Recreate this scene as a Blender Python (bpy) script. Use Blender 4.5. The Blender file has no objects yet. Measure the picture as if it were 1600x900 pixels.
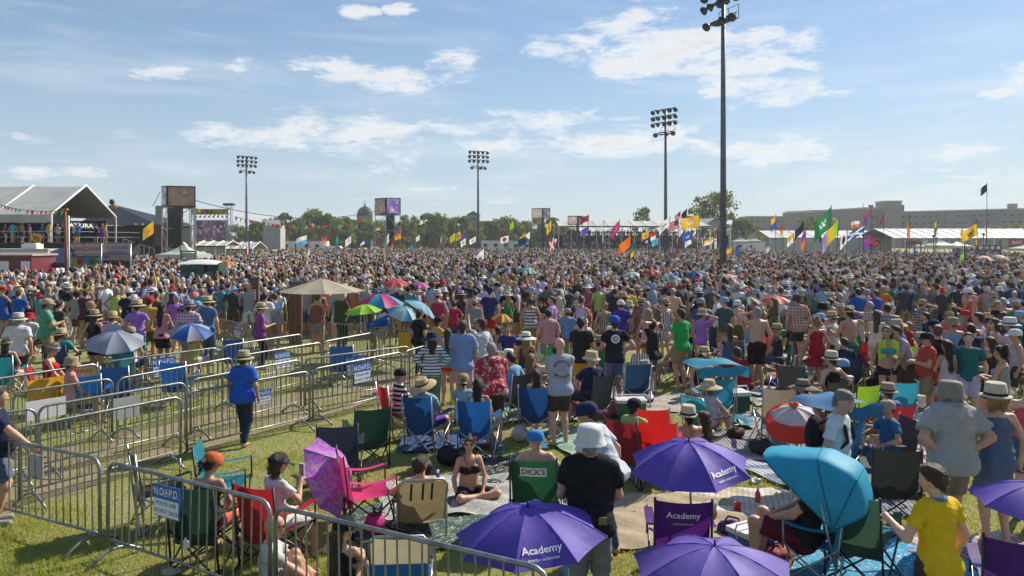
import bpy, math, random
import numpy as np
from mathutils import Vector, Matrix, Quaternion
R = math.radians
random.seed(7)
rng = np.random.default_rng(7)
sc = bpy.context.scene
C = sc.collection
# ------------------------------------------------------------------ camera, sky, sun, exposure
CAM_H, HOR, FPX = 3.4, 374.0, 1200.0
cam = bpy.data.cameras.new('camera')
cam.lens = 36 * FPX / 1600
cam.sensor_width = 36
cam.shift_y = (HOR - 450) / 1600
cam.clip_start = .1
cam.clip_end = 5000
co = bpy.data.objects.new('camera', cam)
C.objects.link(co)
co.location = (0, 0, CAM_H)
co.rotation_euler = (R(90), 0, 0)
sc.camera = co
SUN_AZ, SUN_EL = 47, 38                     # degrees right of the view direction, above the horizon
sc.view_settings.view_transform = 'Standard'
sc.view_settings.look = 'None'
sc.view_settings.exposure = 0.52
sc.view_settings.gamma = 1
sc.render.engine = 'CYCLES'
sc.cycles.use_denoising = True
sc.cycles.max_bounces = 6
sc.cycles.diffuse_bounces = 3
sc.cycles.glossy_bounces = 2
sc.cycles.transmission_bounces = 3
sc.cycles.transparent_max_bounces = 6
sc.cycles.caustics_reflective = False
sc.cycles.caustics_refractive = False
S = Vector((math.sin(R(SUN_AZ)) * math.cos(R(SUN_EL)), math.cos(R(SUN_AZ)) * math.cos(R(SUN_EL)), math.sin(R(SUN_EL))))
sl = bpy.data.lights.new('sun', 'SUN')
sl.energy = 5.0
sl.angle = R(.55)
sl.color = (1, .92, .77)
so = bpy.data.objects.new('sun', sl)
C.objects.link(so)
so.rotation_euler = S.to_track_quat('Z', 'Y').to_euler()
so.location = (30, 30, 60)


class NT:
    """small helper to write node trees"""
    def __init__(s, tree):
        s.t = tree
        s.n = tree.nodes
        s.l = tree.links

    def new(s, kind, **kw):
        nd = s.n.new(kind)
        for k, v in kw.items():
            setattr(nd, k, v)
        return nd

    def put(s, sock, v):
        if isinstance(v, (int, float)):
            sock.default_value = v
        elif isinstance(v, (tuple, list)):
            sock.default_value = tuple(v) if len(v) == len(sock.default_value) else tuple(v) + (1,)
        else:
            s.l.new(v, sock)

    def math(s, op, a, b=None, c=None, clamp=False):
        nd = s.new('ShaderNodeMath', operation=op, use_clamp=clamp)
        s.put(nd.inputs[0], a)
        if b is not None:
            s.put(nd.inputs[1], b)
        if c is not None:
            s.put(nd.inputs[2], c)
        return nd.outputs[0]

    def mix(s, f, a, b, blend='MIX'):
        nd = s.new('ShaderNodeMix', data_type='RGBA', blend_type=blend)
        s.put(nd.inputs[0], f)
        s.put(nd.inputs[6], a)
        s.put(nd.inputs[7], b)
        return nd.outputs[2]

    def noise(s, vec, scale, detail=4, rough=.55, dist=0):
        nd = s.new('ShaderNodeTexNoise')
        if vec is not None:
            s.l.new(vec, nd.inputs['Vector'])
        nd.inputs['Scale'].default_value = scale
        nd.inputs['Detail'].default_value = detail
        nd.inputs['Roughness'].default_value = rough
        nd.inputs['Distortion'].default_value = dist
        return nd.outputs[0]

    def ramp(s, f, stops, interp='LINEAR'):
        nd = s.new('ShaderNodeValToRGB')
        nd.color_ramp.interpolation = interp
        e = nd.color_ramp.elements
        while len(e) < len(stops):
            e.new(.5)
        for i, (p, c) in enumerate(stops):
            e[i].position = p
            e[i].color = (c, c, c, 1) if isinstance(c, (int, float)) else tuple(c) + (1,)
        s.put(nd.inputs[0], f)
        return nd.outputs[0]

    def maprange(s, v, a, b, c=0, d=1, smooth=False):
        nd = s.new('ShaderNodeMapRange', interpolation_type='SMOOTHSTEP' if smooth else 'LINEAR')
        for i, x in enumerate((v, a, b, c, d)):
            s.put(nd.inputs[i], x)
        return nd.outputs[0]


wd = bpy.data.worlds.new('World')
sc.world = wd
wd.use_nodes = True
wd.cycles.sampling_method = 'MANUAL'
wd.cycles.sample_map_resolution = 256
w = NT(wd.node_tree)
w.n.clear()
sky = w.new('ShaderNodeTexSky', sky_type='NISHITA')
sky.sun_disc = False
sky.sun_elevation = R(SUN_EL)
sky.sun_rotation = R(SUN_AZ)
sky.altitude = 0
sky.air_density = 1.0
sky.dust_density = .25
sky.ozone_density = 3.0
tc = w.new('ShaderNodeTexCoord')
sx = w.new('ShaderNodeSeparateXYZ')
w.l.new(tc.outputs['Generated'], sx.inputs[0])
az = w.math('ARCTAN2', sx.outputs[0], sx.outputs[1])
el = w.math('ARCSINE', sx.outputs[2])
# clouds: fair-weather patches where the sky has them, plus thin streaks that run on all round
cv = w.new('ShaderNodeCombineXYZ')
w.put(cv.inputs[0], az)
w.put(cv.inputs[1], w.math('MULTIPLY', el, 3.0))
cv.inputs[2].default_value = 3.1
n1 = w.noise(cv.outputs[0], 11, 7, .62, .35)
n2 = w.noise(cv.outputs[0], 34, 4, .6, .2)
st = w.new('ShaderNodeCombineXYZ')
w.put(st.inputs[0], az)
w.put(st.inputs[1], w.math('MULTIPLY', el, 6.5))
st.inputs[2].default_value = 8.7
n3 = w.noise(st.outputs[0], 5, 6, .6, .5)
CLOUDS = [(558, 18, 30, 11, .9), (626, 14, 24, 9, .7), (262, 112, 62, 15, .9), (366, 98, 36, 15, .8), (520, 108, 80, 20, 1.), (612, 124, 62, 18, .95),
          (710, 106, 44, 24, .9), (885, 72, 66, 26, .85), (960, 42, 60, 20, .7), (1030, 14, 80, 20, .9), (1040, 90, 125, 38, 1.), (1200, 84, 95, 32, .95), (1195, 142, 105, 22, .95),
          (545, 183, 42, 12, .7), (390, 218, 110, 20, .75), (560, 212, 170, 34, .8), (800, 208, 190, 32, .85), (1010, 226, 190, 26, .8), (1230, 238, 200, 18, .7),
          (1470, 238, 170, 18, .62), (135, 268, 46, 14, .8), (52, 269, 50, 11, .7), (556, 268, 68, 11, .8), (452, 292, 42, 11, .6), (1480, 274, 170, 12, .55), (700, 300, 200, 14, .5),
          (190, 212, 60, 9, .5), (40, 216, 60, 8, .45), (1700, 120, 160, 40, .9), (1900, 60, 160, 40, .9), (-180, 140, 120, 30, .9), (-420, 60, 140, 40, .9), (300, -160, 160, 50, .9), (1000, -220, 220, 60, .9)]
tot = None
for (px, py, hw, hh, amp) in CLOUDS:
    u, v_ = (px - 800) / FPX, (HOR - py) / FPX
    a0 = math.atan(u)
    e0 = math.atan(v_ * math.cos(a0))
    sa = hw / FPX * math.cos(a0) ** 2 * 1.05
    se = hh / FPX * math.cos(a0) * 1.15
    da = w.math('MULTIPLY', w.math('SUBTRACT', az, a0), 1 / sa)
    de = w.math('MULTIPLY', w.math('SUBTRACT', el, e0), 1 / se)
    q = w.math('MULTIPLY_ADD', da, da, w.math('MULTIPLY', de, de))
    g = w.math('MULTIPLY', w.math('SUBTRACT', 1, w.math('MULTIPLY', q, .55), clamp=True), amp)
    tot = g if tot is None else w.math('MAXIMUM', tot, g)
dens = w.math('ADD', w.math('MULTIPLY', tot, .88), w.math('MULTIPLY_ADD', n1, 2.7, w.math('MULTIPLY_ADD', n2, .9, -2.2)))
cl = w.maprange(w.math('ADD', dens, w.math('MULTIPLY_ADD', w.noise(cv.outputs[0], 90, 3, .6), .4, -.2)), -.1, .62, 0, .92, True)
cl = w.math('MULTIPLY', cl, w.math('GREATER_THAN', tot, .001))
cl = w.math('MULTIPLY', cl, w.maprange(tot, 0, .22, 0, 1, True))
wisp = w.math('MULTIPLY', w.maprange(n3, .44, .78, 0, .6, True), w.maprange(el, .0, .12, .9, .45))
wisp = w.math('MULTIPLY', wisp, w.maprange(el, .2, .42, 1, 0))
allc = w.math('MAXIMUM', cl, wisp)
body = w.maprange(w.math('ADD', dens, w.math('MULTIPLY', n2, .5)), .5, 1.5, 1, .72)
ccol = w.new('ShaderNodeVectorMath', operation='SCALE')
ccol.inputs[0].default_value = (7.7, 7.8, 7.9)
w.put(ccol.inputs['Scale'], body)
# haze of the lower air: the sky whitens towards the horizon
hz = w.maprange(el, 0, .3, .66, 0, True)
skyc = w.mix(.4, sky.outputs[0], (2.3, 3.5, 5.1))
skyc = w.mix(hz, skyc, (4.4, 5.3, 6.0))
fin = w.mix(allc, skyc, ccol.outputs[0])
bg = w.new('ShaderNodeBackground')
w.l.new(fin, bg.inputs[0])
bg.inputs[1].default_value = .088
wo = w.new('ShaderNodeOutputWorld')
w.l.new(bg.outputs[0], wo.inputs[0])
# ------------------------------------------------------------------ helpers
def gp(x, y, z=0.0):
    """ground place of a point seen at pixel x, y when it is z metres high"""
    s = (y - HOR) / (CAM_H - z)
    return Vector(((x - 800) / s, FPX / s, 0))


def wx(x, d):
    return (x - 800) * d / FPX


def wz(y, d):
    return CAM_H - (y - HOR) * d / FPX


def tag(o, label, cat, group=None, kind=None):
    if kind:
        o['kind'] = kind
    if label:
        o['label'] = label
    if cat:
        o['category'] = cat
    if group:
        o['group'] = group
    return o


def empty(name, loc=(0, 0, 0), rz=0, label=None, cat=None, group=None):
    o = bpy.data.objects.new(name, None)
    C.objects.link(o)
    o.location = loc
    o.rotation_euler = (0, 0, rz)
    o.empty_display_size = .1
    tag(o, label, cat, group)
    return o


def link(name, me, parent=None, mat=None, col=None):
    o = bpy.data.objects.new(name, me)
    C.objects.link(o)
    o.parent = parent
    if mat is not None and not me.materials:
        me.materials.append(mat)
    if col is not None:
        o.color = tuple(col[:3]) + (1,)
    return o


def mesh_np(name, v, f, smooth=True):
    """mesh from numpy verts and equal-sized faces"""
    me = bpy.data.meshes.new(name)
    v = np.asarray(v, np.float32)
    f = np.asarray(f, np.int32)
    k = f.shape[1]
    me.vertices.add(len(v))
    me.vertices.foreach_set('co', v.ravel())
    me.loops.add(f.size)
    me.loops.foreach_set('vertex_index', f.ravel())
    me.polygons.add(len(f))
    me.polygons.foreach_set('loop_start', np.arange(0, f.size, k, dtype=np.int32))
    me.polygons.foreach_set('loop_total', np.full(len(f), k, np.int32))
    if smooth:
        me.polygons.foreach_set('use_smooth', np.ones(len(f), bool))
    me.update(calc_edges=True)
    return me


class MB:
    def __init__(s):
        s.v = []
        s.f = []
        s.sm = []

    def add(s, vs, fs, smooth=False):
        b = len(s.v)
        s.v += [tuple(p) for p in vs]
        s.f += [tuple(i + b for i in q) for q in fs]
        s.sm += [smooth] * len(fs)
        return s

    def box(s, c, size, rot=None):
        hx, hy, hz = size[0] / 2, size[1] / 2, size[2] / 2
        vs = [Vector((x * hx, y * hy, z * hz)) for z in (-1, 1) for y in (-1, 1) for x in (-1, 1)]
        if rot is not None:
            vs = [rot @ p for p in vs]
        c = Vector(c)
        return s.add([p + c for p in vs], [(0, 2, 3, 1), (4, 5, 7, 6), (0, 1, 5, 4), (1, 3, 7, 5), (3, 2, 6, 7), (2, 0, 4, 6)])

    def cyl(s, a, b, r0, r1=None, n=8, cap=True):
        return s.tube([a, b], [r0, r0 if r1 is None else r1], n, cap)

    def tube(s, pts, r, n=6, cap=True):
        pts = [Vector(p) for p in pts]
        rs = r if isinstance(r, (list, tuple)) else [r] * len(pts)
        vs = []
        up = None
        for i, p in enumerate(pts):
            t = (pts[min(i + 1, len(pts) - 1)] - pts[max(i - 1, 0)]).normalized()
            if up is None:
                up = t.orthogonal().normalized()
            else:
                up = (up - t * up.dot(t)).normalized()
            o = t.cross(up)
            for k in range(n):
                a = 2 * math.pi * k / n
                vs.append(p + (up * math.cos(a) + o * math.sin(a)) * rs[i])
        fs = []
        for i in range(len(pts) - 1):
            for k in range(n):
                fs.append((i * n + k, i * n + (k + 1) % n, (i + 1) * n + (k + 1) % n, (i + 1) * n + k))
        s.add(vs, fs, n > 5)
        if cap:
            b = len(s.v) - len(vs)
            s.f.append(tuple(b + k for k in reversed(range(n))))
            s.f.append(tuple(b + (len(pts) - 1) * n + k for k in range(n)))
            s.sm += [False, False]
        return s

    def lathe(s, prof, n=16, M=None, smooth=True, ell=1.0):
        vs = []
        for (r, z) in prof:
            for k in range(n):
                a = 2 * math.pi * k / n
                vs.append(Vector((r * math.cos(a), r * math.sin(a) * ell, z)))
        if M is not None:
            vs = [M @ p for p in vs]
        fs = [(i * n + k, i * n + (k + 1) % n, (i + 1) * n + (k + 1) % n, (i + 1) * n + k) for i in range(len(prof) - 1) for k in range(n)]
        return s.add(vs, fs, smooth)

    def poly(s, pts, th=None):
        """flat polygon; with th (a vector) it becomes a slab"""
        n = len(pts)
        pts = [Vector(p) for p in pts]
        if th is None:
            return s.add(pts, [tuple(range(n))])
        th = Vector(th)
        vs = pts + [p + th for p in pts]
        return s.add(vs, [tuple(reversed(range(n))), tuple(range(n, 2 * n))] + [(k, (k + 1) % n, n + (k + 1) % n, n + k) for k in range(n)])

    def grid(s, fn, nu, nv, smooth=True):
        vs = [fn(i / nu, j / nv) for j in range(nv + 1) for i in range(nu + 1)]
        fs = [(j * (nu + 1) + i, j * (nu + 1) + i + 1, (j + 1) * (nu + 1) + i + 1, (j + 1) * (nu + 1) + i) for j in range(nv) for i in range(nu)]
        return s.add(vs, fs, smooth)

    def mesh(s, name, mat=None):
        me = bpy.data.meshes.new(name)
        me.from_pydata(s.v, [], s.f)
        me.polygons.foreach_set('use_smooth', s.sm)
        if mat is not None:
            me.materials.append(mat)
        me.update()
        return me

    def build(s, name, mat, parent=None, col=None):
        return link(name, s.mesh(name, mat), parent, None, col)


def copy_tree(o, parent=None):
    c = o.copy()
    C.objects.link(c)
    c.parent = parent
    for ch in o.children:
        copy_tree(ch, c)
    return c


_font = {}


def text_geo(body, size=1.0, bold=False):
    """flat letters as (verts 2D, faces), centred"""
    key = body
    if key not in _font:
        cu = bpy.data.curves.new('lettering', 'FONT')
        cu.body = body
        cu.align_x = 'CENTER'
        cu.align_y = 'CENTER'
        cu.resolution_u = 2
        cu.offset = .012
        ob = bpy.data.objects.new('lettering', cu)
        C.objects.link(ob)
        dg = bpy.context.evaluated_depsgraph_get()
        me = bpy.data.meshes.new_from_object(ob.evaluated_get(dg))
        _font[key] = ([(p.co.x, p.co.y) for p in me.vertices], [tuple(q.vertices) for q in me.polygons])
        bpy.data.objects.remove(ob)
        bpy.data.meshes.remove(me)
        bpy.data.curves.remove(cu)
    v, f = _font[key]
    return [(x * size, y * size) for x, y in v], f


def text_on(body, size, fn, sx=1.0):
    v, f = text_geo(body, size)
    m = MB()
    m.add([fn(x * sx, y) for x, y in v], f)
    return m


# ------------------------------------------------------------------ materials
def new_mat(name):
    m = bpy.data.materials.new(name)
    m.use_nodes = True
    t = NT(m.node_tree)
    b = t.n['Principled BSDF']
    return m, t, b


def mat(name, col, rough=.6, metal=0, var=.18, scale=4, bump=0, bscale=60, spec=.4, dirt=None):
    m, t, b = new_mat(name)
    tcn = t.new('ShaderNodeTexCoord')
    n = t.noise(tcn.outputs['Object'], scale, 5, .6)
    c = t.mix(t.maprange(n, .3, .7), tuple(x * (1 - var) for x in col), tuple(min(1, x * (1 + var)) for x in col))
    if dirt:
        n2_ = t.noise(tcn.outputs['Object'], scale * .35, 6, .65)
        c = t.mix(t.maprange(n2_, .5, .72, 0, .75), c, dirt)
    t.put(b.inputs['Base Color'], c)
    b.inputs['Roughness'].default_value = rough
    b.inputs['Metallic'].default_value = metal
    b.inputs['Specular IOR Level'].default_value = spec
    if bump:
        bn = t.new('ShaderNodeBump')
        bn.inputs['Strength'].default_value = bump
        bn.inputs['Distance'].default_value = .02
        t.put(bn.inputs['Height'], t.noise(tcn.outputs['Object'], bscale, 3))
        t.l.new(bn.outputs[0], b.inputs['Normal'])
    return m


def objcol_mat(name, rough=.85, spec=.2, var=.12, scale=9, bump=.25, bscale=14, thin=0., sheen=0., pattern=None, hairy=False):
    """cloth, skin, hair: the colour is the object's own colour, broken up by weave and wear"""
    m, t, b = new_mat(name)
    oi = t.new('ShaderNodeObjectInfo')
    tcn = t.new('ShaderNodeTexCoord')
    vec = tcn.outputs['Object']
    if hairy:
        mp = t.new('ShaderNodeMapping')
        mp.inputs['Scale'].default_value = (150, 150, 22)
        t.l.new(vec, mp.inputs[0])
        vec = mp.outputs[0]
    n = t.noise(vec, scale, 5, .6)
    hsv = t.new('ShaderNodeHueSaturation')
    t.put(hsv.inputs['Value'], t.maprange(n, .3, .7, 1 - var, 1 + var))
    t.l.new(oi.outputs['Color'], hsv.inputs['Color'])
    c = hsv.outputs[0]
    if pattern:
        c = pattern(t, vec, c, oi)
    t.put(b.inputs['Base Color'], c)
    b.inputs['Roughness'].default_value = rough
    b.inputs['Specular IOR Level'].default_value = spec
    if sheen:
        b.inputs['Sheen Weight'].default_value = sheen
    if bump:
        bn = t.new('ShaderNodeBump')
        bn.inputs['Strength'].default_value = bump
        bn.inputs['Distance'].default_value = .03
        t.put(bn.inputs['Height'], t.noise(vec, bscale, 4, .6, .6))
        t.l.new(bn.outputs[0], b.inputs['Normal'])
    if thin:
        tr = t.new('ShaderNodeBsdfTranslucent')
        t.put(tr.inputs[0], c)
        mx = t.new('ShaderNodeMixShader')
        mx.inputs[0].default_value = thin
        t.l.new(b.outputs[0], mx.inputs[1])
        t.l.new(tr.outputs[0], mx.inputs[2])
        t.l.new(mx.outputs[0], t.n['Material Output'].inputs[0])
    return m


def pat_stripe(axis, freq, c2, duty=.5):
    def f(t, vec, c, oi):
        sp = t.new('ShaderNodeSeparateXYZ')
        t.l.new(vec, sp.inputs[0])
        fr = t.math('FRACT', t.math('MULTIPLY', sp.outputs[axis], freq))
        return t.mix(t.math('GREATER_THAN', fr, duty), c, c2)
    return f


def pat_plaid(c2, freq=14):
    def f(t, vec, c, oi):
        sp = t.new('ShaderNodeSeparateXYZ')
        t.l.new(vec, sp.inputs[0])
        a = t.math('GREATER_THAN', t.math('FRACT', t.math('MULTIPLY', sp.outputs[2], freq)), .62)
        b_ = t.math('GREATER_THAN', t.math('FRACT', t.math('MULTIPLY', sp.outputs[0], freq)), .62)
        return t.mix(t.math('MULTIPLY', t.math('ADD', a, b_), .42), c, c2)
    return f


def pat_floral(c2, scale=9, thr=.42):
    def f(t, vec, c, oi):
        nz = t.new('ShaderNodeTexNoise')
        t.l.new(vec, nz.inputs['Vector'])
        nz.inputs['Scale'].default_value = scale
        nz.inputs['Detail'].default_value = 1.5
        nz.inputs['Distortion'].default_value = 2.2
        v = t.new('ShaderNodeTexVoronoi', feature='F1')
        ad = t.new('ShaderNodeVectorMath', operation='MULTIPLY_ADD')
        t.l.new(nz.outputs[1], ad.inputs[0])
        ad.inputs[1].default_value = (3.2 / scale,) * 3
        t.l.new(vec, ad.inputs[2])
        t.l.new(ad.outputs[0], v.inputs['Vector'])
        v.inputs['Scale'].default_value = scale * 1.1
        a = t.math('LESS_THAN', t.math('ADD', v.outputs[0], t.math('MULTIPLY', nz.outputs[0], .55)), thr + .16)
        return t.mix(t.math('MULTIPLY', a, .85), c, c2)
    return f


M = {}
M['cloth'] = objcol_mat('cloth', bump=.55, bscale=11, thin=.06)
M['nylon'] = objcol_mat('nylon', .6, .3, .1, 6, .3, 9, thin=.3)
M['canopy'] = objcol_mat('canopy_fabric', .58, .28, .12, 4, .2, 8, thin=.36)
M['flag'] = objcol_mat('flag_cloth', .8, .2, .1, 5, .2, 5, thin=.4)
M['skin'] = objcol_mat('skin', .5, .35, .1, 12, .08, 40)
M['hair'] = objcol_mat('hair', .5, .45, .45, 1, .9, 1, hairy=True)
M['straw'] = objcol_mat('straw', .8, .2, .18, 40, .5, 90, thin=.1)
M['stripe_h'] = objcol_mat('striped_cloth', pattern=pat_stripe(2, 16, (.03, .035, .07), .62))
M['stripe_w'] = objcol_mat('banded_cloth', pattern=pat_stripe(2, 11, (.7, .7, .7), .5))
M['stripe_v'] = objcol_mat('towelling_stripe', pattern=pat_stripe(0, 18, (.05, .06, .14), .6))
M['plaid'] = objcol_mat('plaid_cloth', pattern=pat_plaid((.6, .6, .6)))
M['plaid_dark'] = objcol_mat('dark_plaid_cloth', pattern=pat_plaid((.02, .03, .08)))
M['aloha'] = objcol_mat('printed_cloth', pattern=pat_floral((.62, .46, .42), 5.2, .47))
M['floral'] = objcol_mat('flowered_cloth', pattern=pat_floral((.65, .62, .6), 14, .4))
M['dotted'] = objcol_mat('dotted_cloth', pattern=pat_floral((.7, .7, .7), 34, .12))
M['camo'] = objcol_mat('camouflage_cloth', pattern=pat_floral((.06, .07, .04), 16, .42))
M['steel'] = mat('galvanised_steel', (.27, .285, .29), .42, .75, .3, 7, .1, 40, .5, dirt=(.12, .12, .115))
M['chrome'] = mat('chair_tube', (.4, .41, .42), .35, .8, .1)
M['black_tube'] = mat('black_tube', (.02, .02, .022), .4)
M['black'] = mat('black_plastic', (.015, .015, .017), .45)
M['black_cloth'] = mat('black_cloth', (.014, .015, .018), .9, 0, .3, 3)
M['dark_metal'] = mat('dark_metal', (.055, .065, .085), .5, .5, .2, 3)
M['pole_metal'] = mat('painted_pole_metal', (.12, .14, .165), .5, .3, .2, 2, dirt=(.045, .05, .06))
M['lens'] = mat('dark_lens', (.008, .008, .01), .12, spec=.6)
M['white_vinyl'] = mat('white_vinyl', (.43, .42, .395), .65, 0, .12, .8, .3, 1.5, dirt=(.33, .315, .28))
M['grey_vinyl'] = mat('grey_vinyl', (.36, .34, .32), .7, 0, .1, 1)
M['white_paint'] = mat('white_paint', (.72, .72, .71), .45, 0, .06, 3)
M['navy_vinyl'] = mat('navy_vinyl', (.018, .035, .085), .5, 0, .2, .7)
M['wood'] = mat('weathered_wood', (.2, .11, .06), .8, 0, .3, 6, .4, 30)
M['white_letter'] = mat('white_lettering', (.8, .8, .8), .6, 0, .03)
M['red_letter'] = mat('red_lettering', (.42, .02, .03), .6, 0, .05)
M['blue_letter'] = mat('blue_lettering', (.03, .05, .3), .6, 0, .05)
M['black_letter'] = mat('black_lettering', (.02, .02, .025), .6, 0, .05)
M['plastic'] = objcol_mat('plastic', .35, .5, .05, 8, 0)


# ------------------------------------------------------------------ ground
def ground_mat():
    m, t, b = new_mat('field_grass')
    tcn = t.new('ShaderNodeTexCoord')
    vec = tcn.outputs['Object']
    big = t.noise(vec, .35, 5, .6)
    mid = t.noise(vec, 2.1, 6, .65)
    fine = t.noise(vec, 42, 3, .7)
    g = t.mix(t.maprange(fine, .3, .7), (.12, .15, .022), (.25, .27, .055))
    dry = t.mix(t.maprange(fine, .3, .7), (.2, .16, .075), (.36, .3, .15))
    c = t.mix(t.maprange(t.math('MULTIPLY_ADD', mid, .7, t.math('MULTIPLY', big, .5)), .5, .72, 0, .85), g, dry)
    t.put(b.inputs['Base Color'], c)
    b.inputs['Roughness'].default_value = .95
    bn = t.new('ShaderNodeBump')
    bn.inputs['Strength'].default_value = .6
    bn.inputs['Distance'].default_value = .03
    t.put(bn.inputs['Height'], fine)
    t.l.new(bn.outputs[0], b.inputs['Normal'])
    return m


def path_mat():
    m, t, b = new_mat('trodden_straw')
    tcn = t.new('ShaderNodeTexCoord')
    mp = t.new('ShaderNodeMapping')
    mp.inputs['Scale'].default_value = (1, .35, 1)
    t.l.new(tcn.outputs['Object'], mp.inputs[0])
    fine = t.noise(mp.outputs[0], 60, 4, .75, 1)
    mid = t.noise(tcn.outputs['Object'], 2.5, 5, .6)
    c = t.mix(t.maprange(fine, .3, .7), (.15, .105, .06), (.36, .28, .18))
    c = t.mix(t.maprange(mid, .44, .62, 0, .8), c, (.15, .17, .035))
    t.put(b.inputs['Base Color'], c)
    b.inputs['Roughness'].default_value = .95
    bn = t.new('ShaderNodeBump')
    bn.inputs['Strength'].default_value = .7
    bn.inputs['Distance'].default_value = .02
    t.put(bn.inputs['Height'], fine)
    t.l.new(bn.outputs[0], b.inputs['Normal'])
    return m


MG = ground_mat()
g = MB().poly([(-2500, -200, 0), (2500, -200, 0), (2500, 4000, 0), (-2500, 4000, 0)]).build('ground', MG)
g['kind'] = 'structure'
# the fenced lane: straw trodden flat, uneven edges
lane_l = [(-9.6, 9.2), (-8.1, 11.7), (-6.9, 13.5), (-5.7, 15.6), (-4.5, 17.8), (-3.1, 20.4), (-2.0, 22.5)]
lane_r = [(-6.2, 9.0), (-5.6, 11.2), (-4.75, 12.9), (-3.6, 14.5), (-2.5, 16.6), (-1.6, 18.4), (-.6, 20.6)]
vs, fs = [], []
NL = 60
for i in range(NL + 1):
    q = i / NL * 6
    k = min(int(q), 5)
    a = Vector(lane_l[k]).lerp(Vector(lane_l[k + 1]), q - k)
    b_ = Vector(lane_r[k]).lerp(Vector(lane_r[k + 1]), q - k)
    a.x += random.uniform(-.12, .12)
    b_.x += random.uniform(-.12, .12)
    vs += [(a.x, a.y, .005), (b_.x, b_.y, .005)]
    if i:
        fs.append((2 * i - 2, 2 * i - 1, 2 * i + 1, 2 * i))
pm = MB()
pm.add(vs, fs)
path = pm.build('path', path_mat())
path['kind'] = 'structure'
# ------------------------------------------------------------------ far side of the field
def P(x, y, d):
    return Vector((wx(x, d), d, wz(y, d)))


def screen_mat(name, seed, a, b, c, strength=1.0):
    """a lit video wall: blurred figures"""
    m, t, bs = new_mat(name)
    tcn = t.new('ShaderNodeTexCoord')
    mp = t.new('ShaderNodeMapping')
    mp.inputs['Location'].default_value = (seed, seed * .7, seed * .3)
    t.l.new(tcn.outputs['Object'], mp.inputs[0])
    n = t.noise(mp.outputs[0], .75, 3, .6, .8)
    n2_ = t.noise(mp.outputs[0], 2.2, 3, .6, .5)
    cc = t.mix(t.maprange(n, .42, .58), a, b)
    cc = t.mix(t.maprange(n2_, .56, .62), cc, c)
    t.put(bs.inputs['Base Color'], (.02, .02, .02))
    bs.inputs['Roughness'].default_value = .4
    t.put(bs.inputs['Emission Color'], cc)
    bs.inputs['Emission Strength'].default_value = strength
    return m


# ---- floodlight masts
lamp_me = MB().lathe([(.001, .3), (.1, .3), (.13, .12), (.3, -.12), (.31, -.2), (.28, -.2), (.12, -.02), (.001, 0)], 12).mesh('floodlight', M['dark_metal'])


def mast(x, ytop, d, rad, yaw, label):
    X, zt = wx(x, d), wz(ytop, d)
    t = empty('floodlight_mast', (X, d, 0), 0, label, 'light pole', 'floodlight masts over the field')
    MB().tube([(0, 0, 0), (0, 0, zt * .5), (0, 0, zt)], [rad, rad * .8, rad * .55], 12).build('pole', M['pole_metal'], t)
    rz = Matrix.Rotation(yaw, 3, 'Z')
    for k, (dz, n, wd_) in enumerate(((-.05, 5, 3.4), (-.85, 5, 3.4), (-1.65, 5, 3.4), (-2.9, 4, 2.6))):
        z = zt + dz
        a = MB()
        a.box((0, 0, z), (wd_, .12, .12), rz)
        a.box(rz @ Vector((0, -.12, 0)) + Vector((0, 0, z + .01)), (wd_ * .9, .05, .05), rz)
        arm = a.build('crossarm', M['dark_metal'], t)
        for i in range(n):
            u = -wd_ / 2 + wd_ * i / (n - 1)
            if n == 4 and i == 2:
                continue
            lo = link('floodlight', lamp_me, arm)
            lo.location = rz @ Vector((u, .22 + .1 * (i % 2), 0)) + Vector((0, 0, z - .22))
            q = rz @ Vector((random.uniform(-.5, .5), .75, -.55))
            lo.rotation_euler = (-q).to_track_quat('Z', 'Y').to_euler()
            lo.scale = (1.0,) * 3
    p = MB()
    z = zt - 3.15
    p.box((0, -.1, z), (2.2, .7, .05), rz)
    for u in (-1.05, 0, 1.05):
        for zz in (0,):
            o = rz @ Vector((u, -.42, 0))
            p.cyl(o + Vector((0, -.1, z)), o + Vector((0, -.1, z + .95)), .025, n=5)
    for zz in (.5, .95):
        p.cyl(rz @ Vector((-1.05, -.42, 0)) + Vector((0, -.1, z + zz)), rz @ Vector((1.05, -.42, 0)) + Vector((0, -.1, z + zz)), .02, n=5)
    p.build('service_platform', M['dark_metal'], t)
    MB().box((0, -rad - .1, 3.3), (.4, .22, .7)).build('control_box', M['dark_metal'], t)


mast(1130, -38, 52, .225, R(112), 'tallest floodlight mast with thick blue-grey pole rising out of the crowd')
mast(1040, 170, 95, .24, R(132), 'floodlight mast standing in front of the long white grandstand tent')
mast(747, 236, 142, .26, R(200), 'floodlight mast beside the small grey gabled building above the trees')
mast(385, 244, 150, .26, R(215), 'floodlight mast between the video tower and the white wrapped tower')

# ---- trees
MLEAF = []
for i, (a, b_) in enumerate((((.065, .115, .015), (.2, .25, .035)), ((.085, .13, .018), (.26, .29, .045)), ((.06, .095, .018), (.16, .2, .035)))):
    m, t, b = new_mat('foliage')
    gi = t.new('ShaderNodeNewGeometry')
    oi = t.new('ShaderNodeObjectInfo')
    f = t.math('ADD', t.math('MULTIPLY', gi.outputs['Random Per Island'], .75), t.math('MULTIPLY', oi.outputs['Random'], .25))
    c = t.mix(f, a, b_)
    t.put(b.inputs['Base Color'], c)
    b.inputs['Roughness'].default_value = .65
    tr = t.new('ShaderNodeBsdfTranslucent')
    t.put(tr.inputs[0], c)
    mx = t.new('ShaderNodeMixShader')
    mx.inputs[0].default_value = .35
    t.l.new(b.outputs[0], mx.inputs[1])
    t.l.new(tr.outputs[0], mx.inputs[2])
    t.l.new(mx.outputs[0], t.n['Material Output'].inputs[0])
    MLEAF.append(m)
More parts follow.
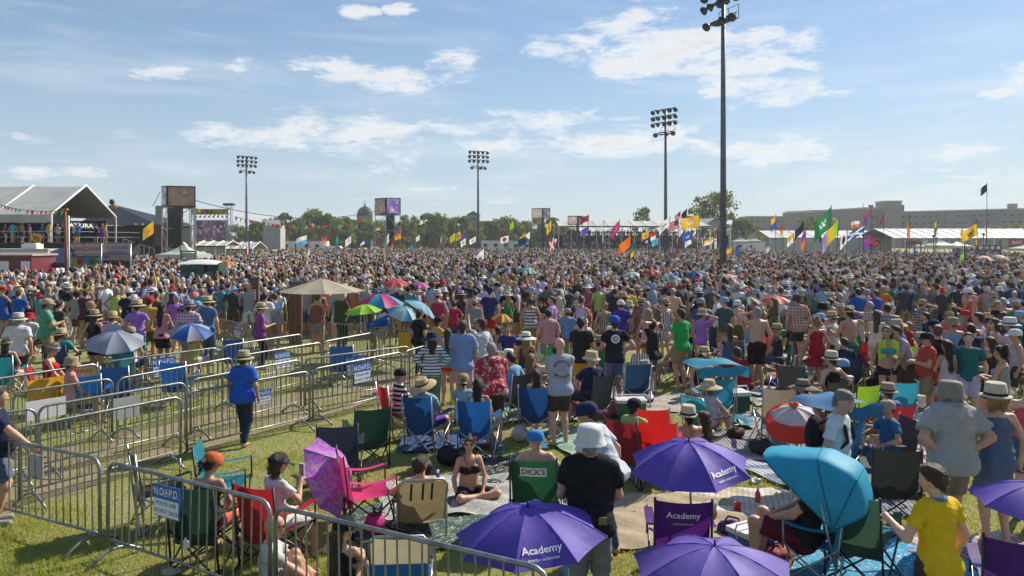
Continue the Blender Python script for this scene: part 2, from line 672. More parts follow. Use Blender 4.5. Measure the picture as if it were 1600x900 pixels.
MBARK = mat('bark', (.09, .065, .045), .9, 0, .3, 3, .5, 20)


def tree_meshes(seed, h, wid, nclump, nleaf, leaf, bare=.3, mi=0):
    r = random.Random(seed)
    g_ = np.random.default_rng(seed)
    tr = MB()
    tr.tube([(0, 0, 0), (r.uniform(-.1, .1), 0, h * .2), (r.uniform(-.3, .3), r.uniform(-.2, .2), h * .5), (r.uniform(-.4, .4), 0, h * .85)], [h * .028, h * .022, h * .015, h * .004], 7)
    cl_ = []
    for k in range(nclump):
        zz = r.uniform(bare, .95)
        rr = wid * .5 * math.sqrt(max(0.05, 1 - ((zz - .55) / .47) ** 2)) * r.uniform(.35, 1.0)
        a = r.uniform(0, 6.283)
        c = Vector((rr * math.cos(a), rr * math.sin(a), zz * h))
        cl_.append((c, r.uniform(.5, 1.15) * wid * .15))
        if k % 2 == 0:
            z0 = max(h * .18, c.z - h * r.uniform(.12, .3))
            tr.tube([(0, 0, z0), Vector((0, 0, z0)).lerp(c, .55) + Vector((0, 0, -.03 * h)), c], [h * .012, h * .007, h * .002], 5, False)
    vs, fs = [], []
    n = 0
    for c, rad in cl_:
        k = int(nleaf * r.uniform(.6, 1.3))
        p = g_.normal(size=(k, 3))
        p /= np.linalg.norm(p, axis=1)[:, None]
        p *= (rad * g_.uniform(.35, 1.1, (k, 1)))
        p[:, 2] *= .75
        p += np.array(c)
        a = g_.normal(size=(k, 3))
        a /= np.linalg.norm(a, axis=1)[:, None]
        b2 = np.cross(a, g_.normal(size=(k, 3)))
        b2 /= np.linalg.norm(b2, axis=1)[:, None]
        s = leaf * g_.uniform(.6, 1.35, (k, 1))
        q = np.stack([p - a * s, p - b2 * s * .55, p + a * s, p + b2 * s * .55], 1).reshape(-1, 3)
        vs.append(q)
        fs.append(np.arange(4 * k).reshape(k, 4) + n)
        n += 4 * k
    me = mesh_np('crown', np.concatenate(vs), np.concatenate(fs), False)
    me.materials.append(MLEAF[mi])
    return tr.mesh('trunk', MBARK), me


PROTO = [tree_meshes(1, 10, 9, 40, 85, .42, .16, 0), tree_meshes(2, 10, 11, 46, 80, .45, .14, 1), tree_meshes(3, 10, 8, 36, 85, .4, .18, 2), tree_meshes(4, 10, 12, 50, 80, .45, .12, 0),
         tree_meshes(5, 10, 10, 42, 65, .4, .2, 1)]


def tree(k, x, ytop, d, wpx, label, name='broadleaf_tree', group=None, rz=None):
    h = wz(ytop, d)
    t = empty(name, (wx(x, d), d, 0), random.uniform(0, 6) if rz is None else rz, label, 'tree', group)
    tm, cm = PROTO[k]
    wid = (9, 11, 8, 12, 10)[k]
    sxy = wpx * d / FPX / wid
    t.scale = (sxy, sxy, h / 10)
    link('trunk', tm, t)
    link('crown', cm, t)
    return t


TL = [(402, 346, 34), (428, 342, 36), (448, 333, 34), (470, 343, 40), (487, 327, 34), (506, 334, 36), (528, 340, 44), (550, 342, 40), (572, 345, 44), (598, 345, 40), (622, 347, 40),
      (640, 338, 36), (662, 333, 40), (682, 334, 36), (700, 343, 34), (718, 338, 40), (738, 349, 40), (760, 346, 36), (779, 343, 36), (797, 339, 36), (815, 346, 36), (835, 342, 40), (858, 340, 36), (874, 350, 32),
      (372, 352, 40), (340, 356, 40)]
for i, (x, yt, wpx) in enumerate(TL):
    near = min(((425, 'behind the white wrapped tower'), (487, 'above the long white trailer'), (528, 'behind the white van'), (570, 'beside the brown dome'), (604, 'behind the far video tower'), (662, 'between far video tower and mast'), (740, 'behind the mast by the gabled house'), (790, 'behind the pale trailers'), (845, 'behind the small video box'), (350, 'behind the video wall')), key=lambda q: abs(q[0] - x))[1]
    tree(i % 5, x, yt, 205 + (i * 37) % 30, wpx * 1.18, f"{'tall' if yt < 336 else 'low' if yt > 344 else 'middling'} {'broad' if wpx > 38 else 'slim' if wpx < 35 else 'rounded'} green tree {near}", group='tree row beyond the field')
for i in range(30):
    x = 385 + i * 17.5
    tree((i * 3 + 1) % 5, x, 362 - (i * 7) % 9, 238 + (i * 13) % 9, 34, 'low dark tree filling the back of the tree row', 'understorey_tree', 'low trees behind the tree row')
PROTO.append(tree_meshes(11, 10, 9, 46, 60, .3, .3, 1))
PROTO.append(tree_meshes(12, 10, 11, 22, 46, .36, .55, 2))


def big(k, x, yt, d, wpx, wid, label):
    t = empty('broadleaf_tree', (wx(x, d), d, 0), .8, label, 'tree')
    t.scale = (wpx * d / FPX / wid,) * 2 + (wz(yt, d) / 10,)
    link('trunk', PROTO[k][0], t)
    link('crown', PROTO[k][1], t)


big(5, 1114, 301, 185, 84, 9, 'tall airy tree behind the thick mast and the grandstand tent')
big(6, 1004, 325, 200, 46, 11, 'flat-topped dark tree rising just above the grandstand tent roof')
big(0, 1158, 341, 190, 36, 9, 'slim tree between the tall airy tree and the long grey block')
big(3, 1275, 338, 240, 62, 12, 'round tree in front of the long grey block, behind the green flag')
for i, (x, yt) in enumerate(((1576, 351), (1600, 349), (1180, 352))):
    big((3, 1, 0)[i], x, yt, 250, 40, 11, ('pale green tree before the right end of the grey block', 'second pale green tree before the right end of the grey block', 'low tree beside the white pop-up tents')[i])

# ---- long grey block on the right
MBLD = [mat('block_render', (.25, .215, .18), .85, 0, .06, .3), mat('block_render_blue', (.19, .185, .185), .85, 0, .06, .3), mat('block_parapet', (.5, .48, .44), .8, 0, .05, .3)]
MWIN = mat('far_window_glass', (.03, .035, .045), .25, 0, .3, .5)
bl = empty('apartment_block', (wx(1385, 320), 320, 0), 0, 'long grey multi-storey block with flat roofs and a square stair tower', 'building')
bx0 = bl.location.copy()


def blk(nm, x0, x1, yt, d0, d1, mt, dep=14, par=True):
    """a wing whose front runs from (x0,d0) to (x1,d1)"""
    a = Vector((wx(x0, d0), d0, 0)) - bx0
    b_ = Vector((wx(x1, d1), d1, 0)) - bx0
    z = wz(yt, d0)
    n = Vector((-(b_ - a).y, (b_ - a).x, 0)).normalized() * dep
    m = MB()
    m.poly([a, b_, b_ + n, a + n], (0, 0, z))
    o = m.build(nm, mt, bl)
    if par:
        n2_ = n.normalized() * .25
        MB().poly([a - n2_ + Vector((0, 0, z)), b_ - n2_ + Vector((0, 0, z)), b_ + n + Vector((0, 0, z)), a + n + Vector((0, 0, z))], (0, 0, .45)).build('parapet', MBLD[2], bl)
    return a, b_, z, o


win_me = MB().box((0, 0, 0), (1, .12, 1)).mesh('window', MWIN)
sill_me = MB().box((0, -.06, -.56), (1.1, .2, .1)).mesh('sill', MBLD[2])


def windows(a, b_, zs, n, w_, h_, u0=.04, u1=.96, skip=()):
    t = (b_ - a).normalized()
    ang = math.atan2(t.y, t.x)
    for z in zs:
        for i in range(n):
            if i in skip:
                continue
            p = a.lerp(b_, u0 + (u1 - u0) * i / max(1, n - 1))
            o = link('window', win_me, bl)
            o.location = p + Vector((0, 0, z))
            o.rotation_euler = (0, 0, ang)
            o.scale = (w_, 1, h_)
            link('sill', sill_me, o)


a, b_, z, o = blk('wing', 1168, 1230, 339, 350, 350, MBLD[1])
windows(a, b_, (z - 2.2, z - 5.2, z - 8.2), 6, 1.7, 1.1, .1, .9)
a, b_, z, o = blk('wing', 1228, 1273, 332, 325, 310, MBLD[0])
windows(a, b_, (z - 2.6, z - 5.6, z - 8.4), 2, 1.6, 1.1, .35, .62)
a, b_, z, o = blk('wing', 1273, 1340, 332, 310, 335, MBLD[1])
windows(a, b_, (z - 2.6, z - 5.4, z - 8.2), 9, 1.2, 1.5, .05, .95)
a, b_, z, o = blk('central_block', 1330, 1404, 327, 300, 305, MBLD[0], 24)
windows(a, b_, (z - 3.2, z - 6.0, z - 8.8), 5, 1.6, 1.0, .3, .86, (3,))
a, b_, z, o = blk('stair_tower', 1383, 1409, 315, 297, 297, MBLD[0], 8, False)
MB().poly([a + Vector((-.3, -.3, z)), b_ + Vector((.3, -.3, z)), b_ + Vector((.3, 8.2, z)), a + Vector((-.3, 8.2, z))], (0, 0, .4)).build('roof_slab', MBLD[2], bl)
blk('plant_room', 1346, 1382, 324, 310, 310, MBLD[1], 8, False)
for i, (x, yt, r_) in enumerate(((1349, 318, .12), (1372, 318, .12), (1359, 320, .5), (1363, 320, .5), (1411, 320, .5))):
    p = Vector((wx(x, 312), 312, 0)) - bx0
    MB().cyl(p + Vector((0, 0, 10)), p + Vector((0, 0, wz(yt, 312))), r_, n=8).build('roof_vent', M['dark_metal'], bl)
a, b_, z, o = blk('wing', 1404, 1680, 332, 305, 262, MBLD[1])
windows(a, b_, (z - 1.9, z - 4.5, z - 7.1), 23, 1.35, .85, .03, .98, (7, 13))
blk('stair_head', 1582, 1590, 318, 280, 280, MBLD[0], 3, False)


# ---- tents on the right
def ridge_tent(name, x0, x1, yr, ye, d, dep, label, cat='tent', bays=8, wall=True, wallmat='white_vinyl'):
    """long tent, ridge across the view; ye eave and yr ridge as seen at distance d"""
    X0, X1 = wx(x0, d), wx(x1, d)
    ze = wz(ye, d)
    zr = wz(yr, d + dep / 2)
    t = empty(name, ((X0 + X1) / 2, d, 0), 0, label, cat)
    L = (X1 - X0) / 2
    for i in range(bays):
        u0, u1 = -L + 2 * L * i / bays, -L + 2 * L * (i + 1) / bays
        g_ = .04

        def fn(u, v, u0=u0, u1=u1):
            sag = .06 * math.sin(math.pi * u) * 1.0
            if v < .5:
                return (u0 + g_ + (u1 - u0 - 2 * g_) * u, dep * v, ze + (zr - ze) * 2 * v - sag)
            return (u0 + g_ + (u1 - u0 - 2 * g_) * u, dep * v, zr + (ze - zr) * 2 * (v - .5) - sag)
        MB().grid(fn, 4, 8).build('roof_panel', M['white_vinyl'], t)
        if wall:
            MB().poly([(u0 + .05, .1, 0), (u1 - .05, .1, 0), (u1 - .05, .1, ze - .12), (u0 + .05, .1, ze - .12)], (0, .04, 0)).build('side_panel', M[wallmat], t)
    for i in range(bays + 1):
        u = -L + 2 * L * i / bays
        m = MB()
        m.tube([(u, .03, 0), (u, .03, ze + .02), (u, dep / 2, zr + .03), (u, dep - .03, ze + .02), (u, dep - .03, 0)], .07, 5)
        m.build('frame', M['white_paint'], t)
    MB().box((0, -.02, ze - .06), (2 * L, .1, .14)).build('eave_beam', M['dark_metal'], t)
    return t, L, ze, zr


ridge_tent('long_tent', 1203, 1393, 360, 371.5, 150, 14, 'long white tent with side walls in front of the grey block')
ridge_tent('long_tent', 1397, 1640, 357, 372, 140, 16, 'long cream-white tent with open front beside the peaked tents', bays=14, wall=False)


def peak_tent(x0, x1, yp, ye, d, label, mt='white_vinyl', legs=True, vz=.35, name='peaked_tent', group=None):
    X0, X1 = wx(x0, d), wx(x1, d)
    w_ = X1 - X0
    zp, ze = wz(yp, d), wz(ye, d)
    t = empty(name, ((X0 + X1) / 2, d, 0), 0, label, 'tent', group)
    h_ = w_ / 2
    cs = [(-h_, -h_), (h_, -h_), (h_, h_), (-h_, h_)]
    for k in range(4):
        a, b2 = Vector(cs[k] + (ze,)), Vector(cs[(k + 1) % 4] + (ze,))
        top = Vector((0, 0, zp))

        def fn(u, v, a=a, b2=b2, top=top):
            p = a.lerp(b2, u).lerp(top, v)
            p.z -= .22 * (zp - ze) * math.sin(math.pi * v)
            return p
        MB().grid(fn, 4, 5).build('roof_panel', M[mt], t)
        MB().poly([a, b2, b2 - Vector((0, 0, vz)), a - Vector((0, 0, vz))]).build('valance', M[mt], t)
    if legs:
        for c in cs:
            MB().cyl((c[0] * .97, c[1] * .97, 0), (c[0] * .97, c[1] * .97, ze), .04, n=6).build('leg', M['white_paint'], t)
    return t


M['cream_vinyl'] = mat('cream_vinyl', (.55, .5, .4), .6, 0, .08, .8)
peak_tent(1452, 1484, 371, 383, 118, 'cream peaked tent with tall point by the long cream-white tent', 'cream_vinyl')
peak_tent(1433, 1456, 372, 384, 122, 'smaller cream peaked tent tucked beside the taller cream one', 'cream_vinyl')
peak_tent(1478, 1512, 377, 384, 120, 'low cream tent at the foot of the tall peaked tent', 'cream_vinyl')
peak_tent(1145, 1168, 368, 377, 120, 'white pop-up tent beside the thick mast, open at the sides')
peak_tent(1166, 1186, 367, 376, 124, 'white pop-up tent, the one nearer the grey block')
peak_tent(1586, 1625, 380, 388, 112, 'white tent roof below the red shop sign')
t = empty('booth_row', (wx(1532, 130), 130, 0), 0, 'row of dark blue booths with round white emblems on their fascia', 'booth')
MB().box((0, 1, 1.25), (7.2, 2, 2.5)).build('wall', M['navy_vinyl'], t)
for i in range(7):
    MB().lathe([(.001, 0), (.32, 0), (.32, .05), (.001, .05)], 12, Matrix.Translation((-3 + i, -.02, 2.0)) @ Matrix.Rotation(R(90), 4, 'X')).build('emblem', M['white_letter'], t)
t = empty('shop_sign', (wx(1592, 125), 125, 0), 0, 'red fascia sign with white capitals beside the blue booths', 'sign')
MB().box((0, 0, 2.9), (3.2, .15, .95)).build('panel', mat('red_panel', (.35, .03, .04), .5), t)
MB().box((-2.2, .05, 2.8), (1.0, .15, 1.1)).build('panel', M['grey_vinyl'], t)
text_on('BASC', .75, lambda x, y: (x - .25, -.09, 2.9 + y)).build('lettering', M['white_letter'], t)
for s_ in (-1.4, 1.4):
    MB().cyl((s_, .1, 0), (s_, .1, 2.5), .06).build('post', M['dark_metal'], t)
t = empty('timber_sign_frame', (wx(1428, 110), 110, 0), 0, 'low brown timber gateway beam on posts by the cream peaked tents', 'gateway')
MB().box((0, 0, wz(378, 110) - .1), (2.2, .2, .45)).build('beam', M['wood'], t)
for s_ in (-1, 1):
    MB().cyl((s_, 0, 0), (s_, 0, wz(378, 110) - .3), .1).build('post', M['wood'], t)
for x, yt, d, lb in ((1459, 369, 100, 'wooden box on a pole in front of the cream peaked tent'), (1537, 366, 100, 'wooden box on a pole in front of the blue booths')):
    t = empty('speaker_pole', (wx(x, d), d, 0), 0, lb, 'speaker pole')
    MB().cyl((0, 0, 0), (0, 0, wz(yt, d)), .07).build('pole', M['wood'], t)
    MB().box((0, 0, wz(yt, d)), (.26, .26, .3)).build('box', M['dark_metal'], t)

# ---- grandstand tent
t, L, ze, zr = ridge_tent('grandstand_tent', 873, 1110, 345, 353, 140, 15, 'long white-roofed grandstand tent packed with spectators behind the flags', 'grandstand', 12, False)
m = MB()
for k in range(5):
    m.box((0, 3 + 2.2 * k, .35 + .35 * k), (2 * L - 1, 2.2, .7 + .7 * k))
m.build('bleachers', M['dark_metal'], t)
MB().poly([(-L + .2, 14.6, 0), (L - .2, 14.6, 0), (L - .2, 14.6, ze * .72), (-L + .2, 14.6, ze * .72)], (0, .05, 0)).build('back_cloth', M['black_cloth'], t)
t2 = empty('gabled_marquee', (wx(1118, 146), 146, 0), 0, 'grey-gabled marquee adjoining the grandstand tent beside the thick mast', 'tent')
hw_ = 2.9
ze2, zp2 = wz(356, 146), wz(340.5, 146)
for s_ in (-1, 1):
    MB().poly([(s_ * hw_, 0, ze2), (0, 0, zp2), (0, 14, zp2), (s_ * hw_, 14, ze2)], (0, 0, .05)).build('roof_panel', M['white_vinyl'], t2)
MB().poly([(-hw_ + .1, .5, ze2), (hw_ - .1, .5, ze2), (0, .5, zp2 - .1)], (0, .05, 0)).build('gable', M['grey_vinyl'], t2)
for s_ in (-1, 1):
    MB().cyl((s_ * hw_ * .97, .1, 0), (s_ * hw_ * .97, .1, ze2), .09).build('leg', M['white_paint'], t2)


# ---- video towers
def video_box(name, x0, xm, x1, yt, yb, d, label, sm, tower=True, seed=0, post=False):
    X0, Xm, X1 = wx(x0, d), wx(xm, d), wx(x1, d)
    zt, zb = wz(yt, d), wz(yb, d)
    t = empty(name, (Xm, d, 0), 0, label, 'video screen')
    wl, wr = Xm - X0, X1 - Xm
    cor = [Vector((-wl, wl * .9, 0)), Vector((0, 0, 0)), Vector((wr, wr * .35, 0)), Vector((wr - wl, wr * .35 + wl * .9 + .6, 0))]
    m = MB()
    m.poly([c + Vector((0, 0, zb)) for c in cor], (0, 0, zt - zb))
    m.build('cabinet', M['black'], t)
    for k in (0, 1):
        a, b2 = cor[k], cor[k + 1]
        n = Vector(((b2 - a).y, -(b2 - a).x, 0)).normalized() * .05
        e = (b2 - a).normalized() * .15
        MB().poly([a + n + e + Vector((0, 0, zb + .15)), b2 + n - e + Vector((0, 0, zb + .15)), b2 + n - e + Vector((0, 0, zt - .15)), a + n + e + Vector((0, 0, zt - .15))]).build('screen', sm[k], t)
    if tower:
        m = MB()
        b0 = [c * .96 + Vector((0, .1, 0)) for c in cor]
        zs = np.linspace(0, zb, 4)
        for c in b0:
            m.cyl(c, c + Vector((0, 0, zb)), .07, n=5)
        fr = m.build('scaffold_legs', M['chrome'], t)
        for i in range(3):
            for k in range(4):
                a, b2 = b0[k], b0[(k + 1) % 4]
                q = MB()
                q.cyl(a + Vector((0, 0, zs[i + 1] - .1)), b2 + Vector((0, 0, zs[i + 1] - .1)), .045, n=5)
                if (i + k) % 2:
                    a, b2 = b2, a
                q.cyl(a + Vector((0, 0, zs[i])), b2 + Vector((0, 0, zs[i + 1])), .045, n=5)
                q.build('scaffold_brace', M['chrome'], t)
        MB().box((wr * .25, wl * .5, zb * .66), (wr * .55, wl * .5, zb * .66)).build('speaker_stack', M['black'], t)
    if post:
        MB().box((0, .5, zb / 2), (.5, .5, zb)).build('post', M['dark_metal'], t)
    return t


SM = [screen_mat('screen_crowd', 2, (.1, .07, .06), (.2, .12, .08), (.22, .2, .2), .45), screen_mat('screen_side', 5, (.06, .08, .1), (.25, .26, .28), (.5, .5, .5), .5),
      screen_mat('screen_blue', 9, (.06, .05, .2), (.25, .14, .3), (.5, .35, .35), 1), screen_mat('screen_stage', 14, (.12, .09, .06), (.05, .05, .06), (.4, .2, .2), .8),
      screen_mat('screen_player', 23, (.025, .018, .04), (.07, .045, .08), (.3, .14, .17), .9), screen_mat('screen_tan', 30, (.35, .25, .2), (.2, .2, .22), (.5, .4, .35), .8)]
vt = video_box('video_tower', 246, 261, 300, 290, 323, 88, 'twin-faced video box on scaffold tower beside the dark stage', (SM[1], SM[0]))
MB().box((-1.9, 2.2, wz(335, 88)), (.9, .08, 2.2)).build('side_banner', M['grey_vinyl'], vt)
video_box('video_tower', 582, 603, 625, 309, 335, 120, 'twin-faced video box on scaffold tower in front of the trees', (SM[3], SM[2]))
video_box('video_post', 831, 848, 860, 325, 341, 150, 'small twin video box on a dark post behind the yellow flag', (SM[5], SM[1]), False, post=True)
video_box('video_post', 888, 903, 911, 337, 351, 138, 'small twin video box on a dark post at the end of the grandstand tent', (SM[5], SM[1]), False, post=True)
t = empty('video_wall', (wx(328, 108), 108, 0), 0, 'large flat video wall under a yellow truss beside the scaffold tower', 'video screen')
w_, z0, z1 = (353 - 303) * 108 / FPX, wz(377, 108), wz(344, 108)
MB().box((0, .3, (z0 + z1) / 2), (w_, .5, z1 - z0)).build('cabinet', M['black'], t)
MB().poly([(-w_ / 2 + .08, .03, z0 + .08), (w_ / 2 - .08, .03, z0 + .08), (w_ / 2 - .08, .03, z1 - .08), (-w_ / 2 + .08, .03, z1 - .08)]).build('screen', SM[4], t)
for s_ in (-1, 1):
    MB().cyl((s_ * w_ * .42, .4, 0), (s_ * w_ * .42, .4, z0), .1).build('post', M['dark_metal'], t)
# truss bridge with banner
t = empty('truss_bridge', (wx(330, 104), 104, 0), 0, 'lighting truss with yellow-green banner between scaffold tower and truss column', 'truss')
zt = wz(331, 104)
xl, xr = wx(300, 104) - t.location.x, wx(358, 104) - t.location.x
MB().box(((xl + xr) / 2, -.3, zt), (xr - xl, .06, .75)).build('banner', mat('yellow_green_banner', (.32, .3, .05), .7, 0, .5, 2.5), t)
m = MB()
for dy in (-.25, .25):
    for dz in (-.3, .3):
        m.cyl((xl, dy, zt + dz), (xr, dy, zt + dz), .05, n=5)
n_ = 12
for i in range(n_):
    u0, u1 = xl + (xr - xl) * i / n_, xl + (xr - xl) * (i + 1) / n_
    m.cyl((u0, -.25, zt - .3), (u1, -.25, zt + .3), .03, n=4)
m.build('truss', M['chrome'], t)
for u in (xl + .1, xr):
    m = MB()
    for dx in (-.3, .3):
        for dy in (-.3, .3):
            m.cyl((u + dx, dy, 0), (u + dx, dy, zt + .8), .05, n=5)
    for i in range(10):
        z = zt * i / 9
        m.cyl((u - .3, -.3, z), (u + .3, -.3, min(zt + .8, z + .7)), .03, n=4)
    m.build('truss_column', M['chrome'], t)
MB().box((xr, 0, zt + 1.0), (1.3, 1.0, .3)).build('hoist_head', M['dark_metal'], t)
for i in range(8):
    MB().lathe([(.001, .12), (.1, .1), (.14, -.15), (.001, -.12)], 8, Matrix.Translation((xl + .6 + i * .6, -.2, zt - .62))).build('stage_lamp', M['black'], t)

# ---- stage
M['stage_roof'] = mat('stage_roof_vinyl', (.006, .01, .026), .6, 0, .2, .7)
t = empty('main_stage', (wx(190, 100), 100, 0), 0, 'dark stage with sloping navy roof bearing a sun emblem', 'stage')
ox = t.location.x
ap = Vector((wx(175, 108) - ox, 4, wz(319, 108)))
ev = [Vector((wx(120, 100) - ox, 0, wz(350, 100))), Vector((wx(249, 100) - ox, 0, wz(352, 100))), Vector((wx(249, 100) - ox, 14, wz(352, 100))), Vector((wx(120, 100) - ox, 14, wz(350, 100)))]
for k in range(4):
    MB().poly([ev[k], ev[(k + 1) % 4], ap + Vector((0, 4, 0))]).build('roof_panel', M['stage_roof'], t)
MB().box((wx(195, 100) - ox, 6, 2.6), (8.6, 9, 5.2)).build('stage_house', M['black_cloth'], t)
MB().box((wx(238, 96) - ox, -1.2, wz(366, 100)), (1.9, .15, 2.9)).build('scrim', mat('printed_scrim', (.16, .06, .04), .8, 0, .5, 1.2), t)
pz = ev[0].lerp(ev[1], .5)
MB().lathe([(.001, 0), (.5, 0), (.5, .04), (.001, .04)], 14, Matrix.Translation(ev[0].lerp(ev[1], .56).lerp(ap + Vector((0, 4, 0)), .78) + Vector((0, -.12, .1))) @ Matrix.Rotation(R(62), 4, 'X')).build('emblem', mat('orange_emblem', (.5, .16, .03), .6), t)
MB().lathe([(.001, .4), (.3, .35), (.35, 0), (.3, -.3), (.001, -.35)], 12, Matrix.Translation(ap + Vector((0, 4, .3)))).build('roof_ornament', M['black'], t)
for i, x in enumerate((212, 223)):
    MB().lathe([(.001, 0), (.13, 0), (.13, .05), (.001, .05)], 10, Matrix.Translation(P(x, 350.5, 99.6) - Vector((ox, 100, 0))) @ Matrix.Rotation(R(90), 4, 'X')).build('stage_lamp', M['white_letter'], t)
m = MB()
for i in range(7):
    p = P(193 + i * 8, 373 + i * 2.6, 90) - Vector((ox, 100, 0))
    m.cyl((p.x, p.y, 0), p, .04, n=5)
m.tube([P(193, 373, 90) - Vector((ox, 100, 0)), P(241, 388.6, 90) - Vector((ox, 100, 0))], .06, 5)
m.build('ramp_rail', M['chrome'], t)

# ---- hospitality pavilion
t = empty('pavilion', (-40.8, 68, 0), 0, 'white-roofed pavilion on a raised black terrace with guests along the rail', 'pavilion')
ze, zp = 5.72, 8.5
for i in range(5):
    u0, u1 = -5.0 * i - .03, -5.0 * (i + 1) + .03
    for (y0, y1, za, zb) in ((-.3, 5.5, ze - .1, zp), (11.3, 5.5, ze - .1, zp)):
        def fn(u, v):
            return (u0 + (u1 - u0) * u, y0 + (y1 - y0) * v, za + (zb - za) * v - .07 * math.sin(math.pi * u))
        MB().grid(fn, 4, 6).build('roof_panel', M['white_vinyl'], t)
    MB().poly([(u0, -.3, ze - .12), (u1, -.3, ze - .12), (u1, -.3, ze - .85), (u0, -.3, ze - .85)], (0, .03, 0)).build('valance', M['white_vinyl'], t)
for i in range(6):
    u = -5.0 * i
    m = MB()
    m.tube([(u, 0, 0), (u, 0, ze), (u, 5.5, zp + .06), (u, 11, ze), (u, 11, 0)], .13 if i == 0 else .09, 6)
    m.build('frame', M['white_paint'], t)
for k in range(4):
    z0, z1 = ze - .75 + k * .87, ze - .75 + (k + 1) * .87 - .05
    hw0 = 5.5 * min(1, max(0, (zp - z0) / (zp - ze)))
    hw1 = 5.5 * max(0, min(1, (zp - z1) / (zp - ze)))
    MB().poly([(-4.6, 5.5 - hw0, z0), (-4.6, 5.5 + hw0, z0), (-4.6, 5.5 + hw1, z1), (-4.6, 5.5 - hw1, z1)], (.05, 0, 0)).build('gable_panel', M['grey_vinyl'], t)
MB().box((-15, 5.5, 1.55), (34, 13.5, 3.1)).build('terrace', M['black_cloth'], t)
MB().box((-16, 11.2, 4.2), (30, .2, 2.2)).build('back_wall', M['black_cloth'], t)
MB().box((-1.1, 6.5, 4.72), (.1, 6.5, .62)).build('sign_band', M['black'], t)
text_on('ACURA', 1.0, lambda x, y: (-1.03, 6.6 + x * 1.25, 4.72 + y * .55)).build('lettering', M['white_letter'], t)
for k in range(14):
    x = 1.8 - k * 2.3
    MB().cyl((x, -1.0, 3.1), (x, -1.0, 4.1), .035, n=5).build('rail_post', M['chrome'], t)
for z in (3.6, 4.1):
    MB().cyl((2.0, -1.0, z), (-30, -1.0, z), .03, n=5).build('rail', M['chrome'], t)
    MB().cyl((2.0, -1.0, z), (2.0, 12, z), .03, n=5).build('rail', M['chrome'], t)
t = empty('placard', P(57, 372, 66.4), 0, 'orange square placard hung askew on the terrace rail', 'sign')
rm = Matrix.Rotation(R(18), 3, 'Y')
MB().box((0, 0, 0), (.8, .05, .72), rm).build('board', mat('orange_board', (.6, .32, .03), .6), t)
MB().box((0, -.04, .1), (.55, .02, .06), rm).box((0, -.04, -.03), (.6, .02, .06), rm).box((0, -.04, -.15), (.5, .02, .06), rm).build('print', M['black_letter'], t)

# ---- stalls under the terrace
t = empty('banner_stall', (wx(132, 50), 50, 0), 0, 'stall with white BANDANA banner and coloured cloths hung below', 'stall')
for x in (107, 158):
    MB().cyl((wx(x, 50) - wx(132, 50), 0, 0), (wx(x, 50) - wx(132, 50), 0, 3.12), .05).build('post', M['chrome'], t)
MB().box((0, .6, 2.25), (2.05, 1.0, .1)).build('shelf', M['navy_vinyl'], t)
MB().box((0, -.06, 2.78), (2.06, .05, .58)).build('banner', M['white_vinyl'], t)
text_on('BANDANA', .36, lambda x, y: (.25 + x * 1.02, -.1, 2.78 + y * 1.15)).build('lettering', M['red_letter'], t)
MB().poly([(-1.0, -.095, 2.55), (-.55, -.095, 2.55), (-.9, -.095, 3.0)]).build('corner_print', M['black_letter'], t)
for i, c in enumerate(((.3, .45, .06), (.4, .05, .07), (.08, .25, .5), (.03, .2, .06), (.05, .3, .1))):
    MB().grid(lambda u, v: (-.85 + i * .38 + .36 * u, -.02 + .03 * math.sin(9 * u), 1.75 + .42 * v), 4, 3).build('hanging_cloth', M['flag'], t, c)
t = empty('banner_stall', (wx(182, 51), 51, 0), 0, 'stall with white PLANET CHAIRS banner over a navy counter', 'stall')
for x in (160, 204):
    MB().cyl((wx(x, 51) - wx(182, 51), 0, 0), (wx(x, 51) - wx(182, 51), 0, 3.12), .05).build('post', M['chrome'], t)
MB().box((0, -.06, 2.78), (1.75, .05, .58)).build('banner', M['white_vinyl'], t)
text_on('PLANET', .24, lambda x, y: (-.22 + x * .95, -.1, 2.84 + y * 1.4)).build('lettering', M['red_letter'], t)
text_on('CHAIRS', .24, lambda x, y: (.5 + x * .75, -.1, 2.84 + y * 1.4)).build('lettering', M['blue_letter'], t)
MB().box((.05, -.1, 2.6), (1.1, .01, .04)).build('lettering', M['black_letter'], t)
MB().box((0, .4, 1.55), (1.75, .8, .9)).build('counter', M['navy_vinyl'], t)
MB().poly([(-.95, -.3, 2.42), (.95, -.3, 2.42), (.95, 1.0, 2.5), (-.95, 1.0, 2.5)], (0, 0, .05)).build('awning', M['navy_vinyl'], t)
t = empty('canopy_tent', (wx(80, 46), 46, 0), 0, 'dark blue sloping canopy between the maroon trailer and the banner stall', 'tent')
ox = t.location.x
a, b_, c_, d_ = P(48, 411, 46), P(104, 411, 46), P(103, 386, 48), P(86, 390, 48)
o_ = Vector((ox, 46, 0))
MB().poly([a - o_, b_ - o_, c_ - o_, d_ - o_]).build('roof_panel', M['navy_vinyl'], t)
MB().poly([a - o_, b_ - o_, b_ - o_ - Vector((0, 0, .3)), a - o_ - Vector((0, 0, .3))]).build('valance', M['navy_vinyl'], t)
for q in (a, b_):
    MB().cyl((q.x - ox, 0, 0), (q.x - ox, 0, q.z), .04).build('leg', M['chrome'], t)
MMAR = mat('maroon_panel', (.16, .025, .04), .45, 0, .1, 1)
t = empty('food_trailer', (wx(20, 44), 44, 0), 0, 'maroon food trailer with pale menu boards and white roof lip', 'trailer')
w0, w1 = wx(-40, 44) - wx(20, 44), wx(49, 44) - wx(20, 44)
MB().box(((w0 + w1) / 2, 1.2, 1.45), (w1 - w0, 2.4, 2.0)).build('body', MMAR, t)
MB().box(((w0 + w1) / 2, 1.1, 2.5), (w1 - w0 + .2, 2.7, .1)).build('roof', mat('rose_roof', (.45, .3, .28), .6), t)
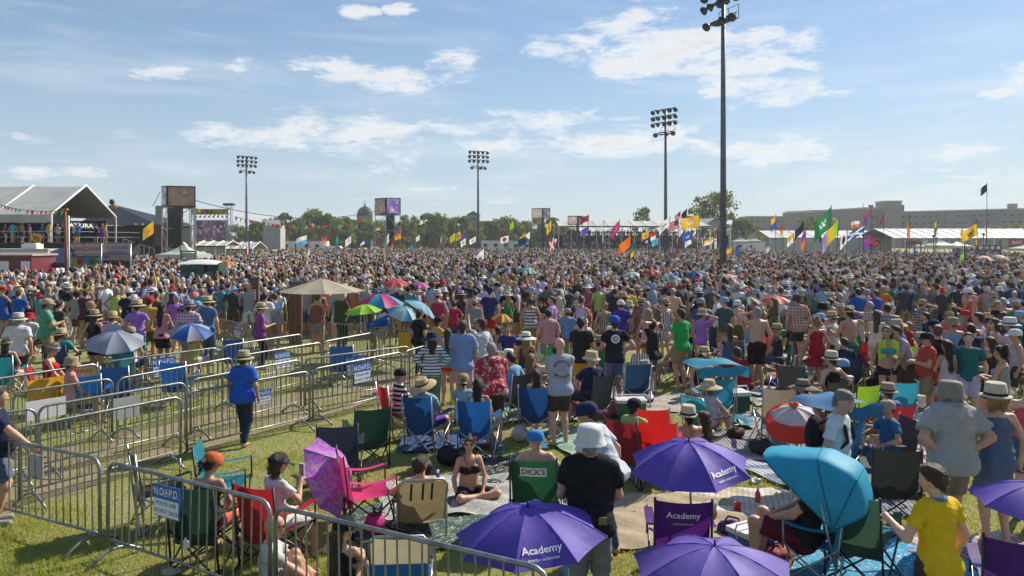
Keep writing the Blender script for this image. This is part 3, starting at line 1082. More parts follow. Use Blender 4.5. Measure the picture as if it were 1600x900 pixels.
MB().box((-.75, -.03, 1.75), (1.1, .05, .8)).build('menu_board', M['white_paint'], t)
MB().box((.75, -.03, 1.7), (.5, .05, .9)).build('menu_board', M['white_paint'], t)
for x_ in (-1.2, .6):
    MB().lathe([(.001, -.1), (.3, -.1), (.3, .1), (.001, .1)], 14, Matrix.Translation((x_, .1, .3)) @ Matrix.Rotation(R(90), 4, 'X')).build('wheel', M['black'], t)
t = empty('white_trailer', (wx(30, 52), 52, 0), 0, 'long white trailer roof with air conditioner behind the maroon trailer', 'trailer')
w0, w1 = wx(-40, 52) - wx(30, 52), wx(74, 52) - wx(30, 52)
MB().box(((w0 + w1) / 2, 1.3, 1.6), (w1 - w0, 2.5, 2.0)).build('body', M['white_paint'], t)
MB().box(((w0 + w1) / 2, 1.3, 2.68), (w1 - w0 + .1, 2.6, .14)).build('roof', M['white_vinyl'], t)
m = MB()
m.box((.15, 1.2, 2.92), (1.05, .8, .32))
m.box((.15, 1.2, 3.1), (.8, .6, .08))
m.build('air_conditioner', M['white_paint'], t)
t = empty('wooden_post', (wx(104, 45), 45, 0), 0, 'tall reddish wooden post with pennant rope beside the BANDANA stall', 'post')
MB().tube([(0, 0, 0), (-.08, 0, wz(328, 45))], [.09, .075], 8).build('shaft', mat('red_brown_wood', (.26, .09, .05), .8, 0, .3, 3), t)
MB().cyl((.16, 0, 0), (.12, 0, wz(337, 45)), .05).build('strut', M['white_paint'], t)
MB().box((-.1, 0, wz(327, 45)), (.34, .2, .08)).build('cap', mat('orange_cap', (.6, .2, .03), .6), t)

# ---- low tents and kiosks near the stage
peak_tent(257, 318, 381, 397, 70, 'white peaked tent in the crowd below the video wall')
peak_tent(304, 328, 391, 399, 76, 'small white peaked tent beside the larger one')
t, L, ze, zr = ridge_tent('low_tent', 305, 352, 376.5, 384, 90, 5, 'low grey-roofed tent below the video wall', bays=3)
t, L, ze, zr = ridge_tent('low_tent', 352, 394, 378, 389, 96, 6, 'low white tent with blue and red skirt by the floodlight mast', bays=3)
MB().box((0, -.1, .9), (2 * L, .05, .9)).build('skirt', mat('red_skirt', (.3, .04, .05), .7), t)
t = empty('green_frame_sign', (wx(294, 62), 62, 0), 0, 'bright green framed board with yellow number plate', 'sign')
for x in (283, 306):
    MB().box((wx(x, 62) - wx(294, 62), 0, 1.25), (.13, .13, 2.5)).build('post', mat('green_paint', (.06, .28, .06), .6), t)
MB().box((0, 0, 2.43), (1.25, .13, .13)).build('beam', mat('green_paint', (.06, .28, .06), .6), t)
MB().box((0, .08, 1.95), (1.0, .05, .7)).build('board', M['white_vinyl'], t)
MB().box((-.6, -.05, 2.65), (.22, .05, .3)).build('number_plate', mat('yellow_plate', (.6, .4, .03), .6), t)
t = empty('toilet_block', (wx(317, 39), 39, 0), 0, 'dark green cabin block with rounded white roof standing in the crowd', 'kiosk')
w_ = (347 - 288) * 39 / FPX
MGREEN = mat('dark_green_panel', (.015, .075, .055), .5, 0, .1, 2)
MB().box((-.28, 0, 1.05), (w_ * .62, 1.3, 2.1)).build('cabin', MGREEN, t)
MB().box((w_ * .36, .1, 1.05), (w_ * .3, 1.2, 2.1)).build('cabin', MGREEN, t)
MB().grid(lambda u, v: (-w_ * .52 + w_ * 1.04 * u, -.75 + 1.5 * v, 2.12 + .26 * math.sin(math.pi * min(max(v, .02), .98)) ** .6 * math.sin(math.pi * min(max(u, .03), .97)) ** .3), 12, 8).build('roof', M['white_paint'], t)
for u in (-.6, -.15, .65):
    MB().box((u, -.68, 1.85), (.3, .04, .1)).build('vent', M['black'], t)
    MB().box((u, -.67, 1.0), (.36, .03, 1.6)).build('door', mat('door_green', (.02, .1, .075), .5), t)

# ---- white wrapped tower, trailers, dome, small building
t = empty('wrapped_tower', (wx(425, 135), 135, 0), 0, 'squat tower wrapped in white sheeting with pitched roof', 'tower')
w_, zt, zb = 2.9, wz(352, 135), 0
MB().poly([(-w_ / 2, 0, 1), (w_ / 2, 0, 1), (w_ / 2, 0, zt), (-w_ / 2, 0, zt)], (0, 3, 0)).build('sheeting', M['white_vinyl'], t)
MB().poly([(-w_ / 2 - .2, -.2, zt), (w_ / 2 + .2, -.2, zt), (w_ / 2 - .6, 1.5, zt + 1.0), (-w_ / 2 + .2, 1.5, zt + 1.0)]).poly([(w_ / 2 - .6, 1.5, zt + 1.0), (-w_ / 2 + .2, 1.5, zt + 1.0), (-w_ / 2 - .2, 3.2, zt), (w_ / 2 + .2, 3.2, zt)]).build('roof', M['white_vinyl'], t)
for i in range(4):
    MB().cyl((-w_ / 2 + i * w_ / 3, -.06, 0), (-w_ / 2 + i * w_ / 3, -.06, zt), .05, n=5).build('scaffold_post', M['chrome'], t)
for i, (x0, x1, yt, lb) in enumerate(((441, 510, 377, 'long white trailer parked below the trees'), (1150, 1196, 378, 'white site cabin beside the white pop-up tents'), (752, 800, 376, 'pale blue-white trailer between mast and trees'), (800, 826, 377, 'short white trailer at the end of the trailer row'))):
    d = 150
    w_ = (x1 - x0) * d / FPX
    t = empty('site_trailer', (wx((x0 + x1) / 2, d), d, 0), 0, lb, 'trailer')
    z = wz(yt, d)
    MB().box((0, 1.2, .5 + (z - .5) / 2), (w_, 2.4, z - .5)).build('body', M['white_paint'], t)
    MB().box((0, 1.2, z + .04), (w_ + .1, 2.5, .08)).build('roof', M['grey_vinyl'], t)
    for k in range(max(2, int(w_ / 2))):
        MB().box((-w_ / 2 + .8 + k * 2, -.02, z - .9), (.7, .05, .6)).build('window', MWIN, t)
    for k in (-.3, .3):
        MB().lathe([(.001, -.1), (.35, -.1), (.35, .1), (.001, .1)], 12, Matrix.Translation((w_ * k, .2, .35)) @ Matrix.Rotation(R(90), 4, 'X')).build('wheel', M['black'], t)


def vehicle(x, yt, d, L_, label, van=True):
    t = empty('van' if van else 'pickup_truck', (wx(x, d), d, 0), 0, label, 'van' if van else 'truck')
    zt = 2.1 if van else 1.75
    prof = [(-L_ / 2, .4), (L_ / 2, .4), (L_ / 2, 1.0), (L_ / 2 - .9, 1.15), (L_ / 2 - 1.6, zt), (-L_ / 2 + .1, zt) if van else (-.2, zt), (-L_ / 2, zt - .2) if van else (-.5, 1.1)]
    if not van:
        prof.append((-L_ / 2, 1.1))
    MB().poly([(x_, 0, z_) for x_, z_ in prof], (0, 1.8, 0)).build('body', M['white_paint'], t)
    MB().poly([(L_ / 2 - 1.0, -.02, 1.2), (L_ / 2 - 1.55, -.02, zt - .12), (L_ / 2 - 2.4, -.02, zt - .12), (L_ / 2 - 2.4, -.02, 1.2)]).build('window', MWIN, t)
    for k in (-.3, .32):
        w2 = MB().lathe([(.001, -.1), (.2, -.1), (.34, -.08), (.34, .1), (.001, .1)], 14, Matrix.Translation((L_ * k, 0, .34)) @ Matrix.Rotation(R(90), 4, 'X')).build('wheel', M['black'], t)
    MB().box((L_ / 2 + .01, .3, .8), (.04, .3, .15)).build('headlight', M['chrome'], t)


vehicle(522, 378, 148, 5.2, 'white van parked among the flags below the trees')
vehicle(562, 379, 148, 4.8, 'white pickup truck parked beside the video tower', False)
vehicle(420, 386, 120, 4.6, 'white truck at the foot of the wrapped tower', False)

MDOME = mat('dome_copper', (.09, .065, .055), .7, 0, .2, .3)
t = empty('domed_building', (wx(570, 290), 290, 0), 0, 'brown church dome with lantern and cross behind the trees', 'building')
zd = wz(338, 290)
MB().lathe([(2.9, 0), (2.9, zd - .6), (3.1, zd - .5), (3.1, zd), (2.95, zd)], 24).build('drum', mat('drum_stone', (.25, .2, .17), .8), t)
MB().lathe([(2.95 * math.cos(a), zd + 3.7 * math.sin(a)) for a in [R(x) for x in range(0, 85, 7)]] + [(.35, zd + 3.7), (.3, zd + 4.5), (.001, zd + 4.9)], 24).build('dome', MDOME, t)
m = MB()
m.box((0, 0, zd + 5.4), (.12, .12, 1.2)).box((0, 0, zd + 5.6), (.6, .12, .12))
m.build('cross', MDOME, t)
for k in range(16):
    a = 2 * math.pi * k / 16
    MB().tube([(2.98 * math.cos(q) * math.cos(a), 2.98 * math.cos(q) * math.sin(a), zd + 3.74 * math.sin(q)) for q in [R(x) for x in range(0, 85, 12)]], .08, 4).build('rib', MDOME, t)
t = empty('gabled_building', (wx(739.5, 280), 280, 0), 0, 'small grey gabled roof house above the trees behind the mast', 'building')
z0, z1 = wz(336, 280), wz(329.5, 280)
MB().poly([(-2.2, 0, 0), (2.2, 0, 0), (2.2, 0, z0), (-2.2, 0, z0)], (0, 5, 0)).build('wall', MBLD[1], t)
MB().poly([(-2.7, -.3, z0), (2.7, -.3, z0), (0, -.3, z1)], (0, 5.6, 0)).build('roof', M['dark_metal'], t)
for k in range(4):
    MB().box((-1.5 + k, -.05, z0 - 1.5), (.55, .1, 1.1)).build('window', MWIN, t)
for x, w_, yt, lb in ((760, 9, 345, 'low dark roof beside the grey gabled house'), (1170, 12, 357, 'low dark roofed house left of the long grey block'), (1148, 9, 359, 'small dark roofed house behind the white pop-up tents')):
    t = empty('far_house', (wx(x, 260), 260, 0), 0, lb, 'building')
    z1 = wz(yt, 260)
    MB().box((0, 3, (z1 - 1.8) / 2), (w_, 6, z1 - 1.8)).build('wall', MBLD[1], t)
    MB().poly([(-w_ / 2 - .4, -.4, z1 - 1.8), (w_ / 2 + .4, -.4, z1 - 1.8), (w_ / 2 - 1, 3, z1), (-w_ / 2 + 1, 3, z1)]).poly([(-w_ / 2 - .4, 6.4, z1 - 1.8), (w_ / 2 + .4, 6.4, z1 - 1.8), (w_ / 2 - 1, 3, z1), (-w_ / 2 + 1, 3, z1)]).build('roof', M['dark_metal'], t)

# ---- cables and bunting
PEN = MB().grid(lambda u, v: ((u - .5) * .55 * (1 - v), .02 * math.sin(5 * v), -.75 * v), 2, 3).mesh('pennant', M['flag'])
BCOL = [(.5, .03, .05), (.55, .4, .03), (.05, .3, .08), (.6, .2, .03), (.5, .06, .2), (.3, .45, .05)]


def cable(pts, label, name='cable', pen=0, sag=.6, r=.05, psize=1.0):
    a, b2 = pts
    t = empty(name, (0, 0, 0), 0, label, 'bunting' if pen else 'cable')
    L_ = [a.lerp(b2, i / 16) - Vector((0, 0, 4 * sag * (i / 16) * (1 - i / 16))) for i in range(17)]
    t.location = (a.x, a.y, 0)
    off = Vector((a.x, a.y, 0))
    MB().tube([p - off for p in L_], r, 4).build('line', M['black'], t)
    for i in range(pen):
        u = (i + .5) / pen
        q = a.lerp(b2, u) - Vector((0, 0, 4 * sag * u * (1 - u))) - off
        o = link('pennant', PEN, t, None, BCOL[(i * 5 + i // 3) % 6])
        o.location = q
        o.rotation_euler = (random.uniform(-.2, .2), random.uniform(.0, .5), random.uniform(-.5, .5))
        o.scale = (psize,) * 3


cable((P(300, 312, 90), P(586, 330, 121)), 'dark cable sagging from the scaffold tower to the far video tower', sag=1.6, r=.05)
cable((P(238, 322, 92), P(250, 300, 90)), 'short stay cable left of the scaffold video box', sag=.1, r=.04)
cable((P(366, 338, 104), P(582, 337, 122)), 'bunting of bright pennants strung from truss column to the far video tower', 'bunting', 34, 1.5, .03, .8)
cable((P(302, 324, 103), P(352, 329, 104)), 'bunting of pennants above the yellow truss banner', 'bunting', 8, .3, .03)
cable((P(-5, 318, 60), P(101, 329, 45.2)), 'bunting of small dark and red pennants along the pavilion roof edge', 'bunting', 16, .25, .02, .42)

# ---- flags
MF, t_, b__ = new_mat('dyed_flag')
at_ = t_.new('ShaderNodeAttribute')
at_.attribute_name = 'Col'
t_.l.new(at_.outputs[0], b__.inputs['Base Color'])
b__.inputs['Roughness'].default_value = .8
trn = t_.new('ShaderNodeBsdfTranslucent')
t_.l.new(at_.outputs[0], trn.inputs[0])
mxn = t_.new('ShaderNodeMixShader')
mxn.inputs[0].default_value = .45
t_.l.new(b__.outputs[0], mxn.inputs[1])
t_.l.new(trn.outputs[0], mxn.inputs[2])
t_.l.new(mxn.outputs[0], t_.n['Material Output'].inputs[0])
K = dict(w=(.75, .75, .73), k=(.015, .015, .02), r=(.5, .02, .035), y=(.68, .42, .02), o=(.75, .16, .01), g=(.02, .2, .07), l=(.3, .55, .03), b=(.02, .08, .4), n=(.015, .03, .12), c=(.1, .4, .55), p=(.14, .04, .36), m=(.42, .02, .16), i=(.6, .25, .4), d=(.18, .015, .04), u=(.45, .33, .55), t=(.02, .3, .33), a=(.25, .16, .05))
CN = dict(w='white', k='black', r='red', y='yellow', o='orange', g='green', l='lime', b='blue', n='navy', c='light blue', p='purple', m='magenta', i='pink', d='maroon', u='lilac', t='teal', a='tan')


def flag_color(pat, cols, u, v):
    c = [K[q] for q in cols]
    if pat == 'us':
        return K['n'] if (u < .42 and v < .5) else (K['r'] if int(v * 7.99) % 2 == 0 else K['w'])
    if pat == 'h':
        return c[min(len(c) - 1, int(v * len(c)))]
    if pat == 'v':
        return c[min(len(c) - 1, int(u * len(c)))]
    if pat == 'dot':
        return c[1] if ((u - .5) / .27) ** 2 + ((v - .5) / .3) ** 2 < 1 else c[0]
    if pat == 'x':
        return c[1] if abs(u - v) < .13 or abs(u + v - 1) < .13 else c[0]
    if pat == 'diag':
        return c[min(len(c) - 1, int((u + v) / 2 * len(c)))]
    if pat == 'mark':
        return c[1] if (.3 < u < .7 and .3 < v < .7 and int(u * 11 + v * 7) % 2 == 0) else c[0]
    return c[0]


def flag(x, yt, wp, hp, d, pat, cols, droop=35, lean=0.0, extra='', side=-1, tall=None):
    """pole foot in the crowd at distance d; the cloth flies to the lee side"""
    k = d / FPX
    zt = wz(yt, d)
    X = wx(x, d)
    names = ' and '.join([CN[q] for q in dict.fromkeys(cols)][:3]) if pat != 'us' else 'stars and stripes'
    words = dict(h='banded', v='panelled', dot='emblem', x='crossed', diag='diagonal', mark='lettered', us='striped', plain='plain')
    t = empty('flag', (X, d, 0), 0, f'{names} {words[pat]} flag {extra}'.strip(), 'flag', 'flags on poles above the crowd')
    top = Vector((0, 0, zt))
    foot = Vector((-lean * zt, 0, 0))
    dirp = (top - foot).normalized()
    MB().tube([foot + Vector((0, 0, .9)), top + dirp * .12], .022 + d * .00012, 5).build('pole', M['dark_metal'], t)
    w_, h_ = wp * k * 1.22, hp * k * 1.22
    dr = R(droop)
    fly = Vector((side * math.cos(dr), .25, -math.sin(dr))).normalized()
    NU, NV = 16, 12
    ph = random.uniform(0, 6)

    def fn(u, v):
        p = top - dirp * (h_ * v) + fly * (w_ * u)
        wv = math.sin(u * 7 + ph + v * 2) * .09 * w_ * u ** .7
        return p + Vector((wv * .25, wv, wv * .35 - .06 * w_ * u * u))
    m = MB().grid(fn, NU, NV)
    me = m.mesh('cloth', MF)
    ca = me.color_attributes.new('Col', 'FLOAT_COLOR', 'CORNER')
    arr = np.ones((NU * NV * 4, 4), np.float32)
    for j in range(NV):
        for i in range(NU):
            arr[(j * NU + i) * 4:(j * NU + i) * 4 + 4, :3] = flag_color(pat, cols, (i + .5) / NU, (j + .5) / NV)
    ca.data.foreach_set('color', arr.ravel())
    link('cloth', me, t)
    return t


FL = [(241, 345, 18, 16, 80, 'mark', 'yr', 28, .02, 'before the stage scrim'), (480, 367, 15, 11, 120, 'h', 'wc', 15, 0, 'beside the white trailer'), (483, 368, 6, 18, 110, 'us', 'r', 75, 0, 'hanging by the white trailer'),
      (485, 386, 9, 20, 74, 'mark', 'wn', 60, .03, 'large and close in front of the trailers'), (511, 367, 8, 8, 125, 'h', 'mo', 25, 0, 'left of the white van'), (529, 366, 7, 10, 125, 'plain', 't', 60, 0, 'near the white van'), (549, 368, 11, 9, 120, 'mark', 'wr', 35, 0, 'between van and truck'),
      (570, 372, 7, 7, 125, 'h', 'bw', 30, 0, 'by the white truck'), (583, 372, 7, 10, 120, 'plain', 'c', 60, 0, 'left of the far video tower'), (590, 374, 7, 6, 125, 'x', 'nr', 20, 0, 'under the far video tower'), (608, 363, 7, 11, 115, 'mark', 'wp', 60, 0, 'before the far video tower'),
      (614, 373, 6, 17, 105, 'h', 'royb', 70, 0, 'at the tower foot'), (595, 355, 9, 6, 125, 'h', 'yk', 15, 0, 'on the far video tower'), (628, 351, 7, 12, 122, 'h', 'rt', 60, 0, 'right of the far video tower'), (627, 364, 9, 7, 118, 'h', 'oy', 15, 0, 'below the red and teal one'),
      (642, 363, 5, 11, 122, 'plain', 'g', 70, 0, 'before the tree row'), (637, 366, 4, 7, 125, 'plain', 'm', 60, 0, 'before the tree row'), (656, 367, 6, 6, 122, 'plain', 'w', 30, 0, 'before the tree row'), (660, 370, 4, 9, 122, 'plain', 'n', 70, 0, 'before the tree row'), (668, 361, 5, 9, 126, 'h', 'nk', 60, 0, 'before the tree row'),
      (645, 380, 9, 9, 110, 'diag', 'tb', 50, 0, 'low over the heads'), (691, 367, 5, 8, 122, 'plain', 'i', 60, 0, 'before the tree row'), (712, 363, 9, 9, 120, 'h', 'ly', 35, 0, 'beside the yellow one'), (720, 361, 8, 9, 120, 'dot', 'ya', 30, 0, 'left of the mast'), (728, 363, 7, 7, 122, 'plain', 'p', 25, 0, 'left of the mast'),
      (728, 372, 8, 8, 118, 'mark', 'wk', 30, 0, 'below the purple one'), (744, 369, 10, 7, 118, 'mark', 'wm', 25, 0, 'touching the mast'), (757, 388, 15, 16, 72, 'mark', 'wk', 40, .02, 'large square one low over the crowd'), (795, 368, 11, 8, 120, 'dot', 'wr', 10, 0, 'right of the mast'), (803, 346, 6, 8, 115, 'plain', 'l', 30, 0, 'before the trees'),
      (822, 363, 11, 13, 112, 'h', 'yk', 40, .05, 'on a slanting pole'), (829, 361, 11, 11, 112, 'diag', 'wb', 40, .05, 'on a slanting pole'), (818, 370, 8, 8, 112, 'plain', 'b', 30, 0, 'under the white and blue one'), (862, 343, 10, 13, 115, 'mark', 'yk', 50, .02, 'below the small video box'), (866, 370, 9, 16, 105, 'x', 'rw', 45, 0, 'over the heads'), (870, 372, 5, 8, 110, 'h', 'wr', 35, 0, 'over the heads'),
      (920, 336, 11, 8, 118, 'x', 'rk', 15, .02, 'above the grandstand roof'), (919, 354, 10, 9, 118, 'plain', 'p', 25, .02, 'before the grandstand'), (943, 345, 4, 26, 112, 'plain', 'w', 75, 0, 'tall and narrow before the grandstand'), (968, 344, 15, 13, 105, 'mark', 'mi', 48, .02, 'long one before the grandstand'),
      (986, 368, 20, 14, 72, 'plain', 'o', 38, .04, 'largest bright one over the crowd'), (992, 382, 8, 13, 72, 'h', 'gy', 50, .04, 'below the bright orange one'), (1014, 360, 10, 10, 100, 'mark', 'yk', 25, .01, 'before the grandstand'), (1016, 370, 10, 9, 98, 'mark', 'nw', 20, 0, 'before the grandstand'), (1025, 361, 9, 10, 98, 'h', 'rw', 25, 0, 'before the grandstand'),
      (1029, 371, 9, 9, 98, 'plain', 'c', 20, 0, 'beside the second mast'), (1047, 338, 17, 12, 92, 'mark', 'wk', 38, .02, 'flying left of the second mast'), (1063, 330, 9, 9, 105, 'us', 'r', 40, .01, 'highest beside the black one'), (1073, 326, 9, 11, 105, 'plain', 'k', 45, .02, 'above the grandstand roof'), (1060, 343, 13, 12, 95, 'us', 'r', 20, .01, 'larger one right of the second mast'),
      (1068, 346, 9, 13, 98, 'mark', 'wu', 50, 0, 'above the grandstand eave'), (1093, 336, 23, 15, 88, 'mark', 'yw', 8, .03, 'large golden one over the grandstand roof'), (1069, 355, 9, 9, 100, 'plain', 'p', 40, 0, 'right of the second mast'), (1082, 362, 13, 10, 92, 'mark', 'bw', 15, .02, 'before the grandstand'), (1081, 372, 10, 7, 95, 'plain', 'w', 30, 0, 'under the blue lettered one'),
      (1060, 368, 6, 15, 95, 'h', 'od', 70, 0, 'right of the second mast'), (1088, 359, 6, 8, 100, 'h', 'wr', 50, 0, 'before the grandstand'), (1115, 370, 13, 7, 92, 'h', 'yw', 25, .02, 'close to the thick mast'), (1124, 352, 7, 24, 90, 'diag', 'dk', 70, 0, 'hanging beside the thick mast'), (1153, 379, 8, 12, 80, 'plain', 'b', 70, 0, 'right of the thick mast'), (1144, 386, 8, 6, 82, 'plain', 'y', 30, 0, 'right of the thick mast'),
      (1212, 336, 9, 15, 105, 'h', 'yb', 50, 0, 'before the left wing of the block'), (1223, 350, 6, 12, 108, 'h', 'ry', 60, 0, 'over the long tent'), (1256, 346, 16, 12, 92, 'plain', 'k', 50, .02, 'over the long tent'), (1240, 364, 10, 12, 95, 'h', 'yw', 40, 0, 'before the long tent'), (1259, 358, 10, 20, 85, 'h', 'po', 62, .01, 'before the long tent'), (1283, 366, 4, 9, 100, 'plain', 'k', 60, 0, 'small triangular one by the long tent'),
      (1299, 323, 27, 27, 62, 'mark', 'gw', 45, .06, 'large and tall before the grey block'), (1311, 341, 30, 21, 60, 'v', 'lyu', 52, .06, 'large one overlapping the green one'), (1324, 360, 12, 16, 75, 'dot', 'wk', 50, .03, 'below the large green one'), (1350, 353, 24, 10, 80, 'x', 'bw', 25, .03, 'long one before the central block'), (1344, 345, 11, 8, 85, 'h', 'wo', 5, .02, 'before the central block'),
      (1361, 325, 18, 10, 88, 'h', 'rb', 60, .01, 'tall slanting one before the stair tower'), (1361, 366, 12, 13, 82, 'diag', 'mp', 50, 0, 'before the long tent'), (1376, 372, 12, 8, 82, 'x', 'kr', 25, 0, 'before the long tent'), (1381, 334, 7, 9, 95, 'x', 'nr', 60, .02, 'before the central block'), (1421, 336, 9, 26, 78, 'diag', 'gom', 78, 0, 'long hanging one before the right wing'),
      (1464, 343, 6, 14, 90, 'h', 'yg', 68, 0, 'before the right wing'), (1462, 352, 5, 12, 92, 'plain', 'd', 70, 0, 'under the yellow and green one'), (1504, 357, 4, 8, 95, 'h', 'rk', 60, 0, 'over the cream tent roof'), (1527, 349, 20, 15, 84, 'mark', 'yk', 30, 0, 'large one before the right wing'), (1527, 343, 8, 8, 85, 'plain', 'd', 50, 0, 'atop the large golden one'), (1527, 372, 5, 14, 84, 'diag', 'yk', 70, 0, 'low before the blue booths'),
      (1541, 350, 4, 9, 95, 'h', 'iw', 65, 0, 'by the tall kite pole'), (1542, 287, 9, 10, 86, 'plain', 'k', 40, 0, 'on the tallest thin pole'), (390, 372, 12, 15, 95, 'v', 'bwr', 60, 0, 'at the foot of the far mast'), (1430, 377, 6, 26, 62, 'plain', 'b', 80, .02, 'long streamer over the crowd'), (1507, 382, 5, 36, 50, 'plain', 'l', 82, .0, 'long streamer over the crowd'), (1508, 385, 12, 10, 52, 'diag', 'gl', 65, .0, 'beside the lime streamer'), (1494, 396, 4, 4, 52, 'plain', 'p', 20, .0, 'beside the lime streamer')]
for f_ in FL:
    flag(*f_)
# ------------------------------------------------------------------ people: one continuous skin grown over a posed skeleton, clothes grown over the skin
class Fld:
    def __init__(s, lo, hi, v):
        s.v = v
        s.lo = np.array(lo, float)
        n = np.ceil((np.array(hi) - s.lo) / v).astype(int) + 2
        s.ax = [(s.lo[i] + v * np.arange(n[i])).astype(np.float32) for i in range(3)]
        s.F = np.full(n, .5, np.float32)

    def sub(s, lo, hi):
        sl = []
        for i in range(3):
            a = max(0, int((lo[i] - s.lo[i]) / s.v))
            b = min(len(s.ax[i]), int((hi[i] - s.lo[i]) / s.v) + 2)
            if b <= a:
                return None
            sl.append(slice(a, b))
        return tuple(sl)

    def cone(s, a, b, ra, rb, k=.03, fr=None, sc_=None, flat=0):
        a, b = np.array(a, float), np.array(b, float)
        mx = max(sc_) if sc_ is not None else 1
        pad = max(ra, rb) * mx + k + 2.5 * s.v
        sl = s.sub(np.minimum(a, b) - pad, np.maximum(a, b) + pad)
        if sl is None:
            return
        X, Y, Z = np.meshgrid(s.ax[0][sl[0]], s.ax[1][sl[1]], s.ax[2][sl[2]], indexing='ij', sparse=True)
        if fr is not None:
            iv = np.array(fr).T / np.array(sc_)[:, None]
            q = [iv[i, 0] * X + iv[i, 1] * Y + iv[i, 2] * Z for i in range(3)]
            a2, b2 = iv @ a, iv @ b
            ms = min(sc_)
        else:
            q = [X, Y, Z]
            a2, b2, ms = a, b, 1
        ab = b2 - a2
        L2 = float(ab @ ab)
        p = [q[i] - a2[i] for i in range(3)]
        if L2 > 1e-9:
            t = np.clip((p[0] * ab[0] + p[1] * ab[1] + p[2] * ab[2]) / L2, 0, 1)
            d = np.sqrt((p[0] - t * ab[0]) ** 2 + (p[1] - t * ab[1]) ** 2 + (p[2] - t * ab[2]) ** 2) - (ra + (rb - ra) * t)
        else:
            d = np.sqrt(p[0] ** 2 + p[1] ** 2 + p[2] ** 2) - ra
        d = d * ms
        if flat:                                   # open sleeve or leg: cut square at b
            u_ = (b - a) / np.linalg.norm(b - a)
            d = np.maximum(d, (X - b[0]) * u_[0] + (Y - b[1]) * u_[1] + (Z - b[2]) * u_[2])
        f = s.F[sl]
        h = np.clip(.5 + .5 * (f - d) / k, 0, 1)
        s.F[sl] = f * (1 - h) + d * h - k * h * (1 - h)

    def plane(s, o, n):
        """keep the side the normal points away from"""
        d = (s.ax[0][:, None, None] - o[0]) * n[0] + (s.ax[1][None, :, None] - o[1]) * n[1] + (s.ax[2][None, None, :] - o[2]) * n[2]
        s.F = np.maximum(s.F, d.astype(np.float32))

    def cut_ball(s, c, r):
        d = np.sqrt((s.ax[0][:, None, None] - c[0]) ** 2 + (s.ax[1][None, :, None] - c[1]) ** 2 + (s.ax[2][None, None, :] - c[2]) ** 2)
        s.F = np.maximum(s.F, (r - d).astype(np.float32))

    def folds(s, amp, seed):
        r = random.Random(seed)
        X, Y, Z = s.ax[0][:, None, None], s.ax[1][None, :, None], s.ax[2][None, None, :]
        w_ = np.zeros_like(s.F)
        for k in range(4):
            a, b, c = r.uniform(-16, 16), r.uniform(-14, 14), r.uniform(10, 34)
            q_ = 1 - np.abs(np.sin(.5 * (a * X + b * Y + c * Z + 1.9 * np.sin(7 * X + 9 * Z + k) + r.uniform(0, 6))))
            w_ = w_ - q_ * q_ * q_ * 1.7 + .55
        s.F = s.F + (amp * .55 * w_).astype(np.float32)

    def mesh(s, name):
        F = s.F
        neg = F < 0
        c = np.zeros(tuple(n - 1 for n in F.shape), np.int8)
        offs = [(i, j, k) for i in (0, 1) for j in (0, 1) for k in (0, 1)]
        for (i, j, k) in offs:
            c += neg[i:F.shape[0] - 1 + i, j:F.shape[1] - 1 + j, k:F.shape[2] - 1 + k]
        act = (c > 0) & (c < 8)
        cells = np.argwhere(act)
        if not len(cells):
            return None
        idx = np.full(act.shape, -1, np.int32)
        idx[act] = np.arange(len(cells))
        cv_ = {o: F[cells[:, 0] + o[0], cells[:, 1] + o[1], cells[:, 2] + o[2]] for o in offs}
        acc = np.zeros((len(cells), 3))
        cnt = np.zeros(len(cells))
        for o in offs:
            for ax in range(3):
                if o[ax] == 0:
                    o2 = tuple(1 if q == ax else o[q] for q in range(3))
                    f0, f1 = cv_[o], cv_[o2]
                    m = (f0 < 0) != (f1 < 0)
                    t = np.where(m, f0 / np.where(m, f0 - f1, 1), 0)
                    p = np.tile(np.array(o, float), (len(cells), 1))
                    p[:, ax] = t
                    acc += p * m[:, None]
                    cnt += m
        v = (cells + acc / cnt[:, None]) * s.v + s.lo
        quads = []
        for ax in range(3):
            b, d = (ax + 1) % 3, (ax + 2) % 3
            n0 = np.take(neg, range(F.shape[ax] - 1), ax)
            n1 = np.take(neg, range(1, F.shape[ax]), ax)
            for inside in (True, False):
                e = np.argwhere((n0 & ~n1) if inside else (~n0 & n1))
                e = e[(e[:, b] > 0) & (e[:, d] > 0) & (e[:, b] < F.shape[b] - 1) & (e[:, d] < F.shape[d] - 1)]
                q = []
                for (ob, od) in ((-1, -1), (0, -1), (0, 0), (-1, 0)):
                    z = e.copy()
                    z[:, b] += ob
                    z[:, d] += od
                    q.append(idx[z[:, 0], z[:, 1], z[:, 2]])
                q = np.stack(q, 1)
                quads.append(q if inside else q[:, ::-1])
        return v, np.concatenate(quads)


def V(*a):
    return np.array(a, float)


def rotm(ax, deg):
    return np.array(Matrix.Rotation(R(deg), 3, ax))


def ik(a, c, l1, l2, hint):
    d = c - a
    L = np.linalg.norm(d)
    if L > (l1 + l2) * .999:
        c = a + d / L * (l1 + l2) * .999
        d = c - a
        L = np.linalg.norm(d)
    x = (l1 * l1 - l2 * l2 + L * L) / (2 * L)
    hgt = math.sqrt(max(0, l1 * l1 - x * x))
    u = d / L
    h = np.array(hint, float)
    h = h - u * (h @ u)
    h = h / (np.linalg.norm(h) + 1e-9)
    return a + u * x + h * hgt, c


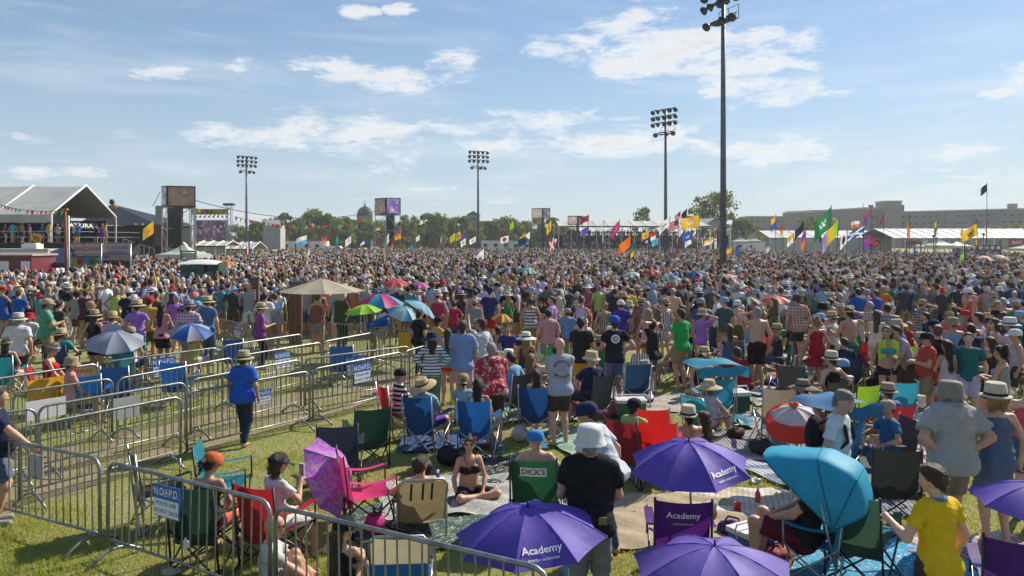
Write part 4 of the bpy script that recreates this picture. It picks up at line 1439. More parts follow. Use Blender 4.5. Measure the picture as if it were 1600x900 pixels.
ARMS = dict(down=((.27, .04, -.03), (.6, -.8, 0)), hip=((.165, -.05, .09), (1, -.35, .1)), front=((.09, .27, .24), (.5, -.2, -1)), cross=((-.1, .19, .25), (.7, .1, -.6)), cup=((.2, .3, .27), (.5, -.3, -1)),
            up=((.22, .05, 1.0), (1, -.2, 0)), head=((.05, -.02, .72), (1, .1, .3)), drink=((.07, .15, .66), (1, .3, -.2)), lap=((.1, .28, .05), (.8, -.3, -.3)), knee=((.15, .42, .1), (.7, -.2, -.3)), back=((.3, -.3, -.02), (.3, -1, 0)),
            phone=((.09, .3, .42), (.5, -.1, -1)), wave=((.3, .12, .8), (1, -.3, -.3)), chair=((.3, .3, .18), (.6, -.6, -.3)), clap=((.03, .3, .36), (.7, 0, -1)), behind=((.06, -.17, -.02), (.8, -.8, 0)), side=((.36, .1, .0), (.5, -.8, 0)), reach=((.2, .5, .1), (.5, -.4, -.7)))
LEGS = dict(stand=((.1, 0, 0), (0, 1, 0)), wide=((.19, 0, 0), (0, 1, 0)), sit=((.14, .46, 0), (.12, .5, 1)), ground=((.15, .62, 0), (.15, .2, 1)), cross=((-.12, .3, .02), (1, .35, .1)), stretch=((.12, .84, .02), (0, .1, 1)), kneesup=((.12, .45, 0), (0, .3, 1)))


def skeleton(sp):
    J = {}
    leg = sp.get('legs', 'stand')
    pz = dict(stand=.93, wide=.915, sit=.53, ground=.12, cross=.12, stretch=.12, kneesup=.12, bent=.9).get(leg if isinstance(leg, str) else 'stand', .93)
    pel = V(*sp.get('pelvis', (0, 0, pz)))
    Rt = rotm('Z', sp.get('twist', 0)) @ rotm('Y', sp.get('side', 0)) @ rotm('X', -sp.get('lean', 0))
    J['pel'], J['R'] = pel, Rt
    fem = sp.get('fem', 0)
    w_ = sp.get('w', 1.0)
    shw = (.155 if fem else .178) * (1 + (w_ - 1) * .6)
    J['shw'] = shw
    J['neck'] = pel + Rt @ V(0, -.01, .515)
    hy, hp, hr = sp.get('head', (0, 0, 0))
    Rh = rotm('Z', sp.get('twist', 0) * .6 + hy) @ rotm('X', -(sp.get('lean', 0) * .45 + hp)) @ rotm('Y', hr)
    J['Rh'] = Rh
    J['hc'] = J['neck'] + Rt @ V(0, .02, .055) + Rh @ V(0, .01, .115)
    for s_, k in ((-1, 'L'), (1, 'R')):
        J['sh' + k] = pel + Rt @ V(s_ * shw, 0, .465)
        ar = sp.get('arm' + k, sp.get('arms', 'down'))
        hd, hint = ARMS[ar] if isinstance(ar, str) else ar
        tgt = pel + Rt @ V(s_ * hd[0], hd[1], hd[2])
        el_, wr_ = ik(J['sh' + k], tgt, .285, .25, Rt @ V(s_ * hint[0], hint[1], hint[2]))
        J['el' + k], J['wr' + k] = el_, wr_
        lg = sp.get('leg' + k, leg)
        ft, kh = LEGS[lg] if isinstance(lg, str) else lg
        hipp = pel + rotm('Z', sp.get('twist', 0) * .5) @ V(s_ * .09, 0, -.02)
        J['hip' + k] = hipp
        an = V(s_ * ft[0], ft[1], ft[2] + .085)
        kn, an = ik(hipp, an, .43, .42, V(s_ * kh[0], kh[1], kh[2]))
        J['kn' + k], J['an' + k] = kn, an
    return J


I3 = np.eye(3)


def torso_prims(J, sp, shrink=0.):
    pel, Rt = J['pel'], J['R']
    fem, g_, be = sp.get('fem', 0), sp.get('w', 1.0), sp.get('belly', 0)
    at = lambda x, y, z: pel + Rt @ V(x, y, z)
    fl = (1, .7, 1)
    hw = .158 if fem else .15
    ww = .122 if fem else .145
    cw = .138 if fem else .16
    L = [(at(0, 0, -.02), at(0, 0, .08), hw * g_ - shrink, (hw - .01) * g_ - shrink, .05, Rt, fl),
         (at(0, 0, .08), at(0, 0, .24), (hw - .015) * g_ - shrink, ww * g_ - shrink, .05, Rt, fl),
         (at(0, .0, .24), at(0, -.005, .39), ww * g_ - shrink, cw * g_ - shrink, .05, Rt, fl),
         (J['shL'] + Rt @ V(.02, 0, -.01), J['shR'] + Rt @ V(-.02, 0, -.01), .06 * (.9 if fem else 1) * (1 + (g_ - 1) * .5) - shrink * .6, .06 * (.9 if fem else 1) * (1 + (g_ - 1) * .5) - shrink * .6, .05, None, None),
         (at(.07, -.05, -.03), at(-.07, -.05, -.03), .1 * g_ - shrink, .1 * g_ - shrink, .04, None, None)]
    if be:
        L.append((at(0, .05 + .03 * be, .1), at(0, .04 + .03 * be, .2), .12 + .04 * be - shrink, .11 + .04 * be - shrink, .06, Rt, (1.1, .9, 1)))
    if fem:
        for s_ in (-1, 1):
            L.append((at(s_ * .07, .075, .33), at(s_ * .07, .08, .33), .066 - shrink * .5, .066 - shrink * .5, .03, None, None))
    return L


def build_body(sp, J, v):
    cov_t = sp.get('top') not in (None, 'bikini', 'none')
    L = torso_prims(J, sp, .014 if cov_t else 0)
    g_, fem = sp.get('w', 1.0), sp.get('fem', 0)
    ga = (1 + (g_ - 1) * .7) * (.86 if fem else 1)
    gl = 1 + (g_ - 1) * .5
    Rt, Rh, hc = J['R'], J['Rh'], J['hc']
    L.append((J['neck'] - Rt @ V(0, 0, .04), hc + Rh @ V(0, -.02, -.05), .058 * (.85 if fem else 1), .052 * (.85 if fem else 1), .025, None, None))
    H_ = [(hc + Rh @ V(0, -.018, .02), hc + Rh @ V(0, .012, .03), .088, .084, .02, Rh, (.86, 1.02, 1.03)),
          (hc + Rh @ V(0, .035, -.03), hc + Rh @ V(0, .048, -.085), .066, .04, .035, Rh, (.95, 1, 1)),
          (hc + Rh @ V(0, .088, .0), hc + Rh @ V(0, .108, -.028), .01, .016, .012, None, None),
          (hc + Rh @ V(-.03, .078, .022), hc + Rh @ V(.03, .078, .022), .016, .016, .012, None, None),
          (hc + Rh @ V(-.012, .088, -.062), hc + Rh @ V(.012, .088, -.062), .011, .011, .01, None, None)]
    for s_ in (-1, 1):
        H_.append((hc + Rh @ V(s_ * .076, -.004, .008), hc + Rh @ V(s_ * .078, -.004, -.024), .021, .014, .008, Rh, (.5, 1, 1)))
    for k in 'LR':
        s_ = -1 if k == 'L' else 1
        sh, el_, wr_ = J['sh' + k], J['el' + k], J['wr' + k]
        sl = .008 if cov_t else 0
        L.append((sh, el_, .052 * ga - sl, .041 * ga, .03, None, None))
        L.append((el_, wr_, .042 * ga, .028 * ga, .02, None, None))
        L.append((el_ * .8 + wr_ * .2, el_ * .6 + wr_ * .4, .04 * ga, .036 * ga, .02, None, None))
        fd = (wr_ - el_) / (np.linalg.norm(wr_ - el_) + 1e-9)
        L.append((wr_, wr_ + fd * .07, .027, .03, .015, None, None))
        if v > .02:
            L.append((wr_ + fd * .07, wr_ + fd * .13, .026, .018, .015, None, None))
        hp, kn, an = J['hip' + k], J['kn' + k], J['an' + k]
        cb = sp.get('bottom') in ('pants', 'jeans')
        q = .014 if sp.get('bottom') else 0
        L.append((hp, kn, .09 * gl - q, .058 * gl - (.014 if cb else 0), .04, None, None))
        L.append((kn, an, .056 * gl - (.014 if cb else 0), .037, .025, None, None))
        bk = V(0, -.02, 0) if abs((an - kn)[2]) > .2 else V(0, 0, -.02)
        L.append((kn * .75 + an * .25 + bk, kn * .55 + an * .45 + bk, .053 * gl - (.014 if cb else 0), .046 * gl - (.014 if cb else 0), .03, None, None))
        toe = rotm('Z', -s_ * 12) @ V(0, .14, 0)
        tilt = V(0, 0, .09) if sp.get('legs') in ('stretch',) else V(0, 0, 0)
        L.append((an + V(0, -.03, -.045), an + toe + V(0, 0, -.05) + tilt, .035, .03, .025, None, None))
        J['toe' + k] = an + toe + V(0, 0, -.05) + tilt
    allp = L + H_
    F_ = field_for(allp, v)
    for p in allp:
        F_.cone(*p)
    vv, ff = F_.mesh('body')
    if v <= .02:
        ev, ef = hands_geo(J, sp)
        ff = np.concatenate([ff, ef + len(vv)])
        vv = np.concatenate([vv, ev])
    return mesh_np('body', vv, ff)


def field_for(prims, v, e=0.05):
    lo = np.min([np.minimum(p[0], p[1]) - max(p[2], p[3]) * (max(p[6]) if p[6] else 1) for p in prims], 0) - e - v
    hi = np.max([np.maximum(p[0], p[1]) + max(p[2], p[3]) * (max(p[6]) if p[6] else 1) for p in prims], 0) + e + v
    return Fld(lo, hi, v)


def hands_geo(J, sp):
    """four fingers and a thumb for each hand, curled, rooted in the palm"""
    m = MB()
    for k in 'LR':
        s_ = -1 if k == 'L' else 1
        el_, wr_ = J['el' + k], J['wr' + k]
        fd = Vector(wr_ - el_).normalized()
        side = Vector(J['R'] @ V(0, 1, 0))
        side = (side - fd * side.dot(fd))
        if side.length < .2:
            side = Vector((0, 0, 1)) - fd * fd.z
        side.normalize()
        pn = fd.cross(side) * s_            # palm side
        w0 = Vector(wr_)
        cu = sp.get('curl', .7)
        for i, (off, ln) in enumerate(((.024, .068), (.008, .076), (-.008, .07), (-.023, .055))):
            a = w0 + fd * .078 + side * off
            d1 = (fd * math.cos(cu * .5) + pn * math.sin(cu * .5))
            d2 = (fd * math.cos(cu * 1.4) + pn * math.sin(cu * 1.4))
            m.tube([a - fd * .02, a + d1 * ln * .5, a + d1 * ln * .5 + d2 * ln * .5], [.0095, .009, .006], 4 + 2 * 0 + 2)
        a = w0 + fd * .03 + side * .022
        d1 = (fd * .6 + side * .7 + pn * .25).normalized()
        d2 = (fd * .85 + side * .3 + pn * .4).normalized()
        m.tube([a, a + d1 * .035, a + d1 * .035 + d2 * .03], [.012, .0105, .007], 6)
    vs = np.array(m.v)
    q = []
    for f in m.f:
        if len(f) == 4:
            q.append(f)
        elif len(f) == 6:
            q.append((f[0], f[1], f[2], f[3]))
            q.append((f[3], f[4], f[5], f[0]))
    return vs, np.array(q)


def build_top(sp, J, v):
    kind = sp['top']
    Rt, pel = J['R'], J['pel']
    e = dict(tee=.016, polo=.018, long=.02, tank=.01, dress=.012, bikini=.012, crop=.01, shirt=.024).get(kind, .016) + sp.get('loose', 0)
    g_, fem = sp.get('w', 1.0), sp.get('fem', 0)
    ga = (1 + (g_ - 1) * .7) * (.86 if fem else 1)
    P_ = torso_prims(J, sp)
    x_ = .014 if kind in ('tee', 'polo', 'shirt', 'long', 'tank') else 0
    pr = [(p[0], p[1], p[2] + e + (x_ if i in (0, 4) else 0) - (.006 if i == 3 else 0), p[3] + e + (x_ if i in (0, 4) else x_ * .5 if i == 1 else 0) - (.006 if i == 3 else 0)) + tuple(p[4:]) for i, p in enumerate(P_)]
    if kind in ('tank', 'dress', 'crop', 'bikini'):
        pr = [p for i, p in enumerate(pr) if i != 3]
        ch = J['R'] @ V(0, 0, 1)
        cw = (.125 if fem else .14) * g_ + e
        pr.append((pel + Rt @ V(0, 0, .36), pel + Rt @ V(0, -.01, .44), cw - .005, cw - .045, .04, Rt, (1, .62, 1)))
    sl = {'tee': .62, 'polo': .66, 'shirt': .72, 'long': 1.0}.get(kind, 0)
    if sl:
        for k in 'LR':
            sh, el_, wr_ = J['sh' + k], J['el' + k], J['wr' + k]
            end = sh + (el_ - sh) * sl
            pr.append((sh + (el_ - sh) * .06, end, .05 * ga + e * .8, (.054 if kind != 'long' else .046) * ga + e, .022, None, None, int(kind != 'long')))
            if kind == 'long':
                pr.append((el_, el_ * .12 + wr_ * .88, .046 * ga + e, .035 * ga + e, .02, None, None, 1))
    hem = sp.get('hem', dict(tee=-.1, polo=-.09, shirt=-.13, long=-.1, tank=-.07, dress=-.05, crop=.22, bikini=.27)[kind])
    if sp.get('legs') in ('sit', 'ground', 'cross', 'stretch', 'kneesup'):
        hem = max(hem, -.03)
    if kind == 'dress':
        if sp.get('legs', 'stand') in ('stand', 'wide'):
            kn = (J['knL'] + J['knR']) / 2
            bt = pel * .15 + kn * .85 if sp.get('dlen') is None else V(kn[0], kn[1], sp['dlen'])
            pr.append((pel, bt, .165 * g_, .2 * g_ + .02, .05, I3, (1, .75, 1)))
        else:
            for k in 'LR':
                pr.append((J['hip' + k], J['hip' + k] * .25 + J['kn' + k] * .75, .12, .11, .06, None, None))
    F_ = field_for(pr, v)
    for p in pr:
        F_.cone(*p)
    if kind != 'bikini':
        F_.folds(sp.get('fold', .0095), sp.get('seed', 1))
    if kind == 'dress':
        F_.plane(V(0, 0, sp.get('dlen', min(J['knL'][2], J['knR'][2]) + .08) if sp.get('legs', 'stand') in ('stand', 'wide') else -1), V(0, 0, -1))
    else:
        F_.plane(pel + Rt @ V(0, 0, hem), -(Rt @ V(0, 0, 1)))
    up = Rt @ V(0, 0, 1)
    if kind == 'bikini':
        F_.plane(pel + Rt @ V(0, 0, .385), up)
    elif kind in ('tank', 'dress', 'crop'):
        F_.plane(pel + Rt @ V(0, 0, .47), up)
        F_.cut_ball(J['neck'] + Rt @ V(0, .05, -.01), .1)
    else:
        F_.cut_ball(J['neck'] + Rt @ V(0, .012, .035), .074)
    if sl:
        for k in 'LR':
            sh, el_, wr_ = J['sh' + k], J['el' + k], J['wr' + k]
    r_ = F_.mesh('shirt')
    return mesh_np('shirt', *r_) if r_ else None


def build_bottom(sp, J, v):
    kind = sp['bottom']
    Rt, pel = J['R'], J['pel']
    g_ = sp.get('w', 1.0)
    gl = 1 + (g_ - 1) * .5
    tp = torso_prims(J, sp)
    pr = [(p[0], p[1], p[2] + .014, p[3] + .012) + tuple(p[4:]) for p in (tp[0], tp[4])]
    loose = dict(shorts=.022, trunks=.026, jeans=.014, pants=.02, skirt=.02, hot=.008)[kind]
    fr = sp.get('slen', dict(shorts=.84, trunks=.9, hot=.3, jeans=1, pants=1, skirt=.7)[kind])
    if kind == 'skirt' and sp.get('legs', 'stand') in ('stand', 'wide'):
        kn = (J['knL'] + J['knR']) / 2
        pr.append((pel, pel * (1 - fr) + kn * fr, .165 * g_, .2 * g_, .05, I3, (1, .75, 1)))
    else:
        for k in 'LR':
            hp, kn, an = J['hip' + k], J['kn' + k], J['an' + k]
            pr.append((hp, hp + (kn - hp) * fr, .092 * gl + loose * .6, (.07 if fr > .5 else .088) * gl + loose, .03, None, None, int(fr < 1)))
            if kind in ('jeans', 'pants'):
                pr.append((kn, kn * .08 + an * .92, .06 * gl + loose, .05 + loose, .03, None, None))
    F_ = field_for(pr, v)
    for p in pr:
        F_.cone(*p)
    F_.folds(.006, sp.get('seed', 1) + 5)
    F_.plane(pel + Rt @ V(0, 0, sp.get('rise', .1)), Rt @ V(0, 0, 1))
    if kind == 'skirt' and sp.get('legs', 'stand') in ('stand', 'wide'):
        F_.plane(V(0, 0, pel[2] * (1 - fr) + J['knL'][2] * fr), V(0, 0, -1))
    r_ = F_.mesh('shorts')
    nm = dict(shorts='shorts', trunks='shorts', hot='shorts', jeans='jeans', pants='trousers', skirt='skirt')[kind]
    return nm, mesh_np(nm, *r_)


def build_hair(sp, J, v):
    kind = sp.get('hair', 'short')
    if kind == 'bald':
        return None
    Rt, Rh, hc = J['R'], J['Rh'], J['hc']
    cov = sp.get('hat') not in (None, 'visor', 'headband')
    t_ = .004 if cov else sp.get('hairt', .013)
    pr = [(hc + Rh @ V(0, -.02, .022), hc + Rh @ V(0, .01, .034), .088 + t_, .083 + t_, .02, Rh, (.88, 1.02, 1.03))]
    nape = (hc + Rh @ V(0, -.045, -.01), J['neck'] * .35 + (hc + Rh @ V(0, -.05, -.075)) * .65 + Rh @ V(0, -.012, 0), .066 + t_ * .6, .05 + t_ * .3, .03, Rh, (1.08, .9, 1))
    pr.append(nape)
    ex = []
    if kind == 'long':
        a = hc + Rh @ V(0, -.055, -.0)
        b = hc + Rh @ V(0, -.075, -.13)
        ln = sp.get('hairlen', .32)
        c = J['neck'] + Rt @ V(0, -.105, .1 - ln)
        ex = [(a, b, .085, .075, .03, Rh, (1, .75, 1)), (b, c, .075, .05, .03, Rt, (1.25, .6, 1))]
    if kind == 'bob':
        for s_ in (-1, 1):
            ex.append((hc + Rh @ V(s_ * .05, -.04, 0), hc + Rh @ V(s_ * .06, -.035, -.11), .06, .045, .03, None, None))
    if kind == 'pony':
        a = hc + Rh @ V(0, -.11, .03)
        ex = [(a, a + Rh @ V(0, -.05, -.05), .03, .035, .02, None, None), (a + Rh @ V(0, -.05, -.05), a + Rh @ V(0, -.03, -.2), .035, .015, .02, None, None)]
    if kind == 'bun':
        ex = [(hc + Rh @ V(0, -.07, .1), hc + Rh @ V(0, -.07, .11), .045, .045, .015, None, None)]
    F_ = field_for(pr + ex, v)
    for p in pr:
        F_.cone(*p)
    low = -.06 if kind in ('long', 'bob') else -.05
    F_.plane(hc + Rh @ V(0, .045 if kind != 'long' else .03, .03), Rh @ V(0, .74, -.67))
    F_.plane(hc + Rh @ V(0, 0, low), Rh @ V(0, .75, -1) / 1.25)
    for p in ex:
        F_.cone(*p)
    F_.folds(.006, 3 + sp.get('seed', 1))
    r_ = F_.mesh('hair')
    if not r_:
        return None
    vv, ff = r_
    if v <= .02:                                  # loose locks break the outline
        gg = np.random.default_rng(sp.get('seed', 1))
        n_ = 420 if ex else 260
        p = vv[gg.integers(0, len(vv), n_)]
        if cov:
            p = p[(p - hc) @ (Rh @ V(0, 0, 1)) < -.02]
            n_ = len(p)
        ax_ = J['Rh'] @ V(0, -.2, -1)
        nr = p - hc
        nr[:, 2] *= .3 if ex else 1
        nr /= np.linalg.norm(nr, axis=1)[:, None]
        d_ = nr * gg.uniform(.15, .6, (n_, 1)) + ax_ * gg.uniform(.3, 1, (n_, 1)) + gg.normal(0, .3, (n_, 3))
        d_ /= np.linalg.norm(d_, axis=1)[:, None]
        L_ = gg.uniform(.015, .034, (n_, 1)) * (1.7 if ex else 1)
        sd = np.cross(d_, nr)
        sd /= np.linalg.norm(sd, axis=1)[:, None] + 1e-6
        q = np.stack([p - nr * .006, p + d_ * L_ * .5 + sd * .005, p + d_ * L_, p + d_ * L_ * .5 - sd * .005], 1).reshape(-1, 3)
        ff = np.concatenate([ff, np.arange(4 * n_).reshape(n_, 4) + len(vv)])
        vv = np.concatenate([vv, q])
    return mesh_np('hair', vv, ff)


# ---- headgear, made about the head's centre
def hat_meshes():
    D = {}
    E = 1.12
    c = MB()
    c.lathe([(.112, .012), (.114, .04), (.108, .085), (.085, .122), (.05, .138), (.001, .143)], 18, ell=E)
    c.grid(lambda u, v: Vector((.085 * math.sin((u - .5) * 2.2) * (1 + .12 * v), .105 + (.085 * v) * math.cos((u - .5) * 1.9), .022 - .02 * v - .012 * (2 * u - 1) ** 2)), 8, 3)
    c.lathe([(.014, .142), (.01, .15), (.001, .152)], 8)
    D['cap'] = (c.mesh('cap', M['cloth']), None)
    b = MB()
    b.lathe([(.147, -.022), (.145, -.017), (.118, .016), (.114, .06), (.109, .105), (.096, .128), (.001, .137)], 22, ell=E)
    D['bucket'] = (b.mesh('bucket_hat', M['cloth']), None)

    def fed(br, tall, name, droop=.0, dent=.02, curl=.0):
        f = MB()
        n = 24

        def ring(r, z, k):
            a = 2 * math.pi * k / n
            x, y = r * math.cos(a), r * E * math.sin(a)
            return Vector((x, y, z))
        prof = [(br, .018 - droop), (br * .98, .026 - droop), (.14, .028), (.117, .03), (.112, .06), (.1, tall - .01), (.085, tall), (.05, tall - dent), (.001, tall - dent * 1.2)]
        vs = []
        for (r, z) in prof:
            for k in range(n):
                p = ring(r, z, k)
                if r > .13:
                    p.z += curl * abs(math.cos(2 * math.pi * k / n)) ** 3
                vs.append(p)
        f.add(vs, [(i * n + k, i * n + (k + 1) % n, (i + 1) * n + (k + 1) % n, (i + 1) * n + k) for i in range(len(prof) - 1) for k in range(n)], True)
        me = f.mesh(name, M['straw'])
        bd = MB().lathe([(.119, .03), (.1165, .058)], 24, ell=E).mesh('hat_band', M['cloth'])
        return me, bd
    D['fedora'] = fed(.16, .165, 'straw_fedora', .005)
    D['panama'] = fed(.185, .16, 'panama_hat', .012)
    D['sunhat'] = fed(.24, .142, 'sun_hat', .035, .006)
    D['cowboy'] = fed(.2, .175, 'cowboy_hat', .0, .025, .055)
    v_ = MB()
    v_.lathe([(.113, .02), (.115, .055), (.113, .055)], 18, ell=E)
    v_.grid(lambda u, v: Vector((.088 * math.sin((u - .5) * 2.2) * (1 + .15 * v), .105 + (.1 * v) * math.cos((u - .5) * 1.9), .03 - .025 * v - .012 * (2 * u - 1) ** 2)), 8, 3)
    D['visor'] = (v_.mesh('sun_visor', M['cloth']), None)
    d_ = MB()
    d_.lathe([(.112, .0), (.113, .05), (.1, .1), (.06, .126), (.001, .132)], 16, ell=E)
    d_.grid(lambda u, v: Vector(((u - .5) * .09 * (.4 + v), -.115 - .05 * v, .01 - .1 * v + .01 * math.sin(6 * u))), 3, 3)
    D['bandana'] = (d_.mesh('bandana', M['dotted']), None)
    D['headband'] = (MB().lathe([(.111, .03), (.113, .06), (.11, .06)], 18, ell=E).mesh('headband', M['cloth']), None)
    return D


HATS = hat_meshes()
gl_ = MB()
for s_ in (-1, 1):
    gl_.grid(lambda u, v: Vector((s_ * .034 + (u - .5) * .05, .098 - .25 * (u - .5) ** 2 * .08 - (.012 if (u - .5) * s_ > .3 else 0), .022 + (v - .5) * .036 * (1 - .5 * (2 * u - 1) ** 2))), 6, 4)
    gl_.tube([(s_ * .058, .088, .028), (s_ * .08, .05, .026), (s_ * .083, -.02, .022)], .0035, 4)
gl_.tube([(-.012, .102, .026), (.012, .102, .026)], .003, 4)
SUNG = gl_.mesh('sunglasses', M['lens'])
EYE = MB().lathe([(.001, .009), (.006, .0065), (.0095, 0), (.006, -.0065), (.001, -.009)], 8).mesh('eye', mat('eye_dark', (.03, .02, .015), .2))
MOUTH = MB().tube([(-.022, .0, -.002), (-.01, .006, .001), (.01, .006, .001), (.022, 0, -.002)], .0055, 5).mesh('mouth', mat('lips', (.28, .09, .08), .5))
BROW = MB().tube([(-.018, -.004, -.003), (0, 0, .002), (.018, -.004, -.003)], .004, 4).mesh('eyebrow', M['hair'])


def head_mat(J):
    m = Matrix([list(r) for r in J['Rh']]).to_4x4()
    m.translation = Vector(J['hc'])
    return m


def add_hat(root, hm, kind, col, band=(.02, .02, .025), tilt=0, name=None, turn=0):
    me, bd = HATS[kind]
    o = link(name or me.name, me, root, None, col)
    o.matrix_local = hm @ Matrix.Translation((0, -.004, -.012)) @ Matrix.Rotation(R(turn), 4, 'Z') @ Matrix.Rotation(R(-tilt), 4, 'X')
    if bd:
        link('hat_band', bd, o, None, band)
    return o


def make_person(sp, v=.03, loc=(0, 0, 0), rz=0):
    """person > body, hair, shirt, shorts, hat, shoes ..."""
    J = skeleton(sp)
    root = empty('person', loc, rz, sp.get('label'), 'person', sp.get('group'))
    root.scale = (sp.get('h', 1.0),) * 3
    skin = sp.get('skin', (.5, .3, .21))
    link('body', build_body(sp, J, v), root, M['skin'], skin)
    hm = head_mat(J)
    if sp.get('top') and sp['top'] != 'none':
        me = build_top(sp, J, v)
        if me:
            nm = dict(tee='t_shirt', polo='polo_shirt', long='long_sleeved_shirt', tank='tank_top', dress='dress', bikini='bikini_top', crop='crop_top', shirt='shirt')[sp['top']]
            o = link(nm, me, root, M[sp.get('topmat', 'cloth')], sp.get('tc', (.3, .3, .3)))
    if sp.get('bottom'):
        nm, me = build_bottom(sp, J, v)
        link(nm, me, root, M[sp.get('botmat', 'cloth')], sp.get('bc', (.1, .1, .12)))
    me = build_hair(sp, J, v)
    if me:
        link('hair', me, root, M['hair'], sp.get('hc', (.05, .03, .02)))
    if sp.get('shoes') is not None:
        for k in 'LR':
            an, toe = J['an' + k], J['toe' + k]
            pr = [(an + V(0, -.035, -.04), toe + V(0, .01, .0), .044, .042, .02, None, None)]
            F_ = field_for(pr, v * .8)
            for p in pr:
                F_.cone(*p)
            F_.plane(V(0, 0, an[2] - .085), V(0, 0, -1)) if sp.get('legs', 'stand') in ('stand', 'wide', 'sit') else None
            link('shoe', mesh_np('shoe', *F_.mesh('shoe')), root, M['cloth'], sp['shoes'])
    hk = sp.get('hat')
    if hk:
        add_hat(root, hm, hk, sp.get('hatc', (.5, .4, .25)), sp.get('band', (.02, .02, .025)), sp.get('tilt', 0), None, sp.get('hturn', 0))
    if sp.get('glasses'):
        link('sunglasses', SUNG, root).matrix_local = hm
    elif sp.get('face'):
        for s_ in (-1, 1):
            link('eye', EYE, root).matrix_local = hm @ Matrix.Translation((s_ * .032, .0835, .008))
    if sp.get('face') or sp.get('glasses'):
        for s_ in (-1, 1):
            link('eyebrow', BROW, root, None, sp.get('hc', (.05, .03, .02))).matrix_local = hm @ Matrix.Translation((s_ * .033, .095, .034))
        link('mouth', MOUTH, root).matrix_local = hm @ Matrix.Translation((0, .0955, -.062))
    return root, J


def at_hand(root, J, k):
    """where the hand of side k is, in the person's own space"""
    fd = J['wr' + k] - J['el' + k]
    fd = fd / np.linalg.norm(fd)
    return Vector(J['wr' + k] + fd * .08)
# ------------------------------------------------------------------ crowd barriers
MBLUE = mat('sign_blue', (.02, .12, .42), .5, 0, .08, 6)
MWHITE = mat('sign_white', (.72, .73, .74), .5, 0, .06, 6)
BH = 1.02
pick_me = MB().cyl((0, 0, .2), (0, 0, BH), .0085, n=6, cap=False).mesh('picket', M['steel'])
foot_me = MB().tube([(0, -.33, .012), (0, -.24, .06), (0, -.12, .125), (0, 0, .14), (0, .12, .125), (0, .24, .06), (0, .33, .012)], .018, 6).mesh('foot', M['steel'])


def barrier(a, b, label):
    """a, b: pixel places of the two ends of the top rail"""
    p0, p1 = gp(a[0], a[1], BH), gp(b[0], b[1], BH)
    d = p1 - p0
    L = d.length
    t = empty('crowd_barrier', p0, math.atan2(d.y, d.x), label, 'barrier', 'steel crowd barriers along the lane')
    t.rotation_euler.x = random.uniform(-.018, .018)
    rc = .13
    pts = [(0, 0, .1), (0, 0, BH - rc)] + [(rc - rc * math.cos(q), 0, BH - rc + rc * math.sin(q)) for q in (R(25), R(50), R(75))] + [(rc + .02, 0, BH)]
    pts += [(L - x, y, z) for (x, y, z) in reversed(pts)]
    MB().tube(pts, .0205, 8).build('frame', M['steel'], t)
    MB().cyl((.02, 0, .2), (L - .02, 0, .2), .015, n=6).build('bottom_rail', M['steel'], t)
    n = max(2, round(L / .125))
    for i in range(1, n):
        o = link('picket', pick_me, t)
        o.location = (L * i / n, 0, 0)
    for x in (.16, L - .16):
        link('foot', foot_me, t).location = (x, 0, 0)
        MB().cyl((x, 0, .13), (x, 0, .2), .016, n=6).build('foot_stub', M['steel'], t)
    return t, p0, math.atan2(d.y, d.x), L


A0 = barrier((-70, 671), (157, 716), 'crowd barrier meeting the one with the large police sign, a man leaning on it')
A1 = barrier((168, 722), (421, 785), 'crowd barrier carrying the largest police sign beside the grass')
A2 = barrier((432, 790), (858, 889), 'crowd barrier with a cream and blue chair showing through its bars')
B1 = barrier((30, 668), (282, 619), 'crowd barrier on the near side of the straw lane, ending beside the man in navy')
B2 = barrier((292, 614), (484, 580), 'crowd barrier right behind the walker in blue blouse')
B3 = barrier((489, 577), (628, 550), 'crowd barrier with small police sign behind the folded green chair')
B4 = barrier((632, 549), (664, 540), 'short barrier piece ending behind the woman in navy sun hat')
C1 = barrier((-60, 655), (56, 637), 'second-row barrier at the start of the straw lane')
C2 = barrier((60, 636), (290, 597), 'second-row barrier with a grey plate hung on it')
C3 = barrier((298, 594), (470, 562), 'second-row barrier across the lane from the walker in blue')
C4 = barrier((477, 561), (640, 541), 'second-row barrier with small police sign near its middle')
D1 = barrier((20, 614), (175, 591), 'third-row barrier with a white plate, before the red folding chair')
D2 = barrier((184, 592), (364, 559), 'third-row barrier beside the blue chairs')
D3 = barrier((368, 557), (502, 535), 'third-row barrier carrying a police sign beside the riveted post')
D4 = barrier((506, 534), (610, 515), 'third-row barrier below the rainbow parasol')
E1 = barrier((-70, 602), (153, 568), 'fourth-row barrier with a yellow plate')
E2 = barrier((166, 565), (340, 543), 'fourth-row barrier with police sign under the blue and white parasols')
E3 = barrier((348, 541), (472, 522), 'fourth-row barrier ending at the riveted post')
G1 = barrier((505, 503), (580, 511), 'cross barrier beneath the tan market parasol')
G2 = barrier((583, 511), (660, 519), 'cross barrier with yellow plate left of the navy sun hat')
G3 = barrier((335, 497), (392, 508), 'cross barrier behind the plum blouse with a blue sign')


def plate(bar, u, w_, h_, m_, name, label, top=.94, col=None, side=-1):
    t0, p0, ang, L = bar
    t = empty(name, p0 + Matrix.Rotation(ang, 3, 'Z') @ Vector((L * u, side * .04, 0)), ang, label, 'sign')
    if m_:
        MB().box((0, 0, top - h_ / 2), (w_, .012, h_)).build('board', m_, t)
        for s_ in (-1, 1):
            MB().box((s_ * w_ * .42, .02, top - .03), (.015, .05, .02)).build('clip', M['black'], t)
    return t


